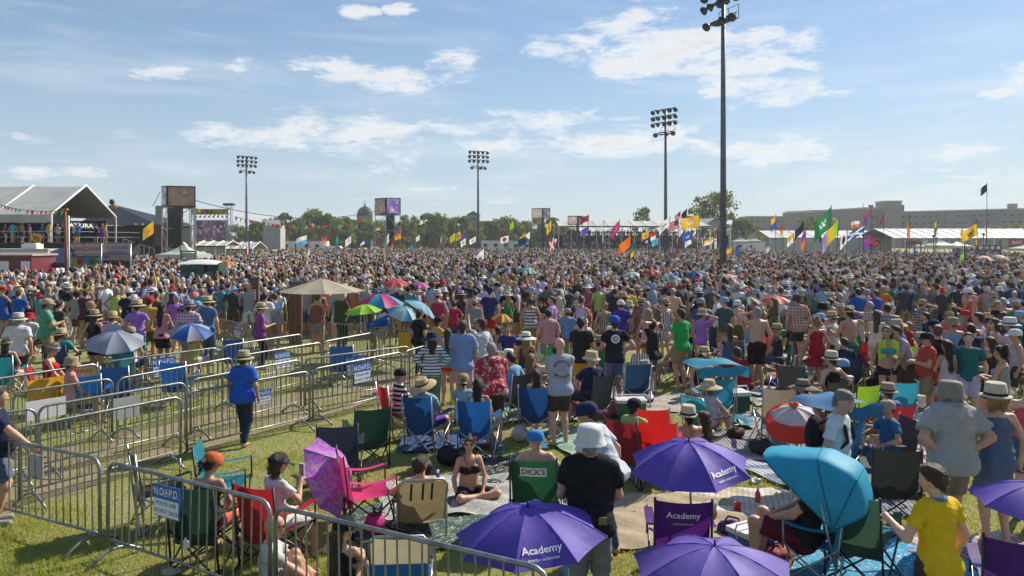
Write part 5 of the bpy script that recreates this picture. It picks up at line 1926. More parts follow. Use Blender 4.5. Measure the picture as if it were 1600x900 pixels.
def police_sign(bar, u, label, w_=.36, top=.96, wear=1):
    h_ = w_ * .8
    t = plate(bar, u, w_, h_, MBLUE, 'police_line_sign', label, top)
    MB().box((0, -.009, top - h_ * .7), (w_ * .94, .006, h_ * .52)).build('white_field', MWHITE, t)
    k = w_ / .36
    zc = top - h_ * .22
    text_on('N.O.', .1 * k, lambda x, y: (-.1 * k + x * .8, -.009, zc + y)).build('lettering', M['white_letter'], t)
    text_on('P.D.', .1 * k, lambda x, y: (.105 * k + x * .8, -.009, zc + y)).build('lettering', M['white_letter'], t)
    # crescent and star between the letters
    m = MB()
    c = Vector((.0, -.0095, zc))
    st_ = [c + Vector((math.sin(i * math.pi / 5) * (.024 if i % 2 == 0 else .01) * k, 0, math.cos(i * math.pi / 5) * (.024 if i % 2 == 0 else .01) * k)) for i in range(10)]
    m.add([c] + st_, [(0, 1 + (i + 1) % 10, 1 + i) for i in range(10)])
    ring = []
    for i in range(17):
        a = i * math.pi / 8
        ring += [c + Vector((math.cos(a) * .034 * k, -.0005, math.sin(a) * .034 * k)), c + Vector((math.cos(a) * .03 * k, -.0005, math.sin(a) * .03 * k))]
    m.add(ring, [(2 * i, 2 * i + 1, 2 * i + 3, 2 * i + 2) for i in range(16)])
    m.build('star_badge', M['white_letter'], t)
    text_on('POLICE LINE', .05 * k, lambda x, y: (x, -.0135, top - h_ * .57 + y)).build('lettering', M['blue_letter'], t)
    text_on('DO NOT CROSS', .05 * k, lambda x, y: (x, -.0135, top - h_ * .81 + y)).build('lettering', M['blue_letter'], t)
    return t


police_sign(A1, .43, 'large blue and white police line sign on the barrier by the grass', .4, .95)
police_sign(E2, .48, 'police line sign below the blue and grey parasols', .5)
police_sign(D3, .5, 'police line sign beside the riveted post', .45)
police_sign(C4, .45, 'police line sign, partly hidden behind a nearer one', .5)
police_sign(B3, .5, 'police line sign behind the folded green chair', .48)
police_sign(B2, .57, 'police line sign half hidden by the walker in blue', .32, .85)
police_sign(G3, .7, 'police line sign behind the plum blouse', .45)
MYEL = mat('yellow_plate', (.68, .36, .015), .5, 0, .08, 5)
MGREY = mat('grey_plate', (.4, .41, .41), .5, 0, .1, 5)
plate(E1, .6, .72, .42, MYEL, 'yellow_plate', 'wide plain yellow plate hung on the fourth-row barrier', .9)
plate(D1, .3, .6, .3, MWHITE, 'white_plate', 'plain white plate hung below the yellow one', .85)
plate(C2, .55, .42, .32, MGREY, 'grey_plate', 'plain grey plate hung on the second-row barrier', .95)
plate(G2, .7, .5, .55, MYEL, 'yellow_plate', 'square yellow plate on the cross barrier by the navy sun hat', .98)
plate(A0, .57, .26, .26, MGREY, 'grey_plate', 'small grey plate back on the barrier the man leans on', .9, side=1)


# ------------------------------------------------------------------ folding chairs
def rod(a, b, r=.011):
    return MB().cyl(a, b, r, n=6)


CH = {}
CH['back'] = MB().grid(lambda u, v: ((u - .5) * (.5 + .02 * v), -.21 - .11 * v - .05 * math.sin(math.pi * u) * (1 - .5 * v), .42 + .5 * v - .015 * math.sin(math.pi * u) * v), 8, 8).mesh('back', M['nylon'])
CH['seat'] = MB().grid(lambda u, v: ((u - .5) * .5, -.22 + .46 * v, .42 + .03 * v - .05 * math.sin(math.pi * u) * math.sin(math.pi * v)), 8, 6).mesh('seat', M['nylon'])
CH['flap'] = MB().grid(lambda u, v: ((u - .5) * .5, -.225 - .02 * math.sin(5 * u) * v, .43 - .13 * v), 6, 3).mesh('back_skirt', M['nylon'])
for s_, k in ((-1, 'l'), (1, 'r')):
    CH['arm' + k] = MB().grid(lambda u, v: (s_ * (.29 + (v - .5) * .09), -.26 + .52 * u, .66 - .04 * math.sin(math.pi * u)), 6, 2).mesh('armrest', M['nylon'])
for nm, tube in (('c', 'chrome'), ('b', 'black_tube')):
    mt = M[tube]
    L = []
    for s_ in (-1, 1):
        L.append(('back_post', rod((s_ * .27, -.22, .0), (s_ * .265, -.33, .95), .012).mesh('back_post', mt)))
        L.append(('arm_post', rod((s_ * .3, .27, .38), (s_ * .3, .27, .67), .011).mesh('arm_post', mt)))
        L.append(('leg', rod((s_ * .29, -.27, .01), (s_ * .29, .27, .44)).mesh('leg', mt)))
        L.append(('leg', rod((s_ * .31, .3, .01), (s_ * .28, -.25, .44)).mesh('leg', mt)))
    L.append(('leg', rod((-.29, .29, .01), (.28, .26, .44)).mesh('leg', mt)))
    L.append(('leg', rod((.29, .29, .01), (-.28, .26, .44)).mesh('leg', mt)))
    L.append(('leg', rod((-.29, -.28, .01), (.27, -.25, .44)).mesh('leg', mt)))
    L.append(('leg', rod((.29, -.28, .01), (-.27, -.25, .44)).mesh('leg', mt)))
    CH['rods' + nm] = L
CHAIRGROUP = 'folding chairs on the lawn'


JR = {}
for nm in 'cb':
    q_ = MB()
    for _, me in CH['rods' + nm]:
        q_.add([tuple(p.co) for p in me.vertices], [tuple(f.vertices) for f in me.polygons], True)
    JR[nm] = q_.mesh('frame', M['chrome' if nm == 'c' else 'black_tube'])


def camp_chair(loc, rz, col, label, tube='c', col2=None, text=None, tcol='white_letter', tsize=.1, sc_=1.0, name='camp_chair'):
    t = empty(name, loc, rz, label, 'folding chair', CHAIRGROUP)
    t.scale = (sc_,) * 3
    bk = link('back', CH['back'], t, None, col)
    link('seat', CH['seat'], t, None, col2 or col)
    link('back_skirt', CH['flap'], t, None, col2 or col)
    link('armrest', CH['arml'], t, None, col2 or col)
    link('armrest', CH['armr'], t, None, col2 or col)
    if loc[1] > 16.5:                     # too far to tell the rods apart
        link('frame', JR[tube], t)
    else:
        for nm, me in CH['rods' + tube]:
            link(nm, me, t)
    if text:
        for i, (w_, sz) in enumerate(text):
            def fn(x, y, i=i):
                v = .72 - .17 * i + y / .5
                u = .5 - x / .5                      # read from behind the chair
                return (-(x), -.21 - .11 * v - .05 * math.sin(math.pi * min(max(u, 0), 1)) * (1 - .5 * v) - .008, .42 + .5 * v)
            m = text_on(w_, sz, lambda x, y: fn(-x, y))
            m.build('lettering', M[tcol], bk)
    return t


def low_chair(loc, rz, col, label, rec=35, col2=None, tall=.6):
    """beach chair near the ground with a reclined back"""
    t = empty('beach_chair', loc, rz, label, 'folding chair', CHAIRGROUP)
    c, s_ = math.cos(R(rec)), math.sin(R(rec))
    MB().grid(lambda u, v: ((u - .5) * .52, -.2 - s_ * tall * v - .03 * math.sin(math.pi * u), .2 + c * tall * v), 6, 6).build('back', M['nylon'], t, col)
    MB().grid(lambda u, v: ((u - .5) * .52, -.2 + .45 * v, .2 - .04 * math.sin(math.pi * u)), 6, 4).build('seat', M['nylon'], t, col2 or col)
    top = (-.2 - s_ * tall, .2 + c * tall)
    MB().tube([(-.27, -.2, .2), (-.27, top[0], top[1] - .05), (-.22, top[0] - .02, top[1] + .02), (.22, top[0] - .02, top[1] + .02), (.27, top[0], top[1] - .05), (.27, -.2, .2)], .013, 6).build('back_frame', M['chrome'], t)
    for q in (-.28, .28):
        rod((q, -.2, .2), (q, .28, .22), .013).build('seat_rail', M['chrome'], t)
        MB().box((q, .02, .42), (.045, .4, .02)).build('armrest', M['plastic'], t, (.03, .03, .03))
        rod((q, .2, .42), (q, .3, .01)).build('leg', M['chrome'], t)
        rod((q, -.35, .42), (q, -.28, .01)).build('leg', M['chrome'], t)
    return t


# ------------------------------------------------------------------ parasols and umbrellas
FLAT = [0]


def umb_point(rad, dep, n, k, u, r, scal=.07):
    """point of panel k: u across, r from tip to rim"""
    a0, a1 = 2 * math.pi * k / n, 2 * math.pi * (k + 1) / n
    p0 = Vector((math.cos(a0), math.sin(a0), 0)) * rad * r
    p1 = Vector((math.cos(a1), math.sin(a1), 0)) * rad * r
    p = p0.lerp(p1, u)
    bow = math.sin(math.pi * u)
    f = 1 - scal * bow * r * r
    z = -dep * (r if FLAT[0] else (1 - math.cos(r * 1.25)) / (1 - math.cos(1.25))) - (.02 if FLAT[0] else .05) * rad * bow * r * (1 - r * .3)
    return Vector((p.x * f, p.y * f, z))


def umbrella(tip, axis, rad, dep, cols, label, pole, n=8, rot=0, mats='canopy', name='umbrella', rim=None, text=None, tpanel=0, ribs=True, group=None, polem='chrome', handle=True, loc=None):
    """tip: world point; axis: direction from handle to tip; pole: length"""
    axis = Vector(axis).normalized()
    tip = Vector(tip)
    t = empty(name, tip - axis * pole, 0, label, 'umbrella', group)
    q = Vector((0, 0, 1)).rotation_difference(axis) @ Quaternion((0, 0, 1), rot)
    t.rotation_mode = 'QUATERNION'
    t.rotation_quaternion = q
    up = Vector((0, 0, pole))
    for k in range(n):
        MB().grid(lambda u, v: up + umb_point(rad, dep, n, k, u, .02 + .98 * v), 6, 8).build('panel', M[mats], t, cols[k % len(cols)])
        if ribs:
            MB().tube([up + umb_point(rad * .995, dep, n, k, 0, r) - Vector((0, 0, .012)) for r in (.03, .3, .6, .85, 1.0)], .004 + .002 * rad, 4).build('rib', M['black_tube'], t)
            MB().tube([up + umb_point(rad, dep, n, k, 0, r) + Vector((0, 0, .002)) for r in (.03, .25, .5, .75, 1.0)], .0035, 4).build('seam', M[mats], t, tuple(min(1, c * 1.25 + .02) for c in cols[k % len(cols)]))
            st_ = up + umb_point(rad, dep, n, k, 0, .5) - Vector((0, 0, .015))
            rod(st_, up - Vector((0, 0, dep * .9 + .05)), .003 + .001 * rad).build('strut', M['black_tube'], t)
    MB().cyl((0, 0, 0), up, .011, n=8).build('pole', M[polem], t)
    MB().cyl(up - Vector((0, 0, .01)), up + Vector((0, 0, .05)), .012, .006, 8).build('ferrule', M['black'], t)
    if handle:
        MB().cyl((0, 0, 0), (0, 0, .14), .018, n=8).build('handle', M['black'], t)
    if text:
        k = tpanel
        am = 2 * math.pi * (k + .5) / n
        for (w_, sz, r0) in text:
            def fn(x, y):
                r = r0 - y / rad
                half = rad * r * math.sin(math.pi / n)
                u = .5 - x / (2 * half)
                return up + umb_point(rad, dep, n, k, min(max(u, 0), 1), r) * 1.0 + Vector((math.cos(am) * .006, math.sin(am) * .006, .008))
            text_on(w_, sz, lambda x, y: fn(-x, y)).build('lettering', M['white_letter'], t)
    return t


# ------------------------------------------------------------------ small things on the lawn
def blanket(c, w_, l_, rz, col, label, mt='cloth', amp=.02, seed=0, name='blanket'):
    r = random.Random(seed)
    ph = [r.uniform(0, 6) for _ in range(6)]
    t = MB().grid(lambda u, v: ((u - .5) * w_ + .03 * math.sin(9 * v + ph[0]), (v - .5) * l_ + .03 * math.sin(8 * u + ph[1]), .012 + amp * (1 + math.sin(7 * u + 5 * v + ph[2]) * math.sin(11 * v - 4 * u + ph[3])) + amp * .5 * (1 + math.sin(23 * u + 17 * v + ph[4]))), 26, 26).build(name, M[mt], None, col)
    t.location = (c[0], c[1], .004)
    t.rotation_euler = (0, 0, rz)
    tag(t, label, 'blanket', 'blankets spread on the lawn')
    return t


def blob(name, r3, seed, amp, mt, col, parent=None):
    r = random.Random(seed)
    ph = [r.uniform(0, 6) for _ in range(6)]
    n = 14

    def fn(u, v):
        a, b = u * 2 * math.pi, (v - .5) * math.pi
        k = 1 + amp * (math.sin(3 * a + ph[0] + 2 * b) + .6 * math.sin(5 * b + ph[1] + a * 2) + .5 * math.sin(7 * a + ph[2]))
        return (r3[0] * k * math.cos(a) * math.cos(b), r3[1] * k * math.sin(a) * math.cos(b), max(0, r3[2] * (1 + k * math.sin(b))))
    return MB().grid(fn, n, 10).build(name, M[mt], parent, col)


def bag(c, r3, col, label, seed=1, mt='nylon', name='bag', strap=True):
    t = empty(name, (c[0], c[1], .01), random.uniform(0, 6), label, 'bag', 'bags on the lawn')
    blob('body', r3, seed, .07, mt, col, t)
    if strap:
        MB().tube([(-r3[0] * .5, 0, r3[2] * 1.8), (-r3[0] * .3, 0, r3[2] * 2.4), (r3[0] * .3, .02, r3[2] * 2.4), (r3[0] * .5, 0, r3[2] * 1.8)], .012, 5).build('strap', M['black'], t)
        MB().tube([(-r3[0] * .7, -r3[1] * .8, r3[2]), (0, -r3[1] * 1.04, r3[2] * 1.25), (r3[0] * .7, -r3[1] * .8, r3[2])], .008, 5).build('zip', M['black'], t)
    return t


def cooler(c, rz, col, label, s_=1.0):
    t = empty('cooler', (c[0], c[1], 0), rz, label, 'cooler', 'coolers on the lawn')
    t.scale = (s_,) * 3
    MB().poly([(-.27, -.17, .01), (.27, -.17, .01), (.27, .17, .01), (-.27, .17, .01)], (0, 0, .3)).build('body', M['plastic'], t, col)
    MB().box((0, 0, .34), (.58, .38, .06)).build('lid', M['plastic'], t, (.7, .7, .7))
    MB().tube([(-.3, 0, .28), (-.33, 0, .38), (-.3, 0, .44), (.3, 0, .44), (.33, 0, .38), (.3, 0, .28)], .012, 5).build('handle', M['plastic'], t, (.6, .6, .6))
    return t


def cup(p, label, col=(.75, .73, .7), drink=(.5, .2, .05), s_=1.0):
    t = empty('drinks_cup', p, 0, label, 'cup')
    t.scale = (s_,) * 3
    MB().lathe([(.001, 0), (.032, 0), (.045, .13), (.047, .132), (.043, .128), (.04, .1), (.001, .1)], 14).build('cup', M['plastic'], t, col)
    MB().lathe([(.0445, .02), (.0455, .055)], 14).lathe([(.034, .012), (.0375, .05)], 14).build('drink', M['plastic'], t, drink)
    return t


def bottle(p, label, col=(.02, .1, .5)):
    t = empty('drinks_bottle', p, 0, label, 'bottle')
    MB().lathe([(.001, 0), (.034, 0), (.036, .02), (.034, .14), (.015, .18), (.013, .21)], 12).build('bottle', M['plastic'], t, col)
    MB().lathe([(.016, .2), (.016, .23), (.001, .232)], 10).build('cap', M['plastic'], t, (.7, .7, .7))
    return t
# ------------------------------------------------------------------ the people one can tell apart
COL = dict(black=(.012, .012, .014), white=(.68, .68, .67), grey=(.27, .27, .27), charcoal=(.045, .047, .05), navy=(.012, .022, .07), blue=(.02, .1, .42), sky=(.2, .38, .6), teal=(.02, .24, .3), green=(.02, .25, .07), olive=(.1, .1, .04), lime=(.42, .62, .05),
           yellow=(.7, .46, .02), gold=(.5, .33, .06), orange=(.6, .16, .02), red=(.42, .015, .025), maroon=(.12, .012, .03), coral=(.62, .13, .1), pink=(.6, .28, .3), magenta=(.5, .03, .22), purple=(.11, .04, .28), violet=(.32, .14, .5), lilac=(.5, .44, .6),
           khaki=(.33, .25, .15), tan=(.4, .3, .18), cream=(.6, .53, .4), brown=(.1, .06, .035), denim=(.06, .1, .19), turquoise=(.04, .4, .48), straw=(.52, .4, .22), beige=(.48, .41, .3))
SK = [(.56, .32, .22), (.5, .275, .185), (.43, .23, .15), (.6, .36, .26), (.3, .16, .1), (.13, .07, .045)]
HC = dict(brown=(.05, .028, .016), dark=(.012, .009, .008), blonde=(.36, .22, .09), grey=(.3, .3, .3), auburn=(.12, .045, .02), white=(.55, .54, .52))
PPL = []


def col(c):
    return COL[c] if isinstance(c, str) else c


def hero(px, s, ytop, turn, label, v=.018, off=(0, 0), **sp):
    sp['label'] = label
    for k in ('tc', 'bc', 'hatc', 'shoes', 'band'):
        if k in sp:
            sp[k] = col(sp[k])
    if isinstance(sp.get('hc'), str):
        sp['hc'] = HC[sp['hc']]
    if isinstance(sp.get('skin'), int):
        sp['skin'] = SK[sp['skin']]
    else:
        sp.setdefault('skin', SK[len(PPL) % 4])
    sp.setdefault('hc', HC['brown'])
    sp.setdefault('seed', len(PPL) + 1)
    loc = Vector(((px - 800) / s + off[0], FPX / s + off[1], 0))
    if ytop is not None and 'h' not in sp:
        J = skeleton(sp)
        zt = CAM_H - (ytop - HOR) / s
        sp['h'] = min(1.1, max(.88, zt / (J['hc'][2] + (.14 if sp.get('hat') else .12))))
    if s > 120:
        v = .0135
    elif s < 62:
        v = .026
    root, J = make_person(sp, v, loc, R(turn))
    PPL.append((loc.x, loc.y))
    bpy.context.view_layer.update() if False else None
    root['px'] = float(px)
    return root, J


def world(root, p):
    m = Matrix.Translation(root.location) @ root.rotation_euler.to_matrix().to_4x4() @ Matrix.Diagonal(root.scale).to_4x4()
    return m @ Vector(p)


def place(px, s, off=(0, 0)):
    return Vector(((px - 800) / s + off[0], FPX / s + off[1], 0))


from mathutils.bvhtree import BVHTree


def decal(root, part, geo, mt, sx=1.0, front=False, name='print'):
    """flat print laid on the back (or front) of a garment; geo is a list of (verts2d, faces) about chest height"""
    ob = [c for c in root.children if c.name.startswith(part)][0]
    me = ob.data
    tree_ = BVHTree.FromPolygons([p.co.copy() for p in me.vertices], [tuple(q.vertices) for q in me.polygons])
    m = MB()
    for vs_, fs_ in geo:
        out = []
        for (x, z) in vs_:
            d = Vector((0, -1 if front else 1, 0))
            hit = tree_.ray_cast(Vector((-x if front else x, 1.5 if front else -1.5, z)), d)
            p = hit[0] if hit[0] else Vector((x, -.15, z))
            out.append(p - d * .006)
        m.add(out, fs_)
    return m.build(name, mt, ob)


def arc_text(s, r, cx, cz, size, top=True, span=1.9):
    out = []
    n = len(s)
    for i, ch in enumerate(s):
        if ch == ' ':
            continue
        a = (i - (n - 1) / 2) / max(1, n - 1) * span
        v_, f_ = text_geo(ch, size)
        vs_ = []
        for (x, y) in v_:
            if top:
                th = a
                vs_.append((cx + math.sin(th) * (r + y) + math.cos(th) * x, cz + math.cos(th) * (r + y) - math.sin(th) * x))
            else:
                th = a
                vs_.append((cx + math.sin(th) * (r - y) + math.cos(th) * x, cz - math.cos(th) * (r - y) + math.sin(th) * x))
        out.append((vs_, f_))
    return out


def ring_geo(cx, cz, r0, r1, n=28):
    vs_, fs_ = [], []
    for i in range(n):
        a = 2 * math.pi * i / n
        vs_ += [(cx + r0 * math.cos(a), cz + r0 * math.sin(a)), (cx + r1 * math.cos(a), cz + r1 * math.sin(a))]
        j = (i + 1) % n
        fs_.append((2 * i, 2 * i + 1, 2 * j + 1, 2 * j))
    return [(vs_, fs_)]


def cup_at(root, J, k, label, **kw):
    p = world(root, at_hand(root, J, k)) - Vector((0, 0, .06))
    return cup(p, label, **kw)


# ---- front rows
h1, J1 = hero(922, 179, 661, -4, 'person in black t-shirt, white bucket hat and grey jeans, standing beside a purple parasol', top='tee', tc='black', bottom='jeans', bc=(.22, .23, .24), hat='bucket', hatc=(.58, .59, .6), armR='front', armL='front', w=1.12, belly=.5, hair='short', hc='grey', skin=1, loose=.006)
m = MB()
m.box((.1, -.175, .985), (.07, .012, .06))
m.build('pocket_label', mat('jeans_label', (.2, .16, .1), .7), h1)
h2, J2 = hero(955, 146, 630, 62, 'person in pale shirt leaning left, navy cap worn backwards and sunglasses', top='shirt', tc=(.5, .55, .62), bottom='jeans', bc='denim', lean=24, side=0, hat='cap', hatc='navy', hturn=180, glasses=1, armL='reach', armR='down', head=(15, 5, 0), skin=1)
h3, J3 = hero(733, 119, 683, 205, 'person in black bikini top and dotted skirt seated on the patterned blanket, sunglasses', fem=1, top='bikini', tc='black', bottom='skirt', bc='black', botmat='dotted', legs='kneesup', legL='cross', legR='cross', arms='lap', armR=((.24, .12, -.02), (.5, -1, 0)), glasses=1, hair='bun', hc='dark', head=(-25, 0, 0), skin=1, slen=.8)
for s_ in (-1, 1):
    MB().tube([Vector(J3['pel']) + Vector(q_) for q_ in ((s_ * .075, .135, .375), (s_ * .085, .085, .455), (s_ * .09, .02, .525), (s_ * .085, -.06, .47), (s_ * .07, -.115, .36))], .006, 5).build('bikini_strap', M['black_cloth'], h3)
fl_ = blob('hair_flower', (.03, .03, .014), 4, .15, 'cloth', COL['red'], h3)
fl_.matrix_local = head_mat(J3) @ Matrix.Translation((-.08, -.02, .08))
h4, J4 = hero(838, 134, 692, -8, 'bare-backed person with blue bandana in the dark green lettered chair', top='none', bottom='trunks', bc='navy', legs='sit', arms='chair', hat='bandana', hatc=(.03, .2, .5), head=(55, 5, 0), glasses=1, skin=0, hair='bald')
camp_chair(place(838, 134), R(-8), (.015, .09, .045), 'dark green chair lettered in white, under the bare-backed bandana wearer', 'b', text=[("DICK'S", .09)], tcol='black_letter')
ch_ = [o for o in C.objects if o.get('label', '').startswith('dark green chair lettered')][0]
MB().grid(lambda u, v: ((u - .5) * .3, -.213 - .11 * (.62 + .2 * v) - .05 * math.cos(math.pi * (u - .5) * .6) * (1 - .5 * (.62 + .2 * v)), .42 + .5 * (.62 + .2 * v)), 8, 2).build('label_patch', M['white_letter'], ch_.children[0])
h5, J5 = hero(655, 134, 742, 12, 'bare-armed person with short brown hair reclining in the tan beach chair', top='tank', tc='cream', bottom='shorts', bc='khaki', pelvis=(0, .02, .28), lean=-22, legs='kneesup', arms='chair', head=(-30, 12, 0), skin=0)
t = low_chair(place(655, 134), R(12), (.3, .24, .13), 'tan padded beach chair with black straps on the patterned blanket', 28)
for dx in (-.13, 0, .1):
    m = MB().grid(lambda u, v: (dx + (u - .5) * .025, -.2 - math.sin(R(28)) * .6 * (.55 + .42 * v) - .045, .2 + math.cos(R(28)) * .6 * (.55 + .42 * v)), 1, 4)
    m.build('webbing', M['black'], t)
h6, J6 = hero(430, 150, 733, -38, 'person with dark visor and bobbed hair in the red chair, holding a phone', fem=1, top='tee', tc=(.5, .5, .52), topmat='floral', bottom='shorts', bc='white', legs='sit', armR='phone', armL='lap', hat='visor', hatc='navy', hair='bob', hc='brown', head=(-20, 10, 0))
camp_chair(place(430, 150), R(-25), (.4, .015, .025), 'red chair of the visor wearer, just behind the near barrier', 'b', (.36, .015, .025))
t = empty('mobile_phone', world(h6, at_hand(h6, J6, 'R')), R(-30), 'pale mobile phone held up by the visor wearer', 'phone')
MB().box((0, 0, .05), (.07, .012, .14)).build('case', M['plastic'], t, (.6, .6, .65))
MB().box((0, -.008, .05), (.06, .003, .12)).build('screen', M['lens'], t)
h7, J7 = hero(424, 167, 809, -72, 'shaven-headed person in pale printed t-shirt seated behind the near barrier, sunglasses', top='tee', tc=(.42, .43, .44), topmat='floral', bottom='shorts', bc='charcoal', legs='kneesup', arms='knee', hair='bald', glasses=1, head=(0, 6, 0), skin=1, w=1.05)
h8, J8 = hero(533, 168, 822, -12, 'person with very long brown hair and black cap seated behind the near barrier', fem=1, top='tank', tc='black', bottom='hot', bc='denim', legs='kneesup', arms='knee', hair='long', hairlen=.42, hc=(.075, .045, .028), hat='cap', hatc='black', head=(-45, 8, 0), skin=0)
h9, J9 = hero(325, 150, 719, -6, 'person in orange cap reading in the dark green chair behind the police sign', fem=1, top='tank', tc='charcoal', bottom='shorts', bc='coral', legs='sit', armR='lap', armL='lap', hat='cap', hatc=(.5, .12, .04), hturn=0, hair='pony', hc='brown', head=(-20, 25, 0), skin=1)
t = camp_chair(place(325, 150), R(-12), (.015, .05, .035), 'dark green chair with white diamond tag behind the police sign', 'b')
MB().poly([(-.05, 0, 0), (0, 0, -.07), (.05, 0, 0), (0, 0, .07)], (0, -.004, 0)).build('diamond_tag', M['white_letter'], t).location = (-.05, -.3, .34)
h10, J10 = hero(-6, 131, 606, -62, 'heavy person in navy polo and denim shorts leaning a hand on the barrier', top='polo', tc=(.012, .02, .055), bottom='shorts', bc=(.09, .12, .2), w=1.18, belly=1, armR=((.3, .38, .1), (.6, -.6, -.3)), armL='down', hair='short', hc=(.09, .07, .055), shoes='grey', skin=1)
h11, J11 = hero(380, 95, 548, -10, 'walker in loose blue blouse, dark jeans and straw hat in the straw lane', fem=1, top='shirt', tc=(.02, .1, .5), bottom='jeans', bc=(.02, .035, .06), legL=((.08, .16, 0), (0, 1, 0)), legR=((.08, -.14, .02), (0, 1, 0)), hat='panama', hatc=(.4, .34, .18), w=1.08, arms='down', hair='short', hc='brown', loose=.02)

# ---- middle row, left to right
hero(675, 81, 518, 8, 'person in striped long-sleeved top and navy sun hat, hands on hips', fem=1, top='long', topmat='stripe_h', tc='white', bottom='pants', bc=(.12, .3, .2), arms='hip', hat='sunhat', hatc='navy', band='navy', hair='long', hc='brown', hairlen=.2, w=1.05)
hero(700, 76, 513, 4, 'person in teal top and red shorts with long brown hair', fem=1, top='tank', tc=(.02, .42, .5), bottom='hot', bc=(.6, .04, .03), hair='long', hc='brown', armL='front', armR='front')
hero(723, 80, 500, -14, 'person in light blue shirt and pale pink shorts seen from behind', top='shirt', tc=(.2, .31, .55), bottom='shorts', bc=(.55, .4, .45), armR='front', armL='front', hc='brown', w=1.1)
hero(753, 76, 497, 58, 'person in pale grey t-shirt and sunglasses raising a hand', top='tee', tc=(.5, .52, .56), bottom='shorts', bc='khaki', armL='wave', armR='down', glasses=1, hc='brown')
ha, Ja = hero(772, 95, None, 12, 'grey-haired person in red leaf-print shirt bending over a blue chair', top='shirt', topmat='aloha', tc=(.32, .025, .045), bottom='shorts', bc='charcoal', lean=26, arms='reach', hc='grey', w=1.1, h=1.0, head=(0, -12, 0), loose=.012)
hero(624, 91, 575, -62, 'person in black and white striped shirt and black cap in the red chair', top='polo', topmat='stripe_w', tc='black', bottom='shorts', bc='khaki', legs='sit', arms='lap', hat='cap', hatc='black', hc='grey', skin=1)
camp_chair(place(624, 91), R(-58), (.5, .015, .02), 'red chair under the striped-shirt sitter', 'c')
hero(667, 97, 587, -24, 'person with broad straw sun hat reclining in a blue chair', top='tee', tc='sky', topmat='floral', bottom='shorts', bc='purple', legs='sit', arms='lap', hat='sunhat', hatc='straw', head=(-20, -15, 0), lean=-12)
camp_chair(place(667, 97), R(-24), (.01, .08, .25), 'blue chair under the straw sun hat', 'c')
hero(747, 99, 590, -10, 'person with dark hair almost hidden in a blue chair before the leaf-print shirt', fem=1, top='tank', tc='white', bottom='shorts', bc='black', legs='sit', arms='lap', hair='long', hc='dark')
camp_chair(place(747, 99), R(-10), (.01, .1, .32), 'blue chair being leant over by the leaf-print shirt', 'c')
hb, Jb = hero(875, 95, 528, 12, 'bald person in pale grey t-shirt with round MOTORS back print, arms crossed', top='tee', tc=(.36, .4, .48), bottom='shorts', bc=(.05, .046, .042), arms='cross', hair='bald', w=1.08, skin=0, fold=.004)
decal(hb, 't_shirt', arc_text('BROOKLYN', .13, 0, 1.25, .06, True, 2.3), M['black_letter'])
decal(hb, 't_shirt', arc_text('MOTORS', .13, 0, 1.25, .06, False, 1.7), M['black_letter'])
decal(hb, 't_shirt', ring_geo(0, 1.25, .082, .09), mat('pale_print', (.5, .42, .4), .8))
hx, Jx = hero(838, 91, 600, -20, 'person with brown hair in a blue chair holding a beer beside the bald man', fem=1, top='tank', tc='charcoal', bottom='shorts', bc='denim', legs='sit', armR='cup', armL='lap', hair='long', hc='brown', head=(30, 0, 0))
cup_at(hx, Jx, 'R', 'plastic cup of beer held in the blue chair', col=(.6, .45, .1), drink=(.6, .3, .02), s_=1.3)
camp_chair(place(842, 91), R(-20), (.01, .07, .24), 'blue chair beside the bald man', 'c')
hero(908, 76, 494, -26, 'person in black t-shirt and yellow shorts', top='tee', tc=(.02, .024, .022), bottom='shorts', bc=(.6, .42, .03), armR='front', armL='front', hc='dark', skin=1)
hc_, Jc = hero(960, 76, 492, 3, 'person in navy t-shirt with round white back print, cap and blue shorts', top='tee', tc=(.014, .018, .035), bottom='shorts', bc=(.13, .18, .3), armL='front', armR='hip', hat='cap', hatc='blue', hc='brown', skin=1, shoes=None)
decal(hc_, 't_shirt', ring_geo(0, 1.3, .055, .085), M['white_letter'])
decal(hc_, 't_shirt', ring_geo(0, 1.3, .001, .04, 14), mat('faded_print', (.4, .42, .45), .8))
hd, Jd = hero(1020, 72, 498, 48, 'person in black t-shirt with one arm bent behind the head', top='tee', tc='black', bottom='shorts', bc='denim', armL='head', armR='front', hc='dark', head=(-60, 0, 0), skin=1)
t = MB().grid(lambda u, v: ((u - .5) * (.34 + .36 * v), .05 * math.sin(8 * u) * (.3 + v), .95 - .82 * v), 14, 8).build('striped_towel', M['stripe_v'], None, COL['white'])
t.location = place(1000, 73)
tag(t, 'blue and white striped towel held out beside the black t-shirt', 'towel')
hero(1065, 69, 482, 34, 'person in bright green polo and khaki shorts', top='polo', tc=(.02, .36, .09), bottom='shorts', bc='khaki', armL='front', armR='front', hc='brown', skin=0)
hero(1183, 69, 479, 6, 'bare-chested person in long black shorts, drinking', top='none', bottom='trunks', bc='black', armL='drink', armR='down', hair='short', hairt=.006, hc='grey', skin=0, w=1.02)
hero(1095, 58, 465, -6, 'person in slate blue t-shirt and grey shorts with pale cap', top='tee', tc=(.04, .12, .2), bottom='shorts', bc='grey', hat='cap', hatc='grey', arms='front')
hero(1132, 57, 463, 18, 'person in grey-green t-shirt and blue cap looking round', top='tee', tc=(.06, .1, .09), bottom='shorts', bc='khaki', hat='cap', hatc='sky', armL='cup', armR='down', head=(60, 0, 0))

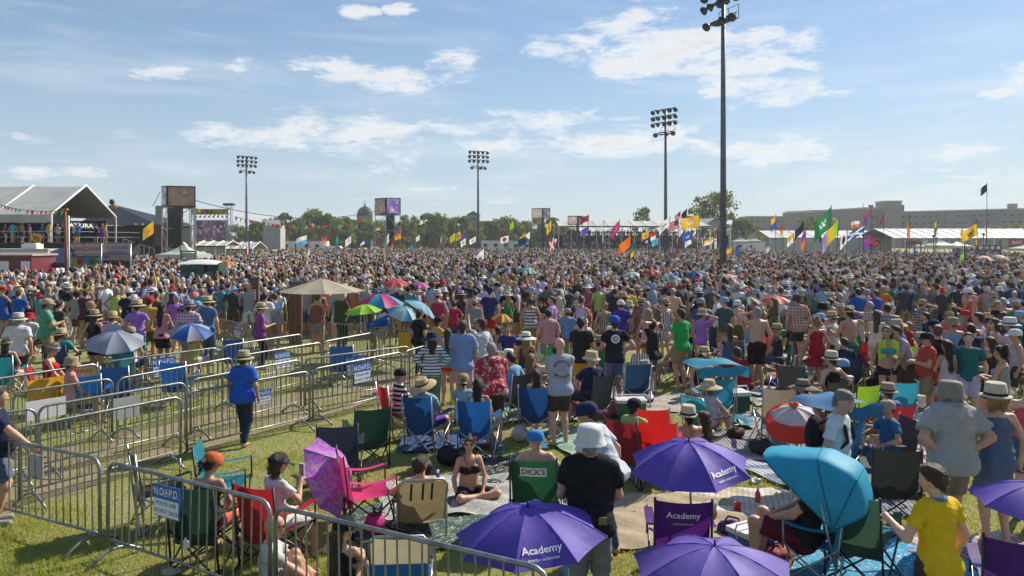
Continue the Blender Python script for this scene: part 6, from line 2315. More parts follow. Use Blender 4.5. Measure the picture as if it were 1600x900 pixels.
# ---- chairs and sitters, middle right
hp, Jp = hero(1107, 92, 592, -52, 'person in pale pink t-shirt with bow-trimmed straw hat in the teal beach chair', fem=1, top='tee', tc=(.62, .5, .56), bottom='hot', bc='coral', pelvis=(0, 0, .3), legs='kneesup', arms='knee', hat='sunhat', hatc='straw', band='cream', hair='bob', hc='blonde', skin=3)
bo = MB()
for s_ in (-1, 1):
    bo.grid(lambda u, v: (s_ * (.01 + .075 * u), -.135 - .01 * math.sin(3 * u), .045 + (v - .5) * (.02 + .07 * u)), 3, 3)
    bo.grid(lambda u, v: (s_ * (.01 + .035 * v) + (u - .5) * .035, -.14, .03 - .15 * v), 2, 3)
bo = bo.build('hat_bow', M['cloth'], hp, COL['cream'])
bo.matrix_local = head_mat(Jp)
low_chair(place(1107, 92), R(-52), (.02, .3, .36), 'teal beach chair under the bow-trimmed straw hat', 22)
hero(990, 112, 631, -42, 'person in lime t-shirt and black cap in a dark red chair', top='tee', tc=(.3, .48, .12), bottom='jeans', bc='denim', legs='sit', arms='lap', hat='cap', hatc='black', hc='dark', skin=2)
camp_chair(place(990, 112), R(-42), (.2, .012, .02), 'dark red chair under the lime t-shirt', 'b')
hero(1076, 106, 647, 8, 'bare-shouldered person in cream fedora behind the purple parasol', top='none', bottom='trunks', bc='navy', legs='kneesup', arms='knee', hat='fedora', hatc='cream', hc='dark', h=1.0)
hero(1101, 107, 655, 30, 'person with long brown hair leaning on the fedora wearer', fem=1, top='tank', tc='maroon', bottom='hot', bc='denim', legs='kneesup', arms='knee', hair='long', hc='brown', h=.97)
h29, J29 = hero(1310, 144, 608, -128, 'grey-haired person in white t-shirt with black backpack looking down', top='tee', tc=(.55, .57, .6), bottom='shorts', bc='black', armL='down', armR='down', hc=(.2, .19, .18), face=1, head=(-18, 22, 0), skin=1, shoes='charcoal')
t = empty('backpack', h29.location, R(-128), 'black backpack worn over the white t-shirt', 'backpack')
pk = blob('pack', (.16, .1, .22), 6, .03, 'cloth', COL['black'], t)
pk.location = (0, -.25, 1.02)
for s_ in (-1, 1):
    MB().tube([(s_ * .1, -.2, 1.38), (s_ * .115, -.04, 1.475), (s_ * .12, .1, 1.4), (s_ * .13, .13, 1.25), (s_ * .15, .0, 1.1), (s_ * .13, -.16, 1.08)], [.02, .026, .026, .022, .014, .012], 6).build('strap', M['black_cloth'], t)
bottle(world(h29, at_hand(h29, J29, 'L')) - Vector((0, 0, .12)), 'clear water bottle hanging from the backpacker hand', (.5, .55, .6))
hero(1389, 113, 629, 96, 'person in blue shirt, pale cap and sunglasses in a black chair', top='tee', tc=(.03, .14, .3), bottom='jeans', bc='denim', legs='sit', arms='chair', hat='cap', hatc=(.33, .31, .25), glasses=1, hc='dark', skin=1, head=(10, 5, 0))
camp_chair(place(1389, 113), R(96), (.02, .02, .03), 'black chair of the sitter with pale cap', 'c')
hero(1388, 102, 606, 20, 'person in blue plaid shirt and tan fedora in a bright red chair', top='shirt', topmat='plaid_dark', tc=(.1, .2, .42), bottom='shorts', bc='khaki', legs='sit', arms='chair', hat='fedora', hatc='tan', hc='brown')
camp_chair(place(1384, 102), R(20), (.45, .02, .03), 'bright red chair under the blue plaid shirt', 'c')
hero(1487, 142, 600, 2, 'large person in pale fishing shirt and patterned bush hat, hands on hips', top='shirt', tc=(.34, .34, .33), bottom='shorts', bc=(.22, .18, .12), arms='hip', hat='bucket', hatc=(.24, .22, .17), w=1.25, belly=1, hc='grey', skin=1, loose=.016, shoes='white', h=1.06)
hero(1557, 140, 614, -6, 'person in blue-grey sundress and cream fedora', fem=1, top='dress', tc=(.09, .13, .24), dlen=.5, hat='fedora', hatc=(.6, .52, .4), hair='bob', hc='blonde', arms='down', skin=0, h=1.02, w=1.05)
h33, J33 = hero(1464, 198, 727, 24, 'young person in bright yellow t-shirt with blue neck strap', top='tee', tc=(.72, .46, .015), bottom='shorts', bc='charcoal', armL='cup', armR='down', hc=(.06, .035, .022), hairt=.022, head=(20, 8, 0), skin=3)
m = MB()
nk = Vector(J33['neck'])
m.tube([nk + Vector((math.cos(a) * .072, math.sin(a) * .066 - .0, .022 - .05 * max(0, math.sin(a)))) for a in [i * math.pi / 8 for i in range(17)]], .012, 5)
m.build('neck_strap', mat('strap_blue', (.02, .2, .5), .7), h33)
hero(1262, 156, None, 58, 'person in black t-shirt lounging under the turquoise canopy chair', top='tee', tc='black', bottom='shorts', bc='maroon', pelvis=(0, .05, .42), legs='sit', lean=-20, arms='lap', hc='dark', skin=0, h=1.05, w=1.1)
hero(1606, 128, 588, 160, 'person in coral tank top and sunglasses, partly cut by the picture edge', fem=1, top='tank', tc=(.55, .1, .12), bottom='shorts', bc='denim', glasses=1, hair='short', hc='brown', h=1.0)
hero(1276, 70, 494, 4, 'person in strapless red dress with pinned blond hair', fem=1, top='dress', tc=(.42, .012, .03), dlen=.58, hair='bun', hc='blonde', arms='down', skin=1)
h37, J37 = hero(1327, 69, 478, 24, 'bare-chested person in green shorts and yellow headband', top='none', bottom='trunks', bc=(.03, .16, .1), armL='cup', armR='front', hat='headband', hatc='yellow', hc='dark', skin=1)
cup_at(h37, J37, 'L', 'blue cup held by the bare-chested headband wearer', col=(.1, .3, .5))
h38, J38 = hero(1386, 81, 518, 166, 'person in turquoise bikini top with lime towel over the shoulders', fem=1, top='bikini', tc=(.03, .3, .36), bottom='hot', bc='black', glasses=1, hair='long', hc='brown', hairlen=.25, armL='front', armR='down', head=(-30, 0, 0), skin=1, h=1.0)
tw = MB()
for s_ in (-1, 1):
    tw.grid(lambda u, v: (s_ * (.05 + .13 * u), .13 - .02 * u + .02 * math.sin(9 * v), 1.5 - .36 * v - .06 * u), 4, 6)
tw.build('shoulder_towel', M['cloth'], h38, COL['lime'])
hero(1480, 86, 531, 10, 'person in pale pink strappy top with long dark hair', fem=1, top='tank', tc=(.55, .4, .42), bottom='skirt', bc='lilac', hair='long', hc='dark', hairlen=.4, arms='front', skin=2)
hero(1513, 86, 519, 152, 'person in dark teal t-shirt facing the camera side', top='tee', tc=(.01, .13, .15), bottom='shorts', bc='lilac', face=1, hc='dark', arms='down', skin=3)
hero(1549, 86, 526, 28, 'person in maroon tank top with long wavy brown hair', fem=1, top='tank', tc=(.07, .015, .035), bottom='shorts', bc='black', hair='long', hc='brown', hairlen=.34, armL='clap', armR='front', skin=0)
hero(1450, 84, 518, 84, 'heavy person in coral red shirt and black cap', top='tee', tc=(.45, .06, .04), bottom='shorts', bc='khaki', hat='cap', hatc='black', w=1.15, belly=1, arms='front', skin=1)
hero(1420, 80, 508, 100, 'person in pale lilac t-shirt bending forward', top='tee', tc=(.42, .36, .44), bottom='shorts', bc='brown', lean=25, arms='reach', hc='dark')
hero(1588, 80, 513, 70, 'person in white sailor cap and sleeveless top', top='tank', tc='lilac', bottom='shorts', bc='charcoal', hat='cap', hatc='white', arms='down', skin=1)
hero(1566, 96, 540, 40, 'person in grey tank with pinned dark hair beside the sailor cap', fem=1, top='tank', tc='grey', bottom='shorts', bc='black', hair='bun', hc='dark', arms='front', glasses=1)
hero(1162, 70, 541, 20, 'person in red t-shirt seated low on the grass', top='tee', tc='red', bottom='shorts', bc='charcoal', legs='kneesup', arms='knee', lean=20, hc='brown')
hero(1097, 72, 526, 168, 'person in black printed vest seated on the grass looking down', top='tank', tc='black', bottom='shorts', bc='grey', legs='kneesup', legL='cross', legR='cross', arms='lap', lean=15, hc='dark', face=1, head=(0, 20, 0), skin=1)
hero(1300, 84, 549, 24, 'person in black vest and cream fedora in an olive chair', top='tank', tc='black', bottom='shorts', bc='khaki', legs='sit', arms='hip', hat='fedora', hatc='cream', pelvis=(0, 0, .48), hc='brown', skin=0)
camp_chair(place(1290, 85), R(24), (.05, .06, .04), 'olive chair under the cream fedora', 'b', sc_=.9)
hero(1256, 96, 592, 40, 'person in magenta top and wide taupe sun hat', fem=1, top='tee', tc='magenta', bottom='shorts', bc='charcoal', legs='sit', arms='lap', hat='sunhat', hatc=(.24, .19, .15), band='charcoal', hair='short', pelvis=(0, 0, .42))
hero(822, 67, 518, -8, 'person in white sun hat with long blond hair seated on the grass', fem=1, top='tank', tc='charcoal', bottom='hot', bc='denim', legs='sit', arms='lap', hat='sunhat', hatc='white', hair='long', hc='blonde', pelvis=(0, 0, .4))
hero(829, 75, 546, -30, 'slim person with long fair hair in a pale top seated on the ground', fem=1, top='tank', tc='cream', bottom='hot', bc='cream', legs='kneesup', arms='knee', hair='long', hc=(.2, .12, .06))
hero(793, 60, 507, 178, 'bearded person in purple t-shirt facing away from the stage', top='tee', tc=(.05, .04, .2), bottom='shorts', bc='khaki', legs='sit', arms='lap', face=1, hc='dark', pelvis=(0, 0, .4))

# ---- beyond the lane, left
hero(28, 70, 489, 4, 'person in white shirt and pale brimmed hat, dark shorts', top='shirt', tc=(.6, .61, .63), bottom='shorts', bc=(.05, .055, .06), hat='panama', hatc=(.55, .52, .45), w=1.12, hc='grey', arms='down')
h52, J52 = hero(72, 62, 464, -48, 'person in sea green t-shirt and beige cap holding a cup', top='tee', tc=(.1, .32, .2), bottom='shorts', bc='khaki', belly=1, w=1.15, hat='cap', hatc='tan', armR='cup', armL='down')
cup_at(h52, J52, 'R', 'pale cup held by the sea green t-shirt')
hero(92, 60, 468, -30, 'person in charcoal t-shirt with dark hair behind the sea green one', top='tee', tc='charcoal', bottom='jeans', bc='charcoal', hc='dark')
hero(147, 64, 484, 2, 'person in strapless black dress and tan brimmed hat', fem=1, top='dress', tc='black', dlen=.6, hat='panama', hatc='tan', hair='long', hc='brown')
hero(214, 62, 468, 6, 'person in violet t-shirt and teal shorts, hand on hip, straw hat', fem=1, top='tee', tc=(.33, .16, .55), bottom='shorts', bc='teal', armR='hip', armL='down', hat='panama', hatc='straw', w=1.05)
hero(253, 62, 471, -6, 'person in pink top with long black hair', fem=1, top='tank', tc='pink', bottom='skirt', bc='black', hair='long', hc='dark', hairlen=.35, arms='front')
hero(295, 62, 469, 6, 'person in pink plaid shirt with small fedora', top='shirt', topmat='plaid', tc=(.36, .16, .22), bottom='shorts', bc='grey', hat='fedora', hatc='grey', w=1.12)
hero(324, 58, 463, -8, 'person in blue t-shirt and straw hat beside the plaid shirt', top='tee', tc=(.06, .16, .34), bottom='jeans', bc='denim', hat='panama', hatc='straw', w=1.08)
hero(78, 80, 533, -70, 'person in red vest and headband reading in a red chair', fem=1, top='tank', tc='red', bottom='shorts', bc='white', legs='sit', arms='lap', hair='bun', hc='blonde', hat='headband', hatc='sky', head=(0, 15, 0))
camp_chair(place(74, 80), R(-70), (.45, .02, .025), 'red chair of the reader with the headband', 'c')
hero(110, 86, 556, -50, 'person in patterned hat seated low behind the yellow plate', fem=1, top='tee', tc='pink', bottom='shorts', bc='khaki', legs='sit', arms='lap', hat='bucket', hatc='khaki')
hero(95, 66, 514, 4, 'person in straw hat and blue top seated in a navy chair', top='tee', tc='teal', bottom='shorts', bc='navy', legs='sit', arms='chair', hat='cowboy', hatc='straw')
camp_chair(place(95, 66), R(4), (.012, .03, .09), 'navy chair under the straw cowboy hat', 'b')
hero(302, 64, 520, -15, 'person in yellow-green top under the blue and white parasol', fem=1, top='tank', tc=(.4, .46, .1), bottom='skirt', bc='lilac', legs='sit', arms='lap', hair='short')
hero(407, 60, 473, -62, 'person in plum blouse and straw hat beside the riveted post', fem=1, top='tee', tc=(.28, .06, .26), bottom='pants', bc='black', hat='panama', hatc='straw', arms='front', w=1.1)
hero(414, 53, 456, -6, 'person in white shirt with short brown hair behind the plum blouse', top='shirt', tc='white', bottom='shorts', bc='khaki', hc='brown')
hero(429, 52, 457, -20, 'person in white and light blue t-shirt between the two posts', top='tee', tc=(.2, .4, .62), bottom='shorts', bc='pink', hc='brown', head=(40, 10, 0))
hero(533, 51, 456, -30, 'bald heavy person in olive t-shirt under the tan parasol', top='tee', tc=(.06, .075, .035), bottom='jeans', bc='black', hair='bald', w=1.2, belly=1, armR='front', armL='front')
hero(495, 52, 457, 20, 'person in rust vest and cap under the tan parasol', fem=1, top='tank', tc=(.25, .1, .06), bottom='shorts', bc='grey', hat='cap', hatc='olive', arms='front')
hero(580, 57, None, -78, 'person in blue t-shirt bending under the rainbow parasol', top='tee', tc=(.015, .1, .45), bottom='shorts', bc='khaki', lean=62, arms='reach', hc='dark', skin=2, h=1.05)
hero(655, 63, 483, -42, 'person in black printed polo with sunglasses beside the pale blue parasol', top='polo', tc='black', bottom='jeans', bc='black', glasses=1, hc='brown', skin=1, w=1.1)
hero(684, 67, 494, -50, 'person in black flat cap and yellow t-shirt', top='tee', tc='gold', bottom='shorts', bc='khaki', hat='cap', hatc='black', hturn=180, skin=1)
hero(683, 52, 453, 6, 'person in crimson vest and straw fedora', top='tank', tc=(.45, .03, .1), bottom='shorts', bc='khaki', hat='fedora', hatc='cream', w=1.1)
hero(709, 51, 470, 0, 'person in crimson t-shirt, hands on hips, brown hair', fem=1, top='tee', tc=(.42, .03, .09), bottom='shorts', bc='denim', arms='hip', hair='bun')
hero(765, 50, 447, -10, 'person in navy starry wrap with cap', top='tee', topmat='dotted', tc=(.02, .03, .12), bottom='shorts', bc='red', hat='cap', hatc='navy')
hero(741, 52, 467, 4, 'person in grey t-shirt and grey cap', top='tee', tc='grey', bottom='shorts', bc='denim', hat='cap', hatc='grey')
hero(829, 54, 464, 3, 'person in grey banded vest and khaki shorts', top='tank', topmat='stripe_w', tc=(.12, .14, .19), bottom='shorts', bc='khaki', hc='brown', w=1.05)
hero(862, 54, 469, 8, 'person with long brown hair in patterned playsuit', fem=1, top='tank', topmat='floral', tc='maroon', bottom='skirt', bc='charcoal', hair='long', hc='brown', armL='cup', armR='down')
hero(887, 58, 481, 6, 'person in light blue t-shirt and grey cap', top='tee', tc=(.13, .28, .45), bottom='shorts', bc='grey', hat='cap', hatc='grey', w=1.1)
hero(944, 56, 471, 2, 'person in gold striped shirt dress with fair hair', fem=1, top='dress', topmat='stripe_v', tc='gold', dlen=.5, hair='bun', hc='blonde')
hero(970, 56, 468, 4, 'person in royal purple-blue polo and white cap', top='polo', tc=(.05, .04, .28), bottom='shorts', bc='charcoal', hat='cap', hatc='white', w=1.1)
hero(1003, 56, 466, 4, 'person in brown leaf-print shirt and bush hat', top='shirt', topmat='floral', tc=(.2, .07, .05), bottom='shorts', bc='khaki', hat='panama', hatc='khaki', w=1.12)
hero(1040, 54, 467, 24, 'person in striped sundress and straw hat shading the face', fem=1, top='dress', topmat='stripe_v', tc='white', dlen=.5, hat='fedora', hatc='tan', armL='drink')
hero(1246, 57, 459, 4, 'person in orange plaid shirt and brown bush hat', top='shirt', topmat='plaid', tc=(.4, .14, .06), bottom='shorts', bc='charcoal', hat='bucket', hatc='brown', w=1.1)
hero(1290, 62, 474, 20, 'person in pale blue shirt reaching down beside the red dress', top='shirt', tc=(.36, .44, .6), bottom='shorts', bc='khaki', arms='side', hc='brown')
hero(1513, 51, 441, 50, 'person in coral red vest and white cap turned aside', fem=1, top='tank', tc=(.6, .07, .06), bottom='shorts', bc='charcoal', hat='cap', hatc='white', armL='cup')
hero(1372, 61, 490, 30, 'person with dark hair in black bikini top', fem=1, top='bikini', tc='black', bottom='hot', bc='navy', hair='pony', hc='dark', arms='front', skin=2)
hero(1395, 58, 477, 175, 'person with auburn hair and sunglasses facing the camera', fem=1, top='tank', tc='charcoal', bottom='shorts', bc='denim', hair='long', hc='auburn', glasses=1, hairlen=.2)
hero(1448, 64, 488, 60, 'person with dark hair and dark polo beside the white drum grill', top='polo', tc='navy', bottom='shorts', bc='grey', hc='dark')
hero(1530, 72, 488, 60, 'person with thick dark hair in a lilac shirt', top='tee', tc='lilac', bottom='shorts', bc='navy', hc='dark', skin=2)
hero(1555, 74, 497, 80, 'person with brown hair and sunglasses beside the lilac shirt', fem=1, top='tank', tc='coral', bottom='shorts', bc='denim', hair='bob', glasses=1)
NHERO = len(PPL)
# ------------------------------------------------------------------ umbrellas, chairs and things on the lawn
def pt(px, py, s):
    return Vector(((px - 800) / s, FPX / s, CAM_H - (py - HOR) / s))


VIO = (.13, .085, .5)
ACA = [('Academy', .085, .78), ('SPORTS + OUTDOORS', .025, .9)]
umbrella(pt(825, 792, 192), (-.08, -.05, 1), .63, .24, [VIO], 'purple umbrella with white lettering leaning over the near barrier', 1.15, rot=R(-102), text=ACA, tpanel=0)
umbrella(pt(1076, 690, 160), (-.06, -.12, 1), .61, .25, [VIO], 'purple umbrella with white lettering clamped over the purple chair', 1.3, rot=R(-80), text=ACA, tpanel=0)
umbrella(pt(1117, 853, 198), (0, -.05, 1), .68, .22, [(.17, .12, .52)], 'purple umbrella with no lettering in view, below the purple chair', .95, rot=R(15))
umbrella(pt(1628, 757, 186), (.1, -.05, 1), .52, .2, [(.16, .11, .5)], 'purple umbrella cut by the picture edge beside the sundress', 1.1, rot=R(10))
# tie-dye one lying on its side
M['tiedye'] = objcol_mat('tie_dye', .5, .4, .05, 5, .1, 6, thin=.35, pattern=lambda t, vec, c, oi: t.mix(t.maprange(t.noise(vec, 7, 3, .6, 3.0), .45, .62), c, t.mix(t.maprange(t.noise(vec, 11, 2, .5, 2.0), .45, .6), (.62, .3, .42), (.25, .42, .5))))
umbrella(pt(541, 733, 131), (.88, -.2, .42), .5, .26, [(.5, .1, .66)], 'tie-dye pink and violet umbrella propped open on its side', .62, rot=.3, mats='tiedye')
t = umbrella(pt(1241, 636, 116), (-.16, -.28, 1), .37, .15, [(.66, .58, .6)], 'white and red paper parasol with orange pompom', .7, rot=.2)
MB().lathe([(.32, .6), (.375, .55), (.385, .37)], 32).build('fringe', M['canopy'], t, (.62, .05, .03))
blob('pompom', (.06, .06, .035), 3, .2, 'cloth', (.75, .16, .02), t).location = (0, 0, .7)
SIL = (.34, .36, .46)
BLU = (.02, .13, .5)
umbrella(pt(180, 518, 68), (.1, -.25, 1), .68, .28, [BLU, BLU, SIL, SIL, SIL, SIL, SIL, BLU], 'blue and silver-grey parasol beside the tan lettered chair', 1.2, rot=R(100))
umbrella(pt(298, 507, 64), (.14, -.25, 1), .56, .22, [BLU, SIL, BLU, SIL], 'blue and white panelled parasol over the yellow-green top', 1.3, rot=R(60))
umbrella(pt(593, 459, 55), (0, -.05, 1), .72, .32, [(.55, .04, .2), (.03, .27, .5)], 'pink and blue panelled parasol on a white pole', 1.75, rot=R(22))
umbrella(pt(567, 476, 58), (-.1, -.05, 1), .52, .2, [(.35, .62, .05)], 'lime green parasol tucked under the pink and blue one', 1.3)
umbrella(pt(633, 480, 60), (.3, -.3, 1), .46, .2, [(.1, .36, .52), (.45, .58, .62)], 'pale blue and white parasol tilted beside the black polo', 1.1)
umbrella(pt(662, 474, 58), (.55, .15, .9), .5, .2, [(.12, .34, .55), (.28, .5, .62)], 'light blue parasol tipped on its side behind the black polo', 1.2)
umbrella(pt(785, 491, 58), (.1, -.2, 1), .3, .14, [(.65, .5, .03), (.6, .12, .03)], 'small yellow and red parasol low in the crowd', .9)
FLAT[0] = 1
t = umbrella(pt(503, 435, 50), (0, 0, 1), 1.33, .4, [(.52, .46, .36)], 'large tan market parasol on a dark pole beside the riveted post', 2.2, rot=.3, name='market_umbrella', polem='dark_metal', handle=False)
FLAT[0] = 0
# a row of smaller ones farther off
for i, (x, y, s, r_, cs, lb) in enumerate(((656, 441, 42, .5, [(.5, .1, .32)], 'rose pink umbrella in the standing crowd'), (569, 428, 40, .4, [(.6, .5, .5)], 'small pale umbrella in the standing crowd'), (1144, 429, 36, .75, [(.62, .4, .42), (.5, .05, .06)], 'pale pink and red umbrella below the thick mast'),
                                          (617, 437, 44, .6, [(.6, .1, .1)], 'flat red umbrella behind the rose pink one'), (1566, 470, 46, .62, [(.2, .08, .3), (.55, .5, .6)], 'purple patterned umbrella by the coral vest'), (857, 452, 46, .55, [(.1, .12, .11)], 'dark grey umbrella held aslant in the crowd'),
                                          (1168, 464, 46, .6, [(.04, .1, .06)], 'dark green umbrella near the drinking man'), (1212, 463, 48, .6, [(.6, .13, .06)], 'orange-red flat sunshade in the crowd'), (1222, 478, 50, .7, [(.2, .2, .22)], 'grey sunshade low in the crowd'), (1045, 428, 34, .6, [(.05, .3, .5)], 'sky blue umbrella in the far crowd'),
                                          (986, 425, 34, .6, [(.4, .5, .55)], 'pale flat umbrella in the far crowd'), (1016, 421, 33, .55, [(.5, .06, .07)], 'red umbrella in the far crowd'), (825, 419, 32, .6, [(.05, .3, .28)], 'teal umbrella in the far crowd'), (1330, 441, 38, .6, [(.03, .12, .07)], 'bottle green umbrella in the far crowd'),
                                          (1540, 400, 26, .7, [(.6, .58, .55), (.5, .08, .08)], 'white and red umbrella below the cream tents'), (1565, 399, 25, .7, [(.6, .3, .2), (.4, .45, .4)], 'striped umbrella beside the white and red one'), (1085, 424, 36, .6, [(.05, .12, .3)], 'navy umbrella left of the thick mast'), (355, 407, 28, .6, [(.6, .2, .05)], 'orange umbrella beside the green cabins'))):
    r_ *= .82
    umbrella(pt(x, y, s), (random.uniform(-.3, .3), -.15, 1), r_, .16 * r_ / .5, cs, lb, 1.0 if s > 40 else 1.2, ribs=False, rot=i)

# turquoise canopy chair: hood on rods over a camp chair
CAN = (.03, .4, .62)


def canopy_chair(loc, rz, colr, label, hood=True, flat=False, s_=1.0):
    t = camp_chair(loc, rz, colr, label, 'c', sc_=s_, name='canopy_chair')
    if flat:
        MB().grid(lambda u, v: ((u - .5) * .95, -.42 + .75 * v, 1.2 - .07 * abs(2 * u - 1) ** 2 - .05 * math.sin(9 * u) * math.sin(5 * v) * .5), 12, 8).build('hood', M['canopy'], t, colr)
        MB().grid(lambda u, v: ((u - .5) * .95, -.43, 1.15 - .18 * v - .02 * math.sin(14 * u)), 12, 2).build('hood_flap', M['canopy'], t, colr)
    else:
        def fn(u, v):
            # hoops swing about a hinge line at shoulder height, as on a pram hood
            th, a = R(40 + 108 * v), math.pi * u
            sag = 1 - .04 * math.sin(3 * math.pi * v) ** 2 + .012 * math.sin(40 * u) * math.sin(math.pi * v)
            k = math.sin(a) ** .42 * float(np.interp(v, (0, .25, .58, 1), (.98, .76, .64, .36))) * sag
            return (.37 * math.copysign(abs(math.cos(a)) ** .5, math.cos(a)), -.24 + k * math.cos(th), .69 + k * math.sin(th))
        MB().grid(fn, 16, 15).build('hood', M['canopy'], t, colr)
        for v in (0, .333, .666, 1):
            MB().tube([fn(u / 12, v) for u in range(13)], .009, 5).build('hood_rib', M['canopy'], t, tuple(c * .6 for c in colr))
    for q in (-.33, .33):
        rod((q, -.25, .3), (q * 1.15, -.12, 1.12 if flat else .95), .01).build('hood_post', M['chrome'], t)
    return t


canopy_chair(place(1274, 156), R(58), CAN, 'turquoise chair with ribbed sun hood in front of the backpacker', s_=.93)
canopy_chair(place(1115, 86), R(10), (.03, .26, .4), 'chair with flat blue sun hood beyond the bow-trimmed hat', flat=True)
canopy_chair(place(1300, 112), R(25), (.02, .16, .36), 'chair with flat dark blue sun hood behind the backpacker', flat=True)

CHAIRS = [(252, 131, -55, (.035, .033, .02), 'empty olive brown chair standing on the grass by the lane', 'c'), (352, 128, -78, (.015, .2, .26), 'empty teal chair facing the lawn beside the olive brown one', 'b'), (530, 114, 8, (.02, .028, .05), 'empty charcoal navy chair behind the tie-dye umbrella', 'b'),
          (574, 104, 25, (.012, .045, .03), 'empty dark green chair beside the barrier end', 'b'), (575, 133, -68, (.6, .04, .17), 'empty hot pink chair with pale printed panel', 'b'), (1016, 104, -8, (.6, .02, .02), 'tall bright red chair beside the blue sun hood', 'c'), (1028, 112, -12, (.6, .015, .015), 'second bright red chair just in front of the tall red one', 'c'),
          (1062, 158, -6, (.1, .015, .2), 'purple chair with white lettering under the purple umbrella', 'b'), (1336, 90, 20, (.35, .6, .03), 'lime green chair beyond the dark blue hood', 'b'), (1404, 88, -20, (.03, .3, .42), 'turquoise chair behind the tan fedora', 'c'), (1393, 128, -15, (.02, .025, .022), 'black chair with a drink standing on it', 'b'),
          (1345, 156, -40, (.04, .09, .06), 'grey-green chair beside the blue blanket', 'b'), (1585, 182, -25, (.07, .02, .18), 'dark purple chair at the foot of the sundress', 'b'), (140, 77, 8, (.3, .2, .1), 'tan chair with dark lettering beside the silver parasol', 'c'), (190, 79, 4, (.012, .06, .2), 'blue chair behind the third-row barrier', 'c'), (140, 84, 15, (.01, .12, .4), 'bright blue chair behind the white plate', 'c'),
          (280, 76, 0, (.012, .1, .35), 'blue chair below the police sign', 'c'), (372, 62, -4, (.012, .05, .18), 'navy blue chair beside the plum blouse', 'c'), (535, 66, 8, (.014, .07, .22), 'blue chair by the cross barrier', 'c'),
          (990, 77, 8, (.012, .05, .12), 'navy chair behind the black t-shirt', 'c'), (1140, 66, 0, (.015, .04, .12), 'navy chair beyond the red t-shirt', 'c'), (1222, 72, 60, (.4, .02, .04), 'red chair facing the bare-chested drinker', 'c'), (1210, 92, -5, (.28, .24, .17), 'beige chair back beside the white parasol', 'c'), (1240, 78, -30, (.03, .03, .035), 'black chair beside the red dress', 'b'), (1290, 62, 20, (.02, .25, .4), 'turquoise chair beside the orange plaid shirt', 'c'),
          (867, 66, 10, (.03, .16, .05), 'green chair behind the white sun hat', 'c'), (760, 62, -20, (.012, .07, .25), 'blue chair among the standing crowd', 'c'), (1190, 60, 10, (.4, .03, .04), 'crimson chair behind the drinker', 'c'), (1410, 66, 30, (.3, .5, .04), 'yellow-green chair beside the bikini wearer', 'b'), (1545, 60, -10, (.03, .05, .2), 'indigo chair by the purple umbrella', 'c')]
TXT = {1062: ([('Academy', .085), ('SPORTS+OUTDOORS', .02)], 'white_letter'), 140: ([('SAINTS', .1)], 'black_letter'), 575: ([('LSU', .13)], 'white_letter')}
used = set()
for (x, s, f_, c_, lb, tb) in CHAIRS:
    tx = TXT.get(x) if x not in used else None
    used.add(x)
    if x == 575:
        tx = None
    ch = camp_chair(place(x, s), R(f_), c_, lb, tb, text=tx[0] if tx else None, tcol=tx[1] if tx else 'white_letter')
    if x == 575:
        bk_ = ch.children[0]
        MB().grid(lambda u, v: (-.12 + .14 * u, -.21 - .11 * (.72 + .22 * v) - .04, .42 + .5 * (.72 + .22 * v)), 2, 2).build('printed_panel', M['white_letter'], bk_)
t = low_chair(place(628, 163), R(4), (.5, .44, .3), 'low cream and blue deck chair right behind the near barrier', 18, (.02, .14, .42), .5)
MB().grid(lambda u, v: ((u - .5) * .53, -.215 - .16 * v * .5, .2 + .22 * v), 4, 3).build('lower_sling', M['nylon'], t, (.02, .17, .5)).location = (0, -.02, 0)

# riveted posts
MPOST = mat('riveted_post_wood', (.17, .075, .055), .75, 0, .25, 5, .3, 40)
for (x, s, w_, h_, lb) in ((398, 44, .3, 2.02, 'brown riveted post with pale printed notice behind the plum blouse'), (462, 48, .4, 2.0, 'thick brown riveted post beside the tan market parasol')):
    p = place(x, s)
    t = empty('riveted_post', p, R(12), lb, 'post')
    MB().box((0, 0, h_ / 2), (w_, w_, h_)).build('shaft', MPOST, t)
    MB().box((0, 0, h_ + .02), (w_ + .05, w_ + .05, .04)).build('cap', M['dark_metal'], t)
    for k in range(22):
        for xx in (-w_ / 2 + .02, 0, w_ / 2 - .02):
            MB().box((xx, -w_ / 2 - .008, .1 + k * (h_ - .2) / 21), (.022, .016, .022)).build('rivet', M['chrome'], t)
    if x == 398:
        MB().box((-.04, -w_ / 2 - .03, 1.45), (.2, .01, .34)).build('notice', M['white_paint'], t)
        for k in range(3):
            MB().box((-.04, -w_ / 2 - .038, 1.56 - .1 * k), (.15, .004, .05)).build('notice_print', M['red_letter'], t)
# white drum grill
p = place(1473, 62)
t = empty('drinks_tub', p, 0, 'white drum with dark rim standing in the crowd', 'drum')
MB().lathe([(.001, .0), (.36, 0), (.38, .75), (.36, .76), (.001, .74)], 20).build('drum', M['white_paint'], t)
MB().lathe([(.39, .72), (.41, .75), (.39, .82), (.34, .84), (.15, .93), (.001, .95)], 20).build('lid', M['chrome'], t)
MB().tube([(-.08, 0, .93), (0, 0, .99), (.08, 0, .93)], .015, 5).build('handle', M['black'], t)
bpy.context.view_layer.update()

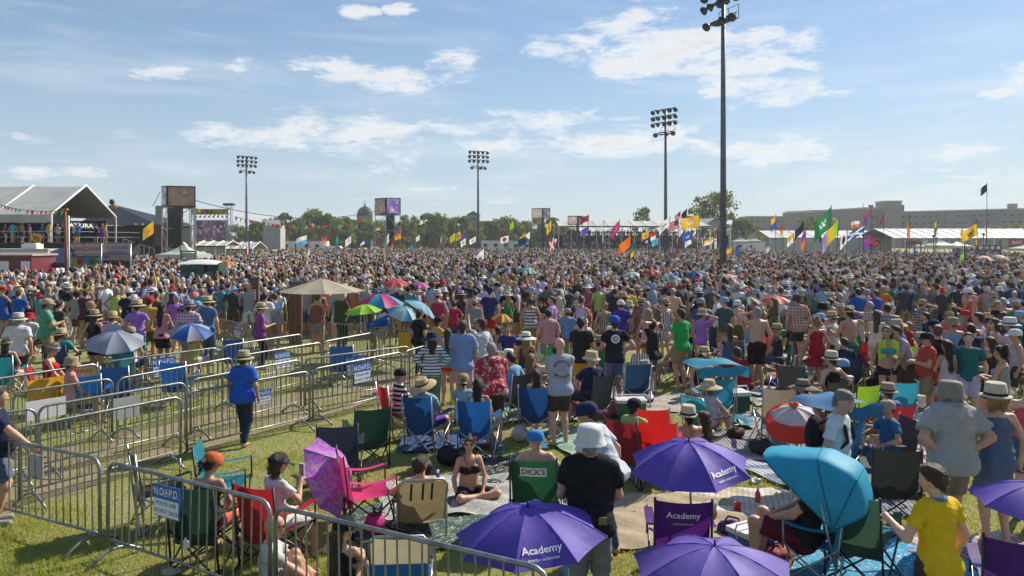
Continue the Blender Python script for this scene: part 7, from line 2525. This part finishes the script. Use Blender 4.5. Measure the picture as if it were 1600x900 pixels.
# blankets
BL = [((715, 765), 119, 2.0, 1.5, 10, (.3, .3, .28), 'black and white patterned blanket under the bikini wearer', 'floral'), ((660, 830), 132, 1.6, 1.6, 20, (.04, .08, .07), 'dark green printed blanket under the tan beach chair', 'floral'), ((782, 730), 107, 1.2, 1.3, -20, (.012, .012, .014), 'black cloth with white spots on the grass', 'floral'),
      ((1010, 790), 130, 2.4, 1.6, 8, (.36, .29, .2), 'rumpled beige blanket beyond the purple chair', 'cloth'), ((960, 660), 92, 2.2, 1.8, 15, (.16, .28, .2), 'pale green blanket under the navy t-shirt', 'floral'), ((1390, 850), 150, 1.9, 1.9, -20, (.02, .24, .42), 'bright blue patterned blanket before the fishing shirt', 'floral'), ((1180, 650), 96, 2.4, 1.8, 10, (.34, .3, .27), 'grey-white striped blanket by the bow-trimmed hat', 'stripe_v'),
      ((1150, 745), 122, 1.6, 1.2, -15, (.42, .35, .25), 'cream blanket behind the purple umbrella', 'plaid'), ((1560, 830), 150, 1.5, 1.4, 10, (.3, .1, .09), 'reddish blanket behind the sundress', 'plaid'), ((1500, 870), 175, 1.2, .9, -10, (.03, .2, .35), 'blue towel beside the yellow t-shirt', 'stripe_v'), ((820, 640), 80, 2.0, 1.6, 5, (.05, .12, .08), 'dark green blanket beyond the bald man', 'plaid'),
      ((1250, 700), 105, 1.8, 1.3, 25, (.06, .1, .2), 'navy blanket under the white parasol', 'plaid'), ((700, 680), 94, 1.6, 1.0, 10, (.05, .09, .2), 'dark blue rug under the blue chairs', 'cloth'), ((1330, 680), 120, 1.5, 1.2, -5, (.25, .26, .3), 'grey rug at the feet of the backpacker', 'stripe_v'), ((1060, 600), 76, 2.2, 1.6, 0, (.3, .26, .24), 'pale rug beyond the flat blue hood', 'floral'),
      ((1230, 590), 72, 2.4, 1.8, 12, (.38, .36, .34), 'white rumpled rug near the red dress', 'floral'), ((1460, 640), 100, 2.0, 1.4, 0, (.2, .05, .06), 'maroon rug below the pink strappy top', 'plaid'), ((900, 590), 70, 2.2, 1.6, -8, (.4, .38, .36), 'light rug behind the yellow shorts', 'stripe_v')]
for i, (p_, s, w_, l_, a_, c_, lb, mt_) in enumerate(BL):
    q = place(p_[0], s)
    blanket((q.x, q.y), w_, l_, R(a_), c_, lb, mt_, .018 + .012 * (i % 3 == 0), i)
# bags and small things
BAGS = [(812, 93, (.17, .13, .13), (.62, .6, .6), 'white plastic carrier bag knotted on the grass beside the bald man', 'plastic_bag'), (1145, 138, (.2, .13, .1), (.12, .015, .12), 'purple bag on the cream blanket'), (585, 136, (.16, .12, .13), (.6, .03, .25), 'hot pink beach bag beside the hot pink chair'), (700, 104, (.22, .16, .14), (.012, .012, .014), 'black rucksack between the blue chairs'),
        (1190, 100, (.2, .15, .14), (.03, .03, .035), 'black holdall by the grey-white blanket'), (1240, 108, (.18, .14, .12), (.04, .045, .06), 'dark bag under the white parasol'), (1150, 92, (.16, .12, .1), (.1, .02, .03), 'dark red bag beside the flat hood chair'), (945, 96, (.18, .14, .12), (.05, .07, .11), 'slate tote behind the navy t-shirt'), (1430, 116, (.2, .16, .14), (.5, .5, .52), 'clear white bag on the black chair side'),
        (880, 72, (.2, .15, .16), (.012, .013, .016), 'black backpack behind the fair-haired sitter'), (1000, 88, (.16, .13, .1), (.5, .03, .05), 'red bag beside the tall red chair'), (1215, 150, (.18, .13, .1), (.35, .06, .06), 'coral bag beside the turquoise chair'), (1330, 134, (.15, .12, .1), (.03, .1, .3), 'blue bag at the backpacker feet'), (660, 108, (.2, .15, .12), (.02, .03, .05), 'navy bag under the straw sun hat chair'), (1550, 106, (.2, .16, .14), (.2, .12, .06), 'brown bag under the maroon tank top')]
for i, b in enumerate(BAGS):
    q = place(b[0], b[1])
    bag((q.x, q.y), b[2], b[3], b[4], i, 'nylon', b[5] if len(b) > 5 else 'bag', len(b) <= 5)
for i, (x, s, a_, c_, lb, k) in enumerate(((1140, 80, 10, (.012, .07, .04), 'dark green cooler behind the flat blue hood', 1.2), (985, 82, 0, (.02, .12, .06), 'green cooler beside the yellow shorts', 1.0), (745, 88, 10, (.02, .06, .25), 'blue cooler behind the leaf-print shirt', 1.0), (1180, 146, 30, (.02, .1, .35), 'blue cooler beside the cream blanket', .9), (1440, 92, 10, (.5, .5, .5), 'white cooler beyond the black chair', 1.0), (925, 78, -10, (.3, .02, .06), 'crimson cooler by the yellow shorts', .8))):
    q = place(x, s)
    cooler((q.x, q.y), R(a_), c_, lb, k)
for (x, y, s, lb, c_, d_) in ((1112, 802, 140, 'pale cup standing on the cream blanket', (.66, .62, .56), (.55, .2, .06)), (1405, 738, 128, 'large white cup standing on the black chair', (.7, .62, .58), (.6, .3, .15)), (1440, 630, 100, 'white paper cup on the turquoise chair arm', (.7, .7, .68), (.7, .7, .68))):
    z = CAM_H - (y - HOR) / s - .06
    q = place(x, s)
    cup((q.x, q.y, max(.02, z)), lb, c_, d_, 1.35)
q = place(684, 131)
bottle((q.x, q.y, .42), 'bright blue drinks bottle held up beside the tan chair', (.01, .09, .55))
for i, (x, s) in enumerate(((755, 112), (905, 104), (990, 128), (1130, 128), (1180, 112), (1060, 92), (1290, 118), (720, 190), (955, 176), (1350, 140))):
    q = place(x, s)
    t = blob('crumpled_wrapper', (.09, .07, .035), i, .25, 'plastic', ((.6, .6, .62), (.55, .3, .05), (.1, .2, .4), (.5, .48, .45))[i % 4])
    t.location = (q.x, q.y, .0)
    t.rotation_euler = (0, 0, i)
    tag(t, ('crumpled pale wrapper on the grass', 'crumpled orange wrapper on the grass', 'crumpled blue wrapper on the grass', 'crumpled white paper on the grass')[i % 4], 'litter', 'litter on the lawn')
q = place(276, 152)
t = blob('folded_hat', (.1, .08, .04), 3, .12, 'straw', COL['beige'])
t.location = (q.x, q.y - .12, 0)
tag(t, 'crumpled straw hat lying on the grass by the police sign barrier', 'hat')
# more clutter between the sitters
random.seed(5)
for i in range(34):
    d = random.uniform(10.5, 22)
    px = random.uniform(820, 1590)
    x = wx(px, d)
    cn = random.choice(['black', 'navy', 'grey', 'charcoal', 'maroon', 'blue', 'beige', 'white', 'olive', 'red', 'teal'])
    k = i % 4
    if k == 0:
        bag((x, d), (random.uniform(.13, .2), .13, random.uniform(.09, .14)), COL[cn], f'{cn} bag dropped among the sitters, {["soft", "bulging", "slumped"][i % 3]} and zipped', i + 40)
    elif k == 1:
        blanket((x, d), random.uniform(.8, 1.7), random.uniform(.7, 1.4), random.uniform(0, 3), COL[cn], f'small {cn} rug laid among the sitters, thick and crumpled', random.choice(['cloth', 'plaid', 'floral', 'stripe_v']), .03, i + 50, 'rug')
    elif k == 2:
        t = blob('towel_heap', (random.uniform(.15, .3), random.uniform(.12, .25), .06), i, .22, random.choice(['cloth', 'stripe_v', 'plaid']), COL[cn])
        t.location = (x, d, 0)
        t.rotation_euler = (0, 0, i)
        tag(t, f'{cn} towel lying in a heap among the sitters', 'towel', 'towels on the lawn')
    else:
        t = empty('sandals', (x, d, .005), random.uniform(0, 6), f'pair of {cn} sandals left on the lawn', 'sandals', 'sandals on the lawn')
        for s_ in (-1, 1):
            MB().box((s_ * .06, 0, .012), (.085, .25, .022)).build('sole', M['plastic'], t, COL[cn])
            MB().tube([(s_ * .06 - .045, .03, .015), (s_ * .06, .05, .06), (s_ * .06 + .045, .03, .015)], .008, 5).build('strap', M['plastic'], t, COL[cn])
for i in range(26):
    d = random.uniform(6.6, 15)
    px = random.uniform(560, 1580)
    c_ = [(.7, .68, .64), (.55, .05, .05), (.1, .25, .5), (.62, .6, .3)][i % 4]
    if i % 3:
        t = cup((wx(px, d), d, .03), ['white', 'red', 'blue', 'yellow'][i % 4] + ' plastic cup left standing on the lawn', c_, c_)
    else:
        t = bottle((wx(px, d), d, .02), ['clear', 'red', 'blue', 'pale'][i % 4] + ' plastic bottle left standing on the lawn', c_)
    t['group'] = 'cups and bottles left on the lawn'
# ------------------------------------------------------------------ the rest of the near crowd: copies of posed people in their own clothes
TOPN = dict(tee='t-shirt', polo='polo shirt', shirt='shirt', tank='vest top', dress='sundress', none='bare back', long='long-sleeved top')
LIBS = [dict(top='tee', bottom='shorts', arms='front'), dict(top='tee', bottom='shorts', arms='down', w=1.1, belly=.6), dict(top='tee', bottom='jeans', arms='cross'), dict(top='polo', bottom='shorts', arms='hip', w=1.08), dict(top='shirt', bottom='shorts', armR='cup', armL='down', head=(25, 0, 0)),
        dict(top='tee', bottom='shorts', armR='drink', armL='down', head=(-20, 0, 0)), dict(top='tank', bottom='trunks', arms='front', head=(30, 0, 0)), dict(top='none', bottom='trunks', arms='down'), dict(fem=1, top='tank', bottom='hot', hair='long', arms='front'), dict(fem=1, top='tee', bottom='shorts', hair='pony', arms='down', head=(-25, 0, 0)),
        dict(fem=1, top='dress', hair='long', arms='front', head=(20, 0, 0)), dict(fem=1, top='tank', bottom='skirt', hair='bob', armL='hip', armR='down'), dict(fem=1, top='dress', hair='bun', arms='clap'), dict(fem=1, top='tee', bottom='jeans', hair='long', arms='phone', w=1.08), dict(top='tee', bottom='shorts', arms='clap', w=1.05, lean=4), dict(top='shirt', bottom='jeans', arms='behind', w=1.12, belly=.8)]
SITS = [dict(top='tee', bottom='shorts', legs='sit', arms='lap'), dict(fem=1, top='tank', bottom='hot', legs='sit', arms='lap', hair='long'), dict(top='polo', bottom='shorts', legs='sit', arms='chair', belly=.6, w=1.1), dict(fem=1, top='tee', bottom='shorts', legs='kneesup', arms='knee', hair='pony'), dict(top='tee', bottom='shorts', legs='ground', arms='back'), dict(fem=1, top='tank', bottom='hot', legs='kneesup', legL='cross', legR='cross', arms='lap', hair='bob')]


def lib(sp, v=.03):
    sp = dict(sp)
    sp['skin'] = SK[0]
    sp['seed'] = random.randint(1, 99)
    r_, J = make_person(sp, v, (0, 0, -50), 0)
    return r_, head_mat(J), sp


STAND = [lib(s) for s in LIBS]
SIT = [lib(s) for s in SITS]
NAMES = list(COL)
SHIRTC = ['white'] * 6 + ['grey'] * 4 + ['charcoal'] * 3 + ['black'] * 4 + ['navy'] * 4 + ['blue'] * 4 + ['sky'] * 5 + ['teal'] * 2 + ['green'] * 2 + ['olive'] * 2 + ['lime', 'gold', 'orange'] + ['red'] * 3 + ['maroon'] * 2 + ['coral', 'pink', 'pink', 'purple', 'lilac', 'lilac', 'khaki', 'cream', 'brown', 'beige'] + ['white', 'grey', 'sky', 'black', 'charcoal', 'navy'] * 2 + ['yellow', 'violet', 'turquoise', 'magenta'] * (random.random() < 2)
BOTC = ['khaki', 'grey', 'charcoal', 'navy', 'denim', 'denim', 'black', 'white', 'tan', 'olive', 'beige', 'brown']
HATK = [None] * 13 + ['cap'] * 6 + ['panama'] * 3 + ['fedora'] * 3 + ['bucket'] * 2 + ['sunhat', 'cowboy', 'visor']
HATW = dict(cap='cap', panama='panama hat', fedora='straw fedora', bucket='bucket hat', sunhat='sun hat', cowboy='cowboy hat', visor='visor')
HAIRS = ['brown'] * 5 + ['dark'] * 4 + ['blonde'] * 3 + ['grey'] * 2 + ['auburn', 'white']
LABELS = {}


def pick_copy(src, loc, rz, where, group, stand=True):
    r_, hm, sp = src
    o = r_.copy()
    C.objects.link(o)
    o.location = loc
    o.rotation_euler = (0, 0, rz)
    hs = random.uniform(.93, 1.08)
    o.scale = (hs * random.uniform(.96, 1.08), hs, hs)
    for _ in range(12):
        tc_, bc_, hk = random.choice(SHIRTC), random.choice(BOTC), random.choice(HATK)
        hc_ = random.choice(HAIRS)
        hatc = random.choice(['white', 'navy', 'black', 'khaki', 'grey', 'red', 'sky']) if hk in ('cap', 'visor', 'bucket') else random.choice(['straw', 'cream', 'tan', 'beige', 'white'])
        tn = TOPN[sp['top']]
        a = f"person, {'bare-backed' if sp['top'] == 'none' else tc_ + ' ' + tn}"
        if sp.get('bottom') and stand:
            a += f" and {bc_} {dict(shorts='shorts', trunks='long shorts', jeans='jeans', hot='short shorts', skirt='skirt', pants='trousers')[sp['bottom']]}"
        a += f", {hatc} {HATW[hk]}" if hk else f", {hc_} hair"
        lb = a + ' ' + where
        if lb not in LABELS:
            break
    LABELS[lb] = 1
    skin = SK[min(5, int(abs(random.gauss(0, 1.7))))]
    for ch in r_.children:
        c = ch.copy()
        C.objects.link(c)
        c.parent = o
        nm = ch.name.split('.')[0]
        if nm == 'body':
            c.color = skin + (1,)
        elif nm == 'hair':
            c.color = HC[hc_] + (1,)
        elif nm in ('shorts', 'jeans', 'skirt', 'trousers'):
            c.color = COL[bc_] + (1,)
        else:
            c.color = COL[tc_] + (1,)
            if random.random() < .16:
                c.material_slots[0].link = 'OBJECT'
                c.material_slots[0].material = M[random.choice(['stripe_w', 'plaid', 'floral', 'floral', 'plaid_dark'])]
    if hk:
        add_hat(o, hm, hk, COL[hatc], COL[random.choice(['black', 'navy', 'brown', 'white'])], random.uniform(-4, 8), None, random.choice([0, 0, 0, 180]) if hk == 'cap' else 0)
    o['label'] = lb
    o['category'] = 'person'
    o['group'] = group
    PPL.append((loc[0], loc[1]))
    return o


BUSY = [(o.location.x, o.location.y) for o in C.objects if o.get('category') in ('folding chair', 'bag', 'cooler', 'drum', 'post')]


def free(x, y, r, extra=True):
    for (a, b) in PPL:
        if (a - x) ** 2 + (b - y) ** 2 < r * r:
            return False
    if extra:
        for (a, b) in BUSY:
            if (a - x) ** 2 + (b - y) ** 2 < .42 ** 2:
                return False
    return True


def zone_words(px):
    if px < 210:
        return 'before the banner stalls'
    if px < 400:
        return 'by the green cabins'
    if px < 560:
        return 'around the tan parasol'
    if px < 760:
        return 'beyond the rainbow parasol'
    if px < 960:
        return 'behind the bald man'
    if px < 1140:
        return 'behind the green polo'
    if px < 1330:
        return 'behind the red dress'
    return 'beyond the white drum'


# guests on the terrace of the pavilion
TERR = [(8, -.2), (20, -.3), (34, .2), (46, -.1), (66, -.4), (76, -.4), (90, .3), (116, -.3), (122, -.4), (150, 2.2), (160, 1.5), (165, -.2)]
for i, (x, dy) in enumerate(TERR):
    d = 68 + dy
    pick_copy(random.choice(STAND), (wx(x, d), d, 3.1), R(random.uniform(-90, 60)), 'on the pavilion terrace', 'guests on the terrace')
# a seated sprinkle on the right-hand lawn
random.seed(21)
n = 0
tries = 0
while n < 58 and tries < 6000:
    tries += 1
    d = random.uniform(13.5, 25)
    px = random.uniform(690, 1600)
    x = wx(px, d)
    if not free(x, d, .56):
        continue
    k = random.randrange(6)
    lowlab = 'in folding chair' if k < 3 else 'on the grass'
    rz_ = R(random.gauss(12, 35))
    who = pick_copy(SIT[k], (x, d, 0), rz_, lowlab + ' ' + zone_words(px), 'sitters on the lawn', False)
    if k < 3:
        cn = random.choice(['blue', 'navy', 'red', 'charcoal', 'green', 'teal', 'maroon', 'khaki'])
        camp_chair((x, d, 0), rz_, COL[cn], f'{cn} folding chair of the sitter in {who["label"].split(", ")[1]}, {zone_words(px)}', random.choice('cb'), sc_=random.uniform(.95, 1.05))
        BUSY.append((x, d))
    n += 1
# sitters behind the barriers on the left
n = 0
tries = 0
while n < 7 and tries < 2000:
    tries += 1
    d = random.uniform(16.5, 22)
    px = random.uniform(0, 640)
    x = wx(px, d)
    # left of the fourth row only
    if (x + 9.2) * (20.3 - 13.8) - (d - 13.8) * (-5.54 + 9.2) > -1.6 * 3:
        continue
    if not free(x, d, .6):
        continue
    k = random.randrange(3)
    rz_ = R(random.gauss(0, 25))
    who = pick_copy(SIT[k], (x, d, 0), rz_, 'seated left of the lane', 'sitters behind the barriers', False)
    cn = random.choice(['blue', 'navy', 'teal', 'maroon', 'green'])
    camp_chair((x, d, 0), rz_, COL[cn], f'{cn} folding chair of the sitter in {who["label"].split(", ")[1]}, left of the lane', 'c')
    n += 1
# standers between the sitters
n = 0
tries = 0
while n < 34 and tries < 6000:
    tries += 1
    right = n < 18
    d = random.uniform(14.6, 21.5) if right else random.uniform(17.5, 22.5)
    px = random.uniform(1340, 1610) if right else random.uniform(800, 1340)
    x = wx(px, d)
    if not free(x, d, .5) or any(abs(x - wx(q, 1200 / s)) < .35 and d < 1200 / s and d > 1200 / s - 3 for (q, s) in ((875, 95), (908, 76), (960, 76), (1065, 69), (1183, 69), (1276, 70), (1327, 69), (1386, 81), (1487, 142))):
        continue
    pick_copy(random.choice(STAND), (x, d, 0), R(random.gauss(10, 45)), 'standing ' + zone_words(px), 'standing crowd')
    n += 1
def left_ok(px, d):
    # keep clear of the fence rows and the cross barriers
    x = wx(px, d)
    lim = np.interp(d, (13.8, 15.5, 17.75, 20.3, 23), (-10.2, -9.3, -7.8, -6.6, -6.2))
    return x < lim or d > 24.2


# standing rows
NSTAND = 296 - len(PPL)
cand = []
tries = 0
while len(cand) < NSTAND and tries < 30000:
    tries += 1
    px = random.uniform(-15, 1615)
    dmin = 18.0 if px < 340 else 21.5 if px < 660 else (20.5 if px > 1150 else 22.0)
    d = dmin + (28.6 - dmin) * math.sqrt(random.random())
    if px > 660 and d < 25 and random.random() < .55:
        continue
    if px < 660 and not left_ok(px, d):
        continue
    if 385 < px < 480 and d < 27:
        continue
    x = wx(px, d)
    if not free(x, d, .5):
        continue
    cand.append(1)
    pick_copy(random.choice(STAND), (x, d, 0), R(random.gauss(10, 28)), 'standing ' + zone_words(px), 'standing crowd')
for r_, hm, sp in STAND + SIT:
    for ch in list(r_.children):
        bpy.data.objects.remove(ch)
    bpy.data.objects.remove(r_)


# ------------------------------------------------------------------ the mass beyond: one crowd
def low_person(lod):
    """coarse figure: list of (verts, tris/quads, slot)   slots 0 shirt 1 skin 2 hair/hat 3 trousers 4 brim"""
    parts = []

    def loft(rings, slot, n):
        m = MB()
        vs_ = []
        for (cx, cy, cz, rx, ry) in rings:
            for k in range(n):
                a = 2 * math.pi * (k + .5) / n
                vs_.append((cx + rx * math.cos(a), cy + ry * math.sin(a), cz))
        fs_ = [(i * n + k, i * n + (k + 1) % n, (i + 1) * n + (k + 1) % n, (i + 1) * n + k) for i in range(len(rings) - 1) for k in range(n)]
        parts.append((np.array(vs_), np.array(fs_), slot))
    nh = 8 if lod == 0 else 6
    nt = 8 if lod == 0 else 6
    # torso
    loft([(0, 0, .8, .17, .12), (0, 0, 1.05, .16, .115), (0, 0, 1.3, .2, .125), (0, 0, 1.42, .19, .1), (0, 0, 1.5, .06, .055)], 0, nt)
    if lod == 0:
        loft([(0, 0, .72, .175, .13), (0, 0, .86, .168, .125)], 3, 6)
        for s_ in (-1, 1):
            loft([(s_ * .1, .0, .45, .085, .09), (s_ * .095, 0, .75, .09, .1)], 3, 5)
            loft([(s_ * .1, .05, .02, .045, .1), (s_ * .1, 0, .1, .04, .045), (s_ * .1, -.01, .3, .055, .06), (s_ * .1, 0, .5, .055, .055)], 1, 5)
    loft([(0, .01, 1.47, .05, .05), (0, .03, 1.53, .055, .06), (0, .03, 1.6, .074, .09), (0, .02, 1.66, .07, .085)], 1, nh)
    loft([(0, -.015, 1.56, .07, .08), (0, -.01, 1.64, .088, .1), (0, -.005, 1.7, .078, .09), (0, 0, 1.745, .03, .035)], 2, nh)
    for s_ in (-1, 1):
        if lod == 0:
            loft([(s_ * .2, 0, 1.44, .05, .06), (s_ * .245, .0, 1.3, .055, .06), (s_ * .255, .01, 1.2, .055, .055)], 0, 5)
            loft([(s_ * .25, .01, 1.22, .04, .04), (s_ * .26, .05, 1.08, .035, .038), (s_ * .2, .2, 1.02, .03, .03), (s_ * .17, .26, 1.03, .02, .02)], 1, 5)
        else:
            loft([(s_ * .2, 0, 1.43, .05, .055), (s_ * .245, .0, 1.22, .05, .05)], 0, 4)
            loft([(s_ * .245, .0, 1.24, .038, .038), (s_ * .25, .06, 1.02, .03, .03)], 1, 4)
    return parts


def crowd(name, pts, lod, label):
    V_, F_, C_ = [], [], []
    base = 0
    N = len(pts)
    g_ = np.random.default_rng(5 + lod)
    pal = (np.array([COL[random.choice(SHIRTC)] for _ in range(N)]) * .9 + .03) * g_.uniform(.75, 1.25, (N, 1))
    pal = pal * .78 + pal.mean(1, keepdims=True) * .22
    skin = np.array([SK[min(5, int(abs(random.gauss(0, 1.7))))] for _ in range(N)])
    hatm = g_.random(N) < .38
    hairc = np.array([HC[random.choice(HAIRS)] for _ in range(N)])
    hatc_ = np.array([COL[random.choice(['white', 'white', 'straw', 'straw', 'cream', 'tan', 'navy', 'black', 'khaki', 'grey', 'red', 'beige', 'sky'])] for _ in range(N)])
    top2 = np.where(hatm[:, None], hatc_, hairc)
    bot = np.array([COL[random.choice(BOTC)] for _ in range(N)])
    brimm = hatm & (g_.random(N) < .5)
    bare = g_.random(N) < .06
    pal[bare] = skin[bare]
    slots = [pal, skin, top2, bot]
    rz_ = g_.normal(.15, .45, N) + (g_.random(N) < .2) * g_.normal(0, 1.4, N)
    sc_ = g_.normal(.995, .055, N)
    wd_ = g_.uniform(.92, 1.2, N)
    cs, sn = np.cos(rz_), np.sin(rz_)
    P0 = np.array(pts)

    def emit(v, f, colr, sel=None, sx=None):
        nonlocal base
        idx = np.arange(N) if sel is None else np.where(sel)[0]
        n_ = len(idx)
        x = v[None, :, 0] * (sc_[idx] * wd_[idx])[:, None]
        y = v[None, :, 1] * sc_[idx][:, None]
        z = v[None, :, 2] * sc_[idx][:, None]
        X = x * cs[idx][:, None] - y * sn[idx][:, None] + P0[idx, 0][:, None]
        Y = x * sn[idx][:, None] + y * cs[idx][:, None] + P0[idx, 1][:, None]
        Z = z + P0[idx, 2][:, None]
        V_.append(np.stack([X, Y, Z], -1).reshape(-1, 3))
        F_.append((f[None] + (np.arange(n_) * len(v))[:, None, None] + base).reshape(-1, 4))
        C_.append(np.repeat(colr[idx], len(v), 0))
        base += n_ * len(v)
    for v, f, sl in low_person(lod):
        emit(v, f, slots[sl])
    # brims
    nb = 8 if lod == 0 else 6
    a = 2 * np.pi * np.arange(nb) / nb
    v = np.concatenate([np.stack([.085 * np.cos(a), .1 * np.sin(a), np.full(nb, 1.655)], 1), np.stack([.17 * np.cos(a), .185 * np.sin(a), np.full(nb, 1.635)], 1)])
    f = np.array([(k, (k + 1) % nb, nb + (k + 1) % nb, nb + k) for k in range(nb)])
    emit(v, f, top2, brimm)
    # some raised arms
    if True:
        m = MB().tube([(.19, 0, 1.42), (.27, .06, 1.62), (.2, .08, 1.9)], [.045, .036, .026], 4, False)
        emit(np.array(m.v), np.array(m.f), skin, g_.random(N) < .09)
    me = mesh_np(name, np.concatenate(V_), np.concatenate(F_), True)
    ca = me.color_attributes.new('Col', 'FLOAT_COLOR', 'POINT')
    cc = np.ones((base, 4), np.float32)
    cc[:, :3] = np.clip(np.concatenate(C_), 0, 1)
    ca.data.foreach_set('color', cc.ravel())
    o = link(name, me, None, MCROWD)
    o['kind'] = 'stuff'
    o['label'] = label
    o['category'] = 'crowd'
    return o


MCROWD, t_, b__ = new_mat('far_crowd_cloth')
at_ = t_.new('ShaderNodeAttribute')
at_.attribute_name = 'Col'
t_.l.new(at_.outputs[0], b__.inputs['Base Color'])
b__.inputs['Roughness'].default_value = .8
b__.inputs['Specular IOR Level'].default_value = .25
near_, far_ = [], []
cell = {}
random.seed(33)


def crowd_ok(px, d):
    if px < 108 and d > 42.5:
        return False
    if px < 208 and d > 48.5:
        return False
    if px < 250 and d > 84:
        return False
    if px < 400 and d > 84 and not (395 < px):
        return False
    if 280 < px < 352 and 37.8 < d < 40.4:
        return False
    if 250 < px < 330 and 66 < d < 79:
        return False
    if 280 < px < 310 and 61 < d < 63:
        return False
    if px > 1180 and d > 112:
        return False
    if px > 1420 and d > 104:
        return False
    if 865 < px < 1130 and d > 138:
        return False
    if 1118 < px < 1142 and 51.2 < d < 52.8:
        return False
    return d < 147


nt_ = 0
d0 = 33.2
while nt_ < 120000:
    nt_ += 1
    d = math.sqrt(random.uniform(27.0 ** 2, 147 ** 2))
    px = random.uniform(-25, 1625)
    if not crowd_ok(px, d):
        continue
    x = wx(px, d)
    rmin = .45 if d < 60 else .58 if d < 95 else .78
    kx, ky = int(x / .8 + 1000), int(d / .8)
    ok = d > 32.5 or free(x, d, .5, False)
    for i in (-1, 0, 1):
        for j in (-1, 0, 1):
            for (a, b) in cell.get((kx + i, ky + j), ()):
                if (a - x) ** 2 + (b - d) ** 2 < rmin * rmin:
                    ok = False
    if not ok:
        continue
    cell.setdefault((kx, ky), []).append((x, d))
    (near_ if d < 62 else far_).append((x, d, 0))
# people packed on the bleachers under the grandstand roof
for k in range(5):
    for i in range(70):
        far_.append((wx(880 + i * 3.25 + random.uniform(-1, 1), 144 + 2.2 * k), 143 + 2.2 * k + random.uniform(-.3, .3), .7 + .7 * k + .0))
o = crowd('crowd', near_, 0, 'dense standing crowd filling the field behind the nearer people')
o2 = crowd('crowd', far_, 1, 'far crowd stretching to the tents, grandstand and trees')
print('CROWD', len(near_), len(far_), 'PEOPLE', len(PPL))

# ------------------------------------------------------------------ grass blades on the near lawn
MGRASS, t_, b__ = new_mat('grass_blade')
gi = t_.new('ShaderNodeNewGeometry')
oc = t_.new('ShaderNodeTexCoord')
nz = t_.noise(oc.outputs['Object'], .9, 4, .6)
ca_ = t_.mix(gi.outputs['Random Per Island'], (.24, .3, .03), (.5, .48, .085))
ca_ = t_.mix(t_.maprange(nz, .5, .68, 0, .75), ca_, (.48, .4, .15))
t_.put(b__.inputs['Base Color'], ca_)
b__.inputs['Roughness'].default_value = .6
tr = t_.new('ShaderNodeBsdfTranslucent')
t_.put(tr.inputs[0], ca_)
mx = t_.new('ShaderNodeMixShader')
mx.inputs[0].default_value = .45
t_.l.new(b__.outputs[0], mx.inputs[1])
t_.l.new(tr.outputs[0], mx.inputs[2])
t_.l.new(mx.outputs[0], t_.n['Material Output'].inputs[0])
g_ = np.random.default_rng(3)
NB = 330000
dd = 1 / g_.uniform(1 / 19.5, 1 / 5.6, NB)
pp = g_.uniform(-40, 1640, NB)
xx = (pp - 800) * dd / FPX
# trodden lane carries little grass
lane_c = np.interp(dd, [q[1] for q in lane_l], [q[0] for q in lane_l])
lane_d = np.interp(dd, [q[1] for q in lane_r], [q[0] for q in lane_r])
in_lane = (xx > lane_c + .1) & (xx < lane_d - .1) & (dd > 9)
patch = np.sin(xx * 1.7 + np.sin(dd * 1.3) * 2) + np.sin(dd * 2.1 + xx * .8)
keep = np.where(in_lane, (g_.random(NB) < .4) & (patch > -.5), g_.random(NB) < np.clip(.75 + .3 * patch, .25, 1))
xx, dd = xx[keep], dd[keep]
n = len(xx)
hh = g_.uniform(.02, .065, n) * np.clip(.8 + .35 * np.sin(xx * 2.3) * np.sin(dd * 1.9), .5, 1.3)
an = g_.uniform(0, 6.283, n)
wd_ = g_.uniform(.003, .006, n) * np.clip(dd / 8, 1, 2)
ln = g_.uniform(.0, .8, n) * hh
an2 = g_.uniform(0, 6.283, n)
vs = np.zeros((n, 3, 3), np.float32)
vs[:, 0] = np.stack([xx - wd_ * np.cos(an), dd - wd_ * np.sin(an), np.zeros(n)], 1)
vs[:, 1] = np.stack([xx + wd_ * np.cos(an), dd + wd_ * np.sin(an), np.zeros(n)], 1)
vs[:, 2] = np.stack([xx + ln * np.cos(an2), dd + ln * np.sin(an2), hh], 1)
me = mesh_np('grass', vs.reshape(-1, 3), np.arange(3 * n).reshape(n, 3), False)
o = link('grass', me, None, MGRASS)
o['kind'] = 'stuff'
o['label'] = 'sunlit patchy lawn grass around the chairs and barriers'
o['category'] = 'grass'
# ------------------------------------------------------------------ the hazy air over the field
m = bpy.data.materials.new('thin_haze')
m.use_nodes = True
t_ = NT(m.node_tree)
t_.n.remove(t_.n['Principled BSDF'])
pv = t_.new('ShaderNodeVolumePrincipled')
pv.inputs['Color'].default_value = (.93, .95, 1, 1)
pv.inputs['Density'].default_value = .00038
pv.inputs['Anisotropy'].default_value = .25
t_.l.new(pv.outputs[0], t_.n['Material Output'].inputs['Volume'])
o = MB().box((0, 1900, 11.5), (5200, 4400, 25)).build('haze', m)
o['kind'] = 'stuff'
o['label'] = 'thin pale haze in the air over the whole field'
o['category'] = 'haze'
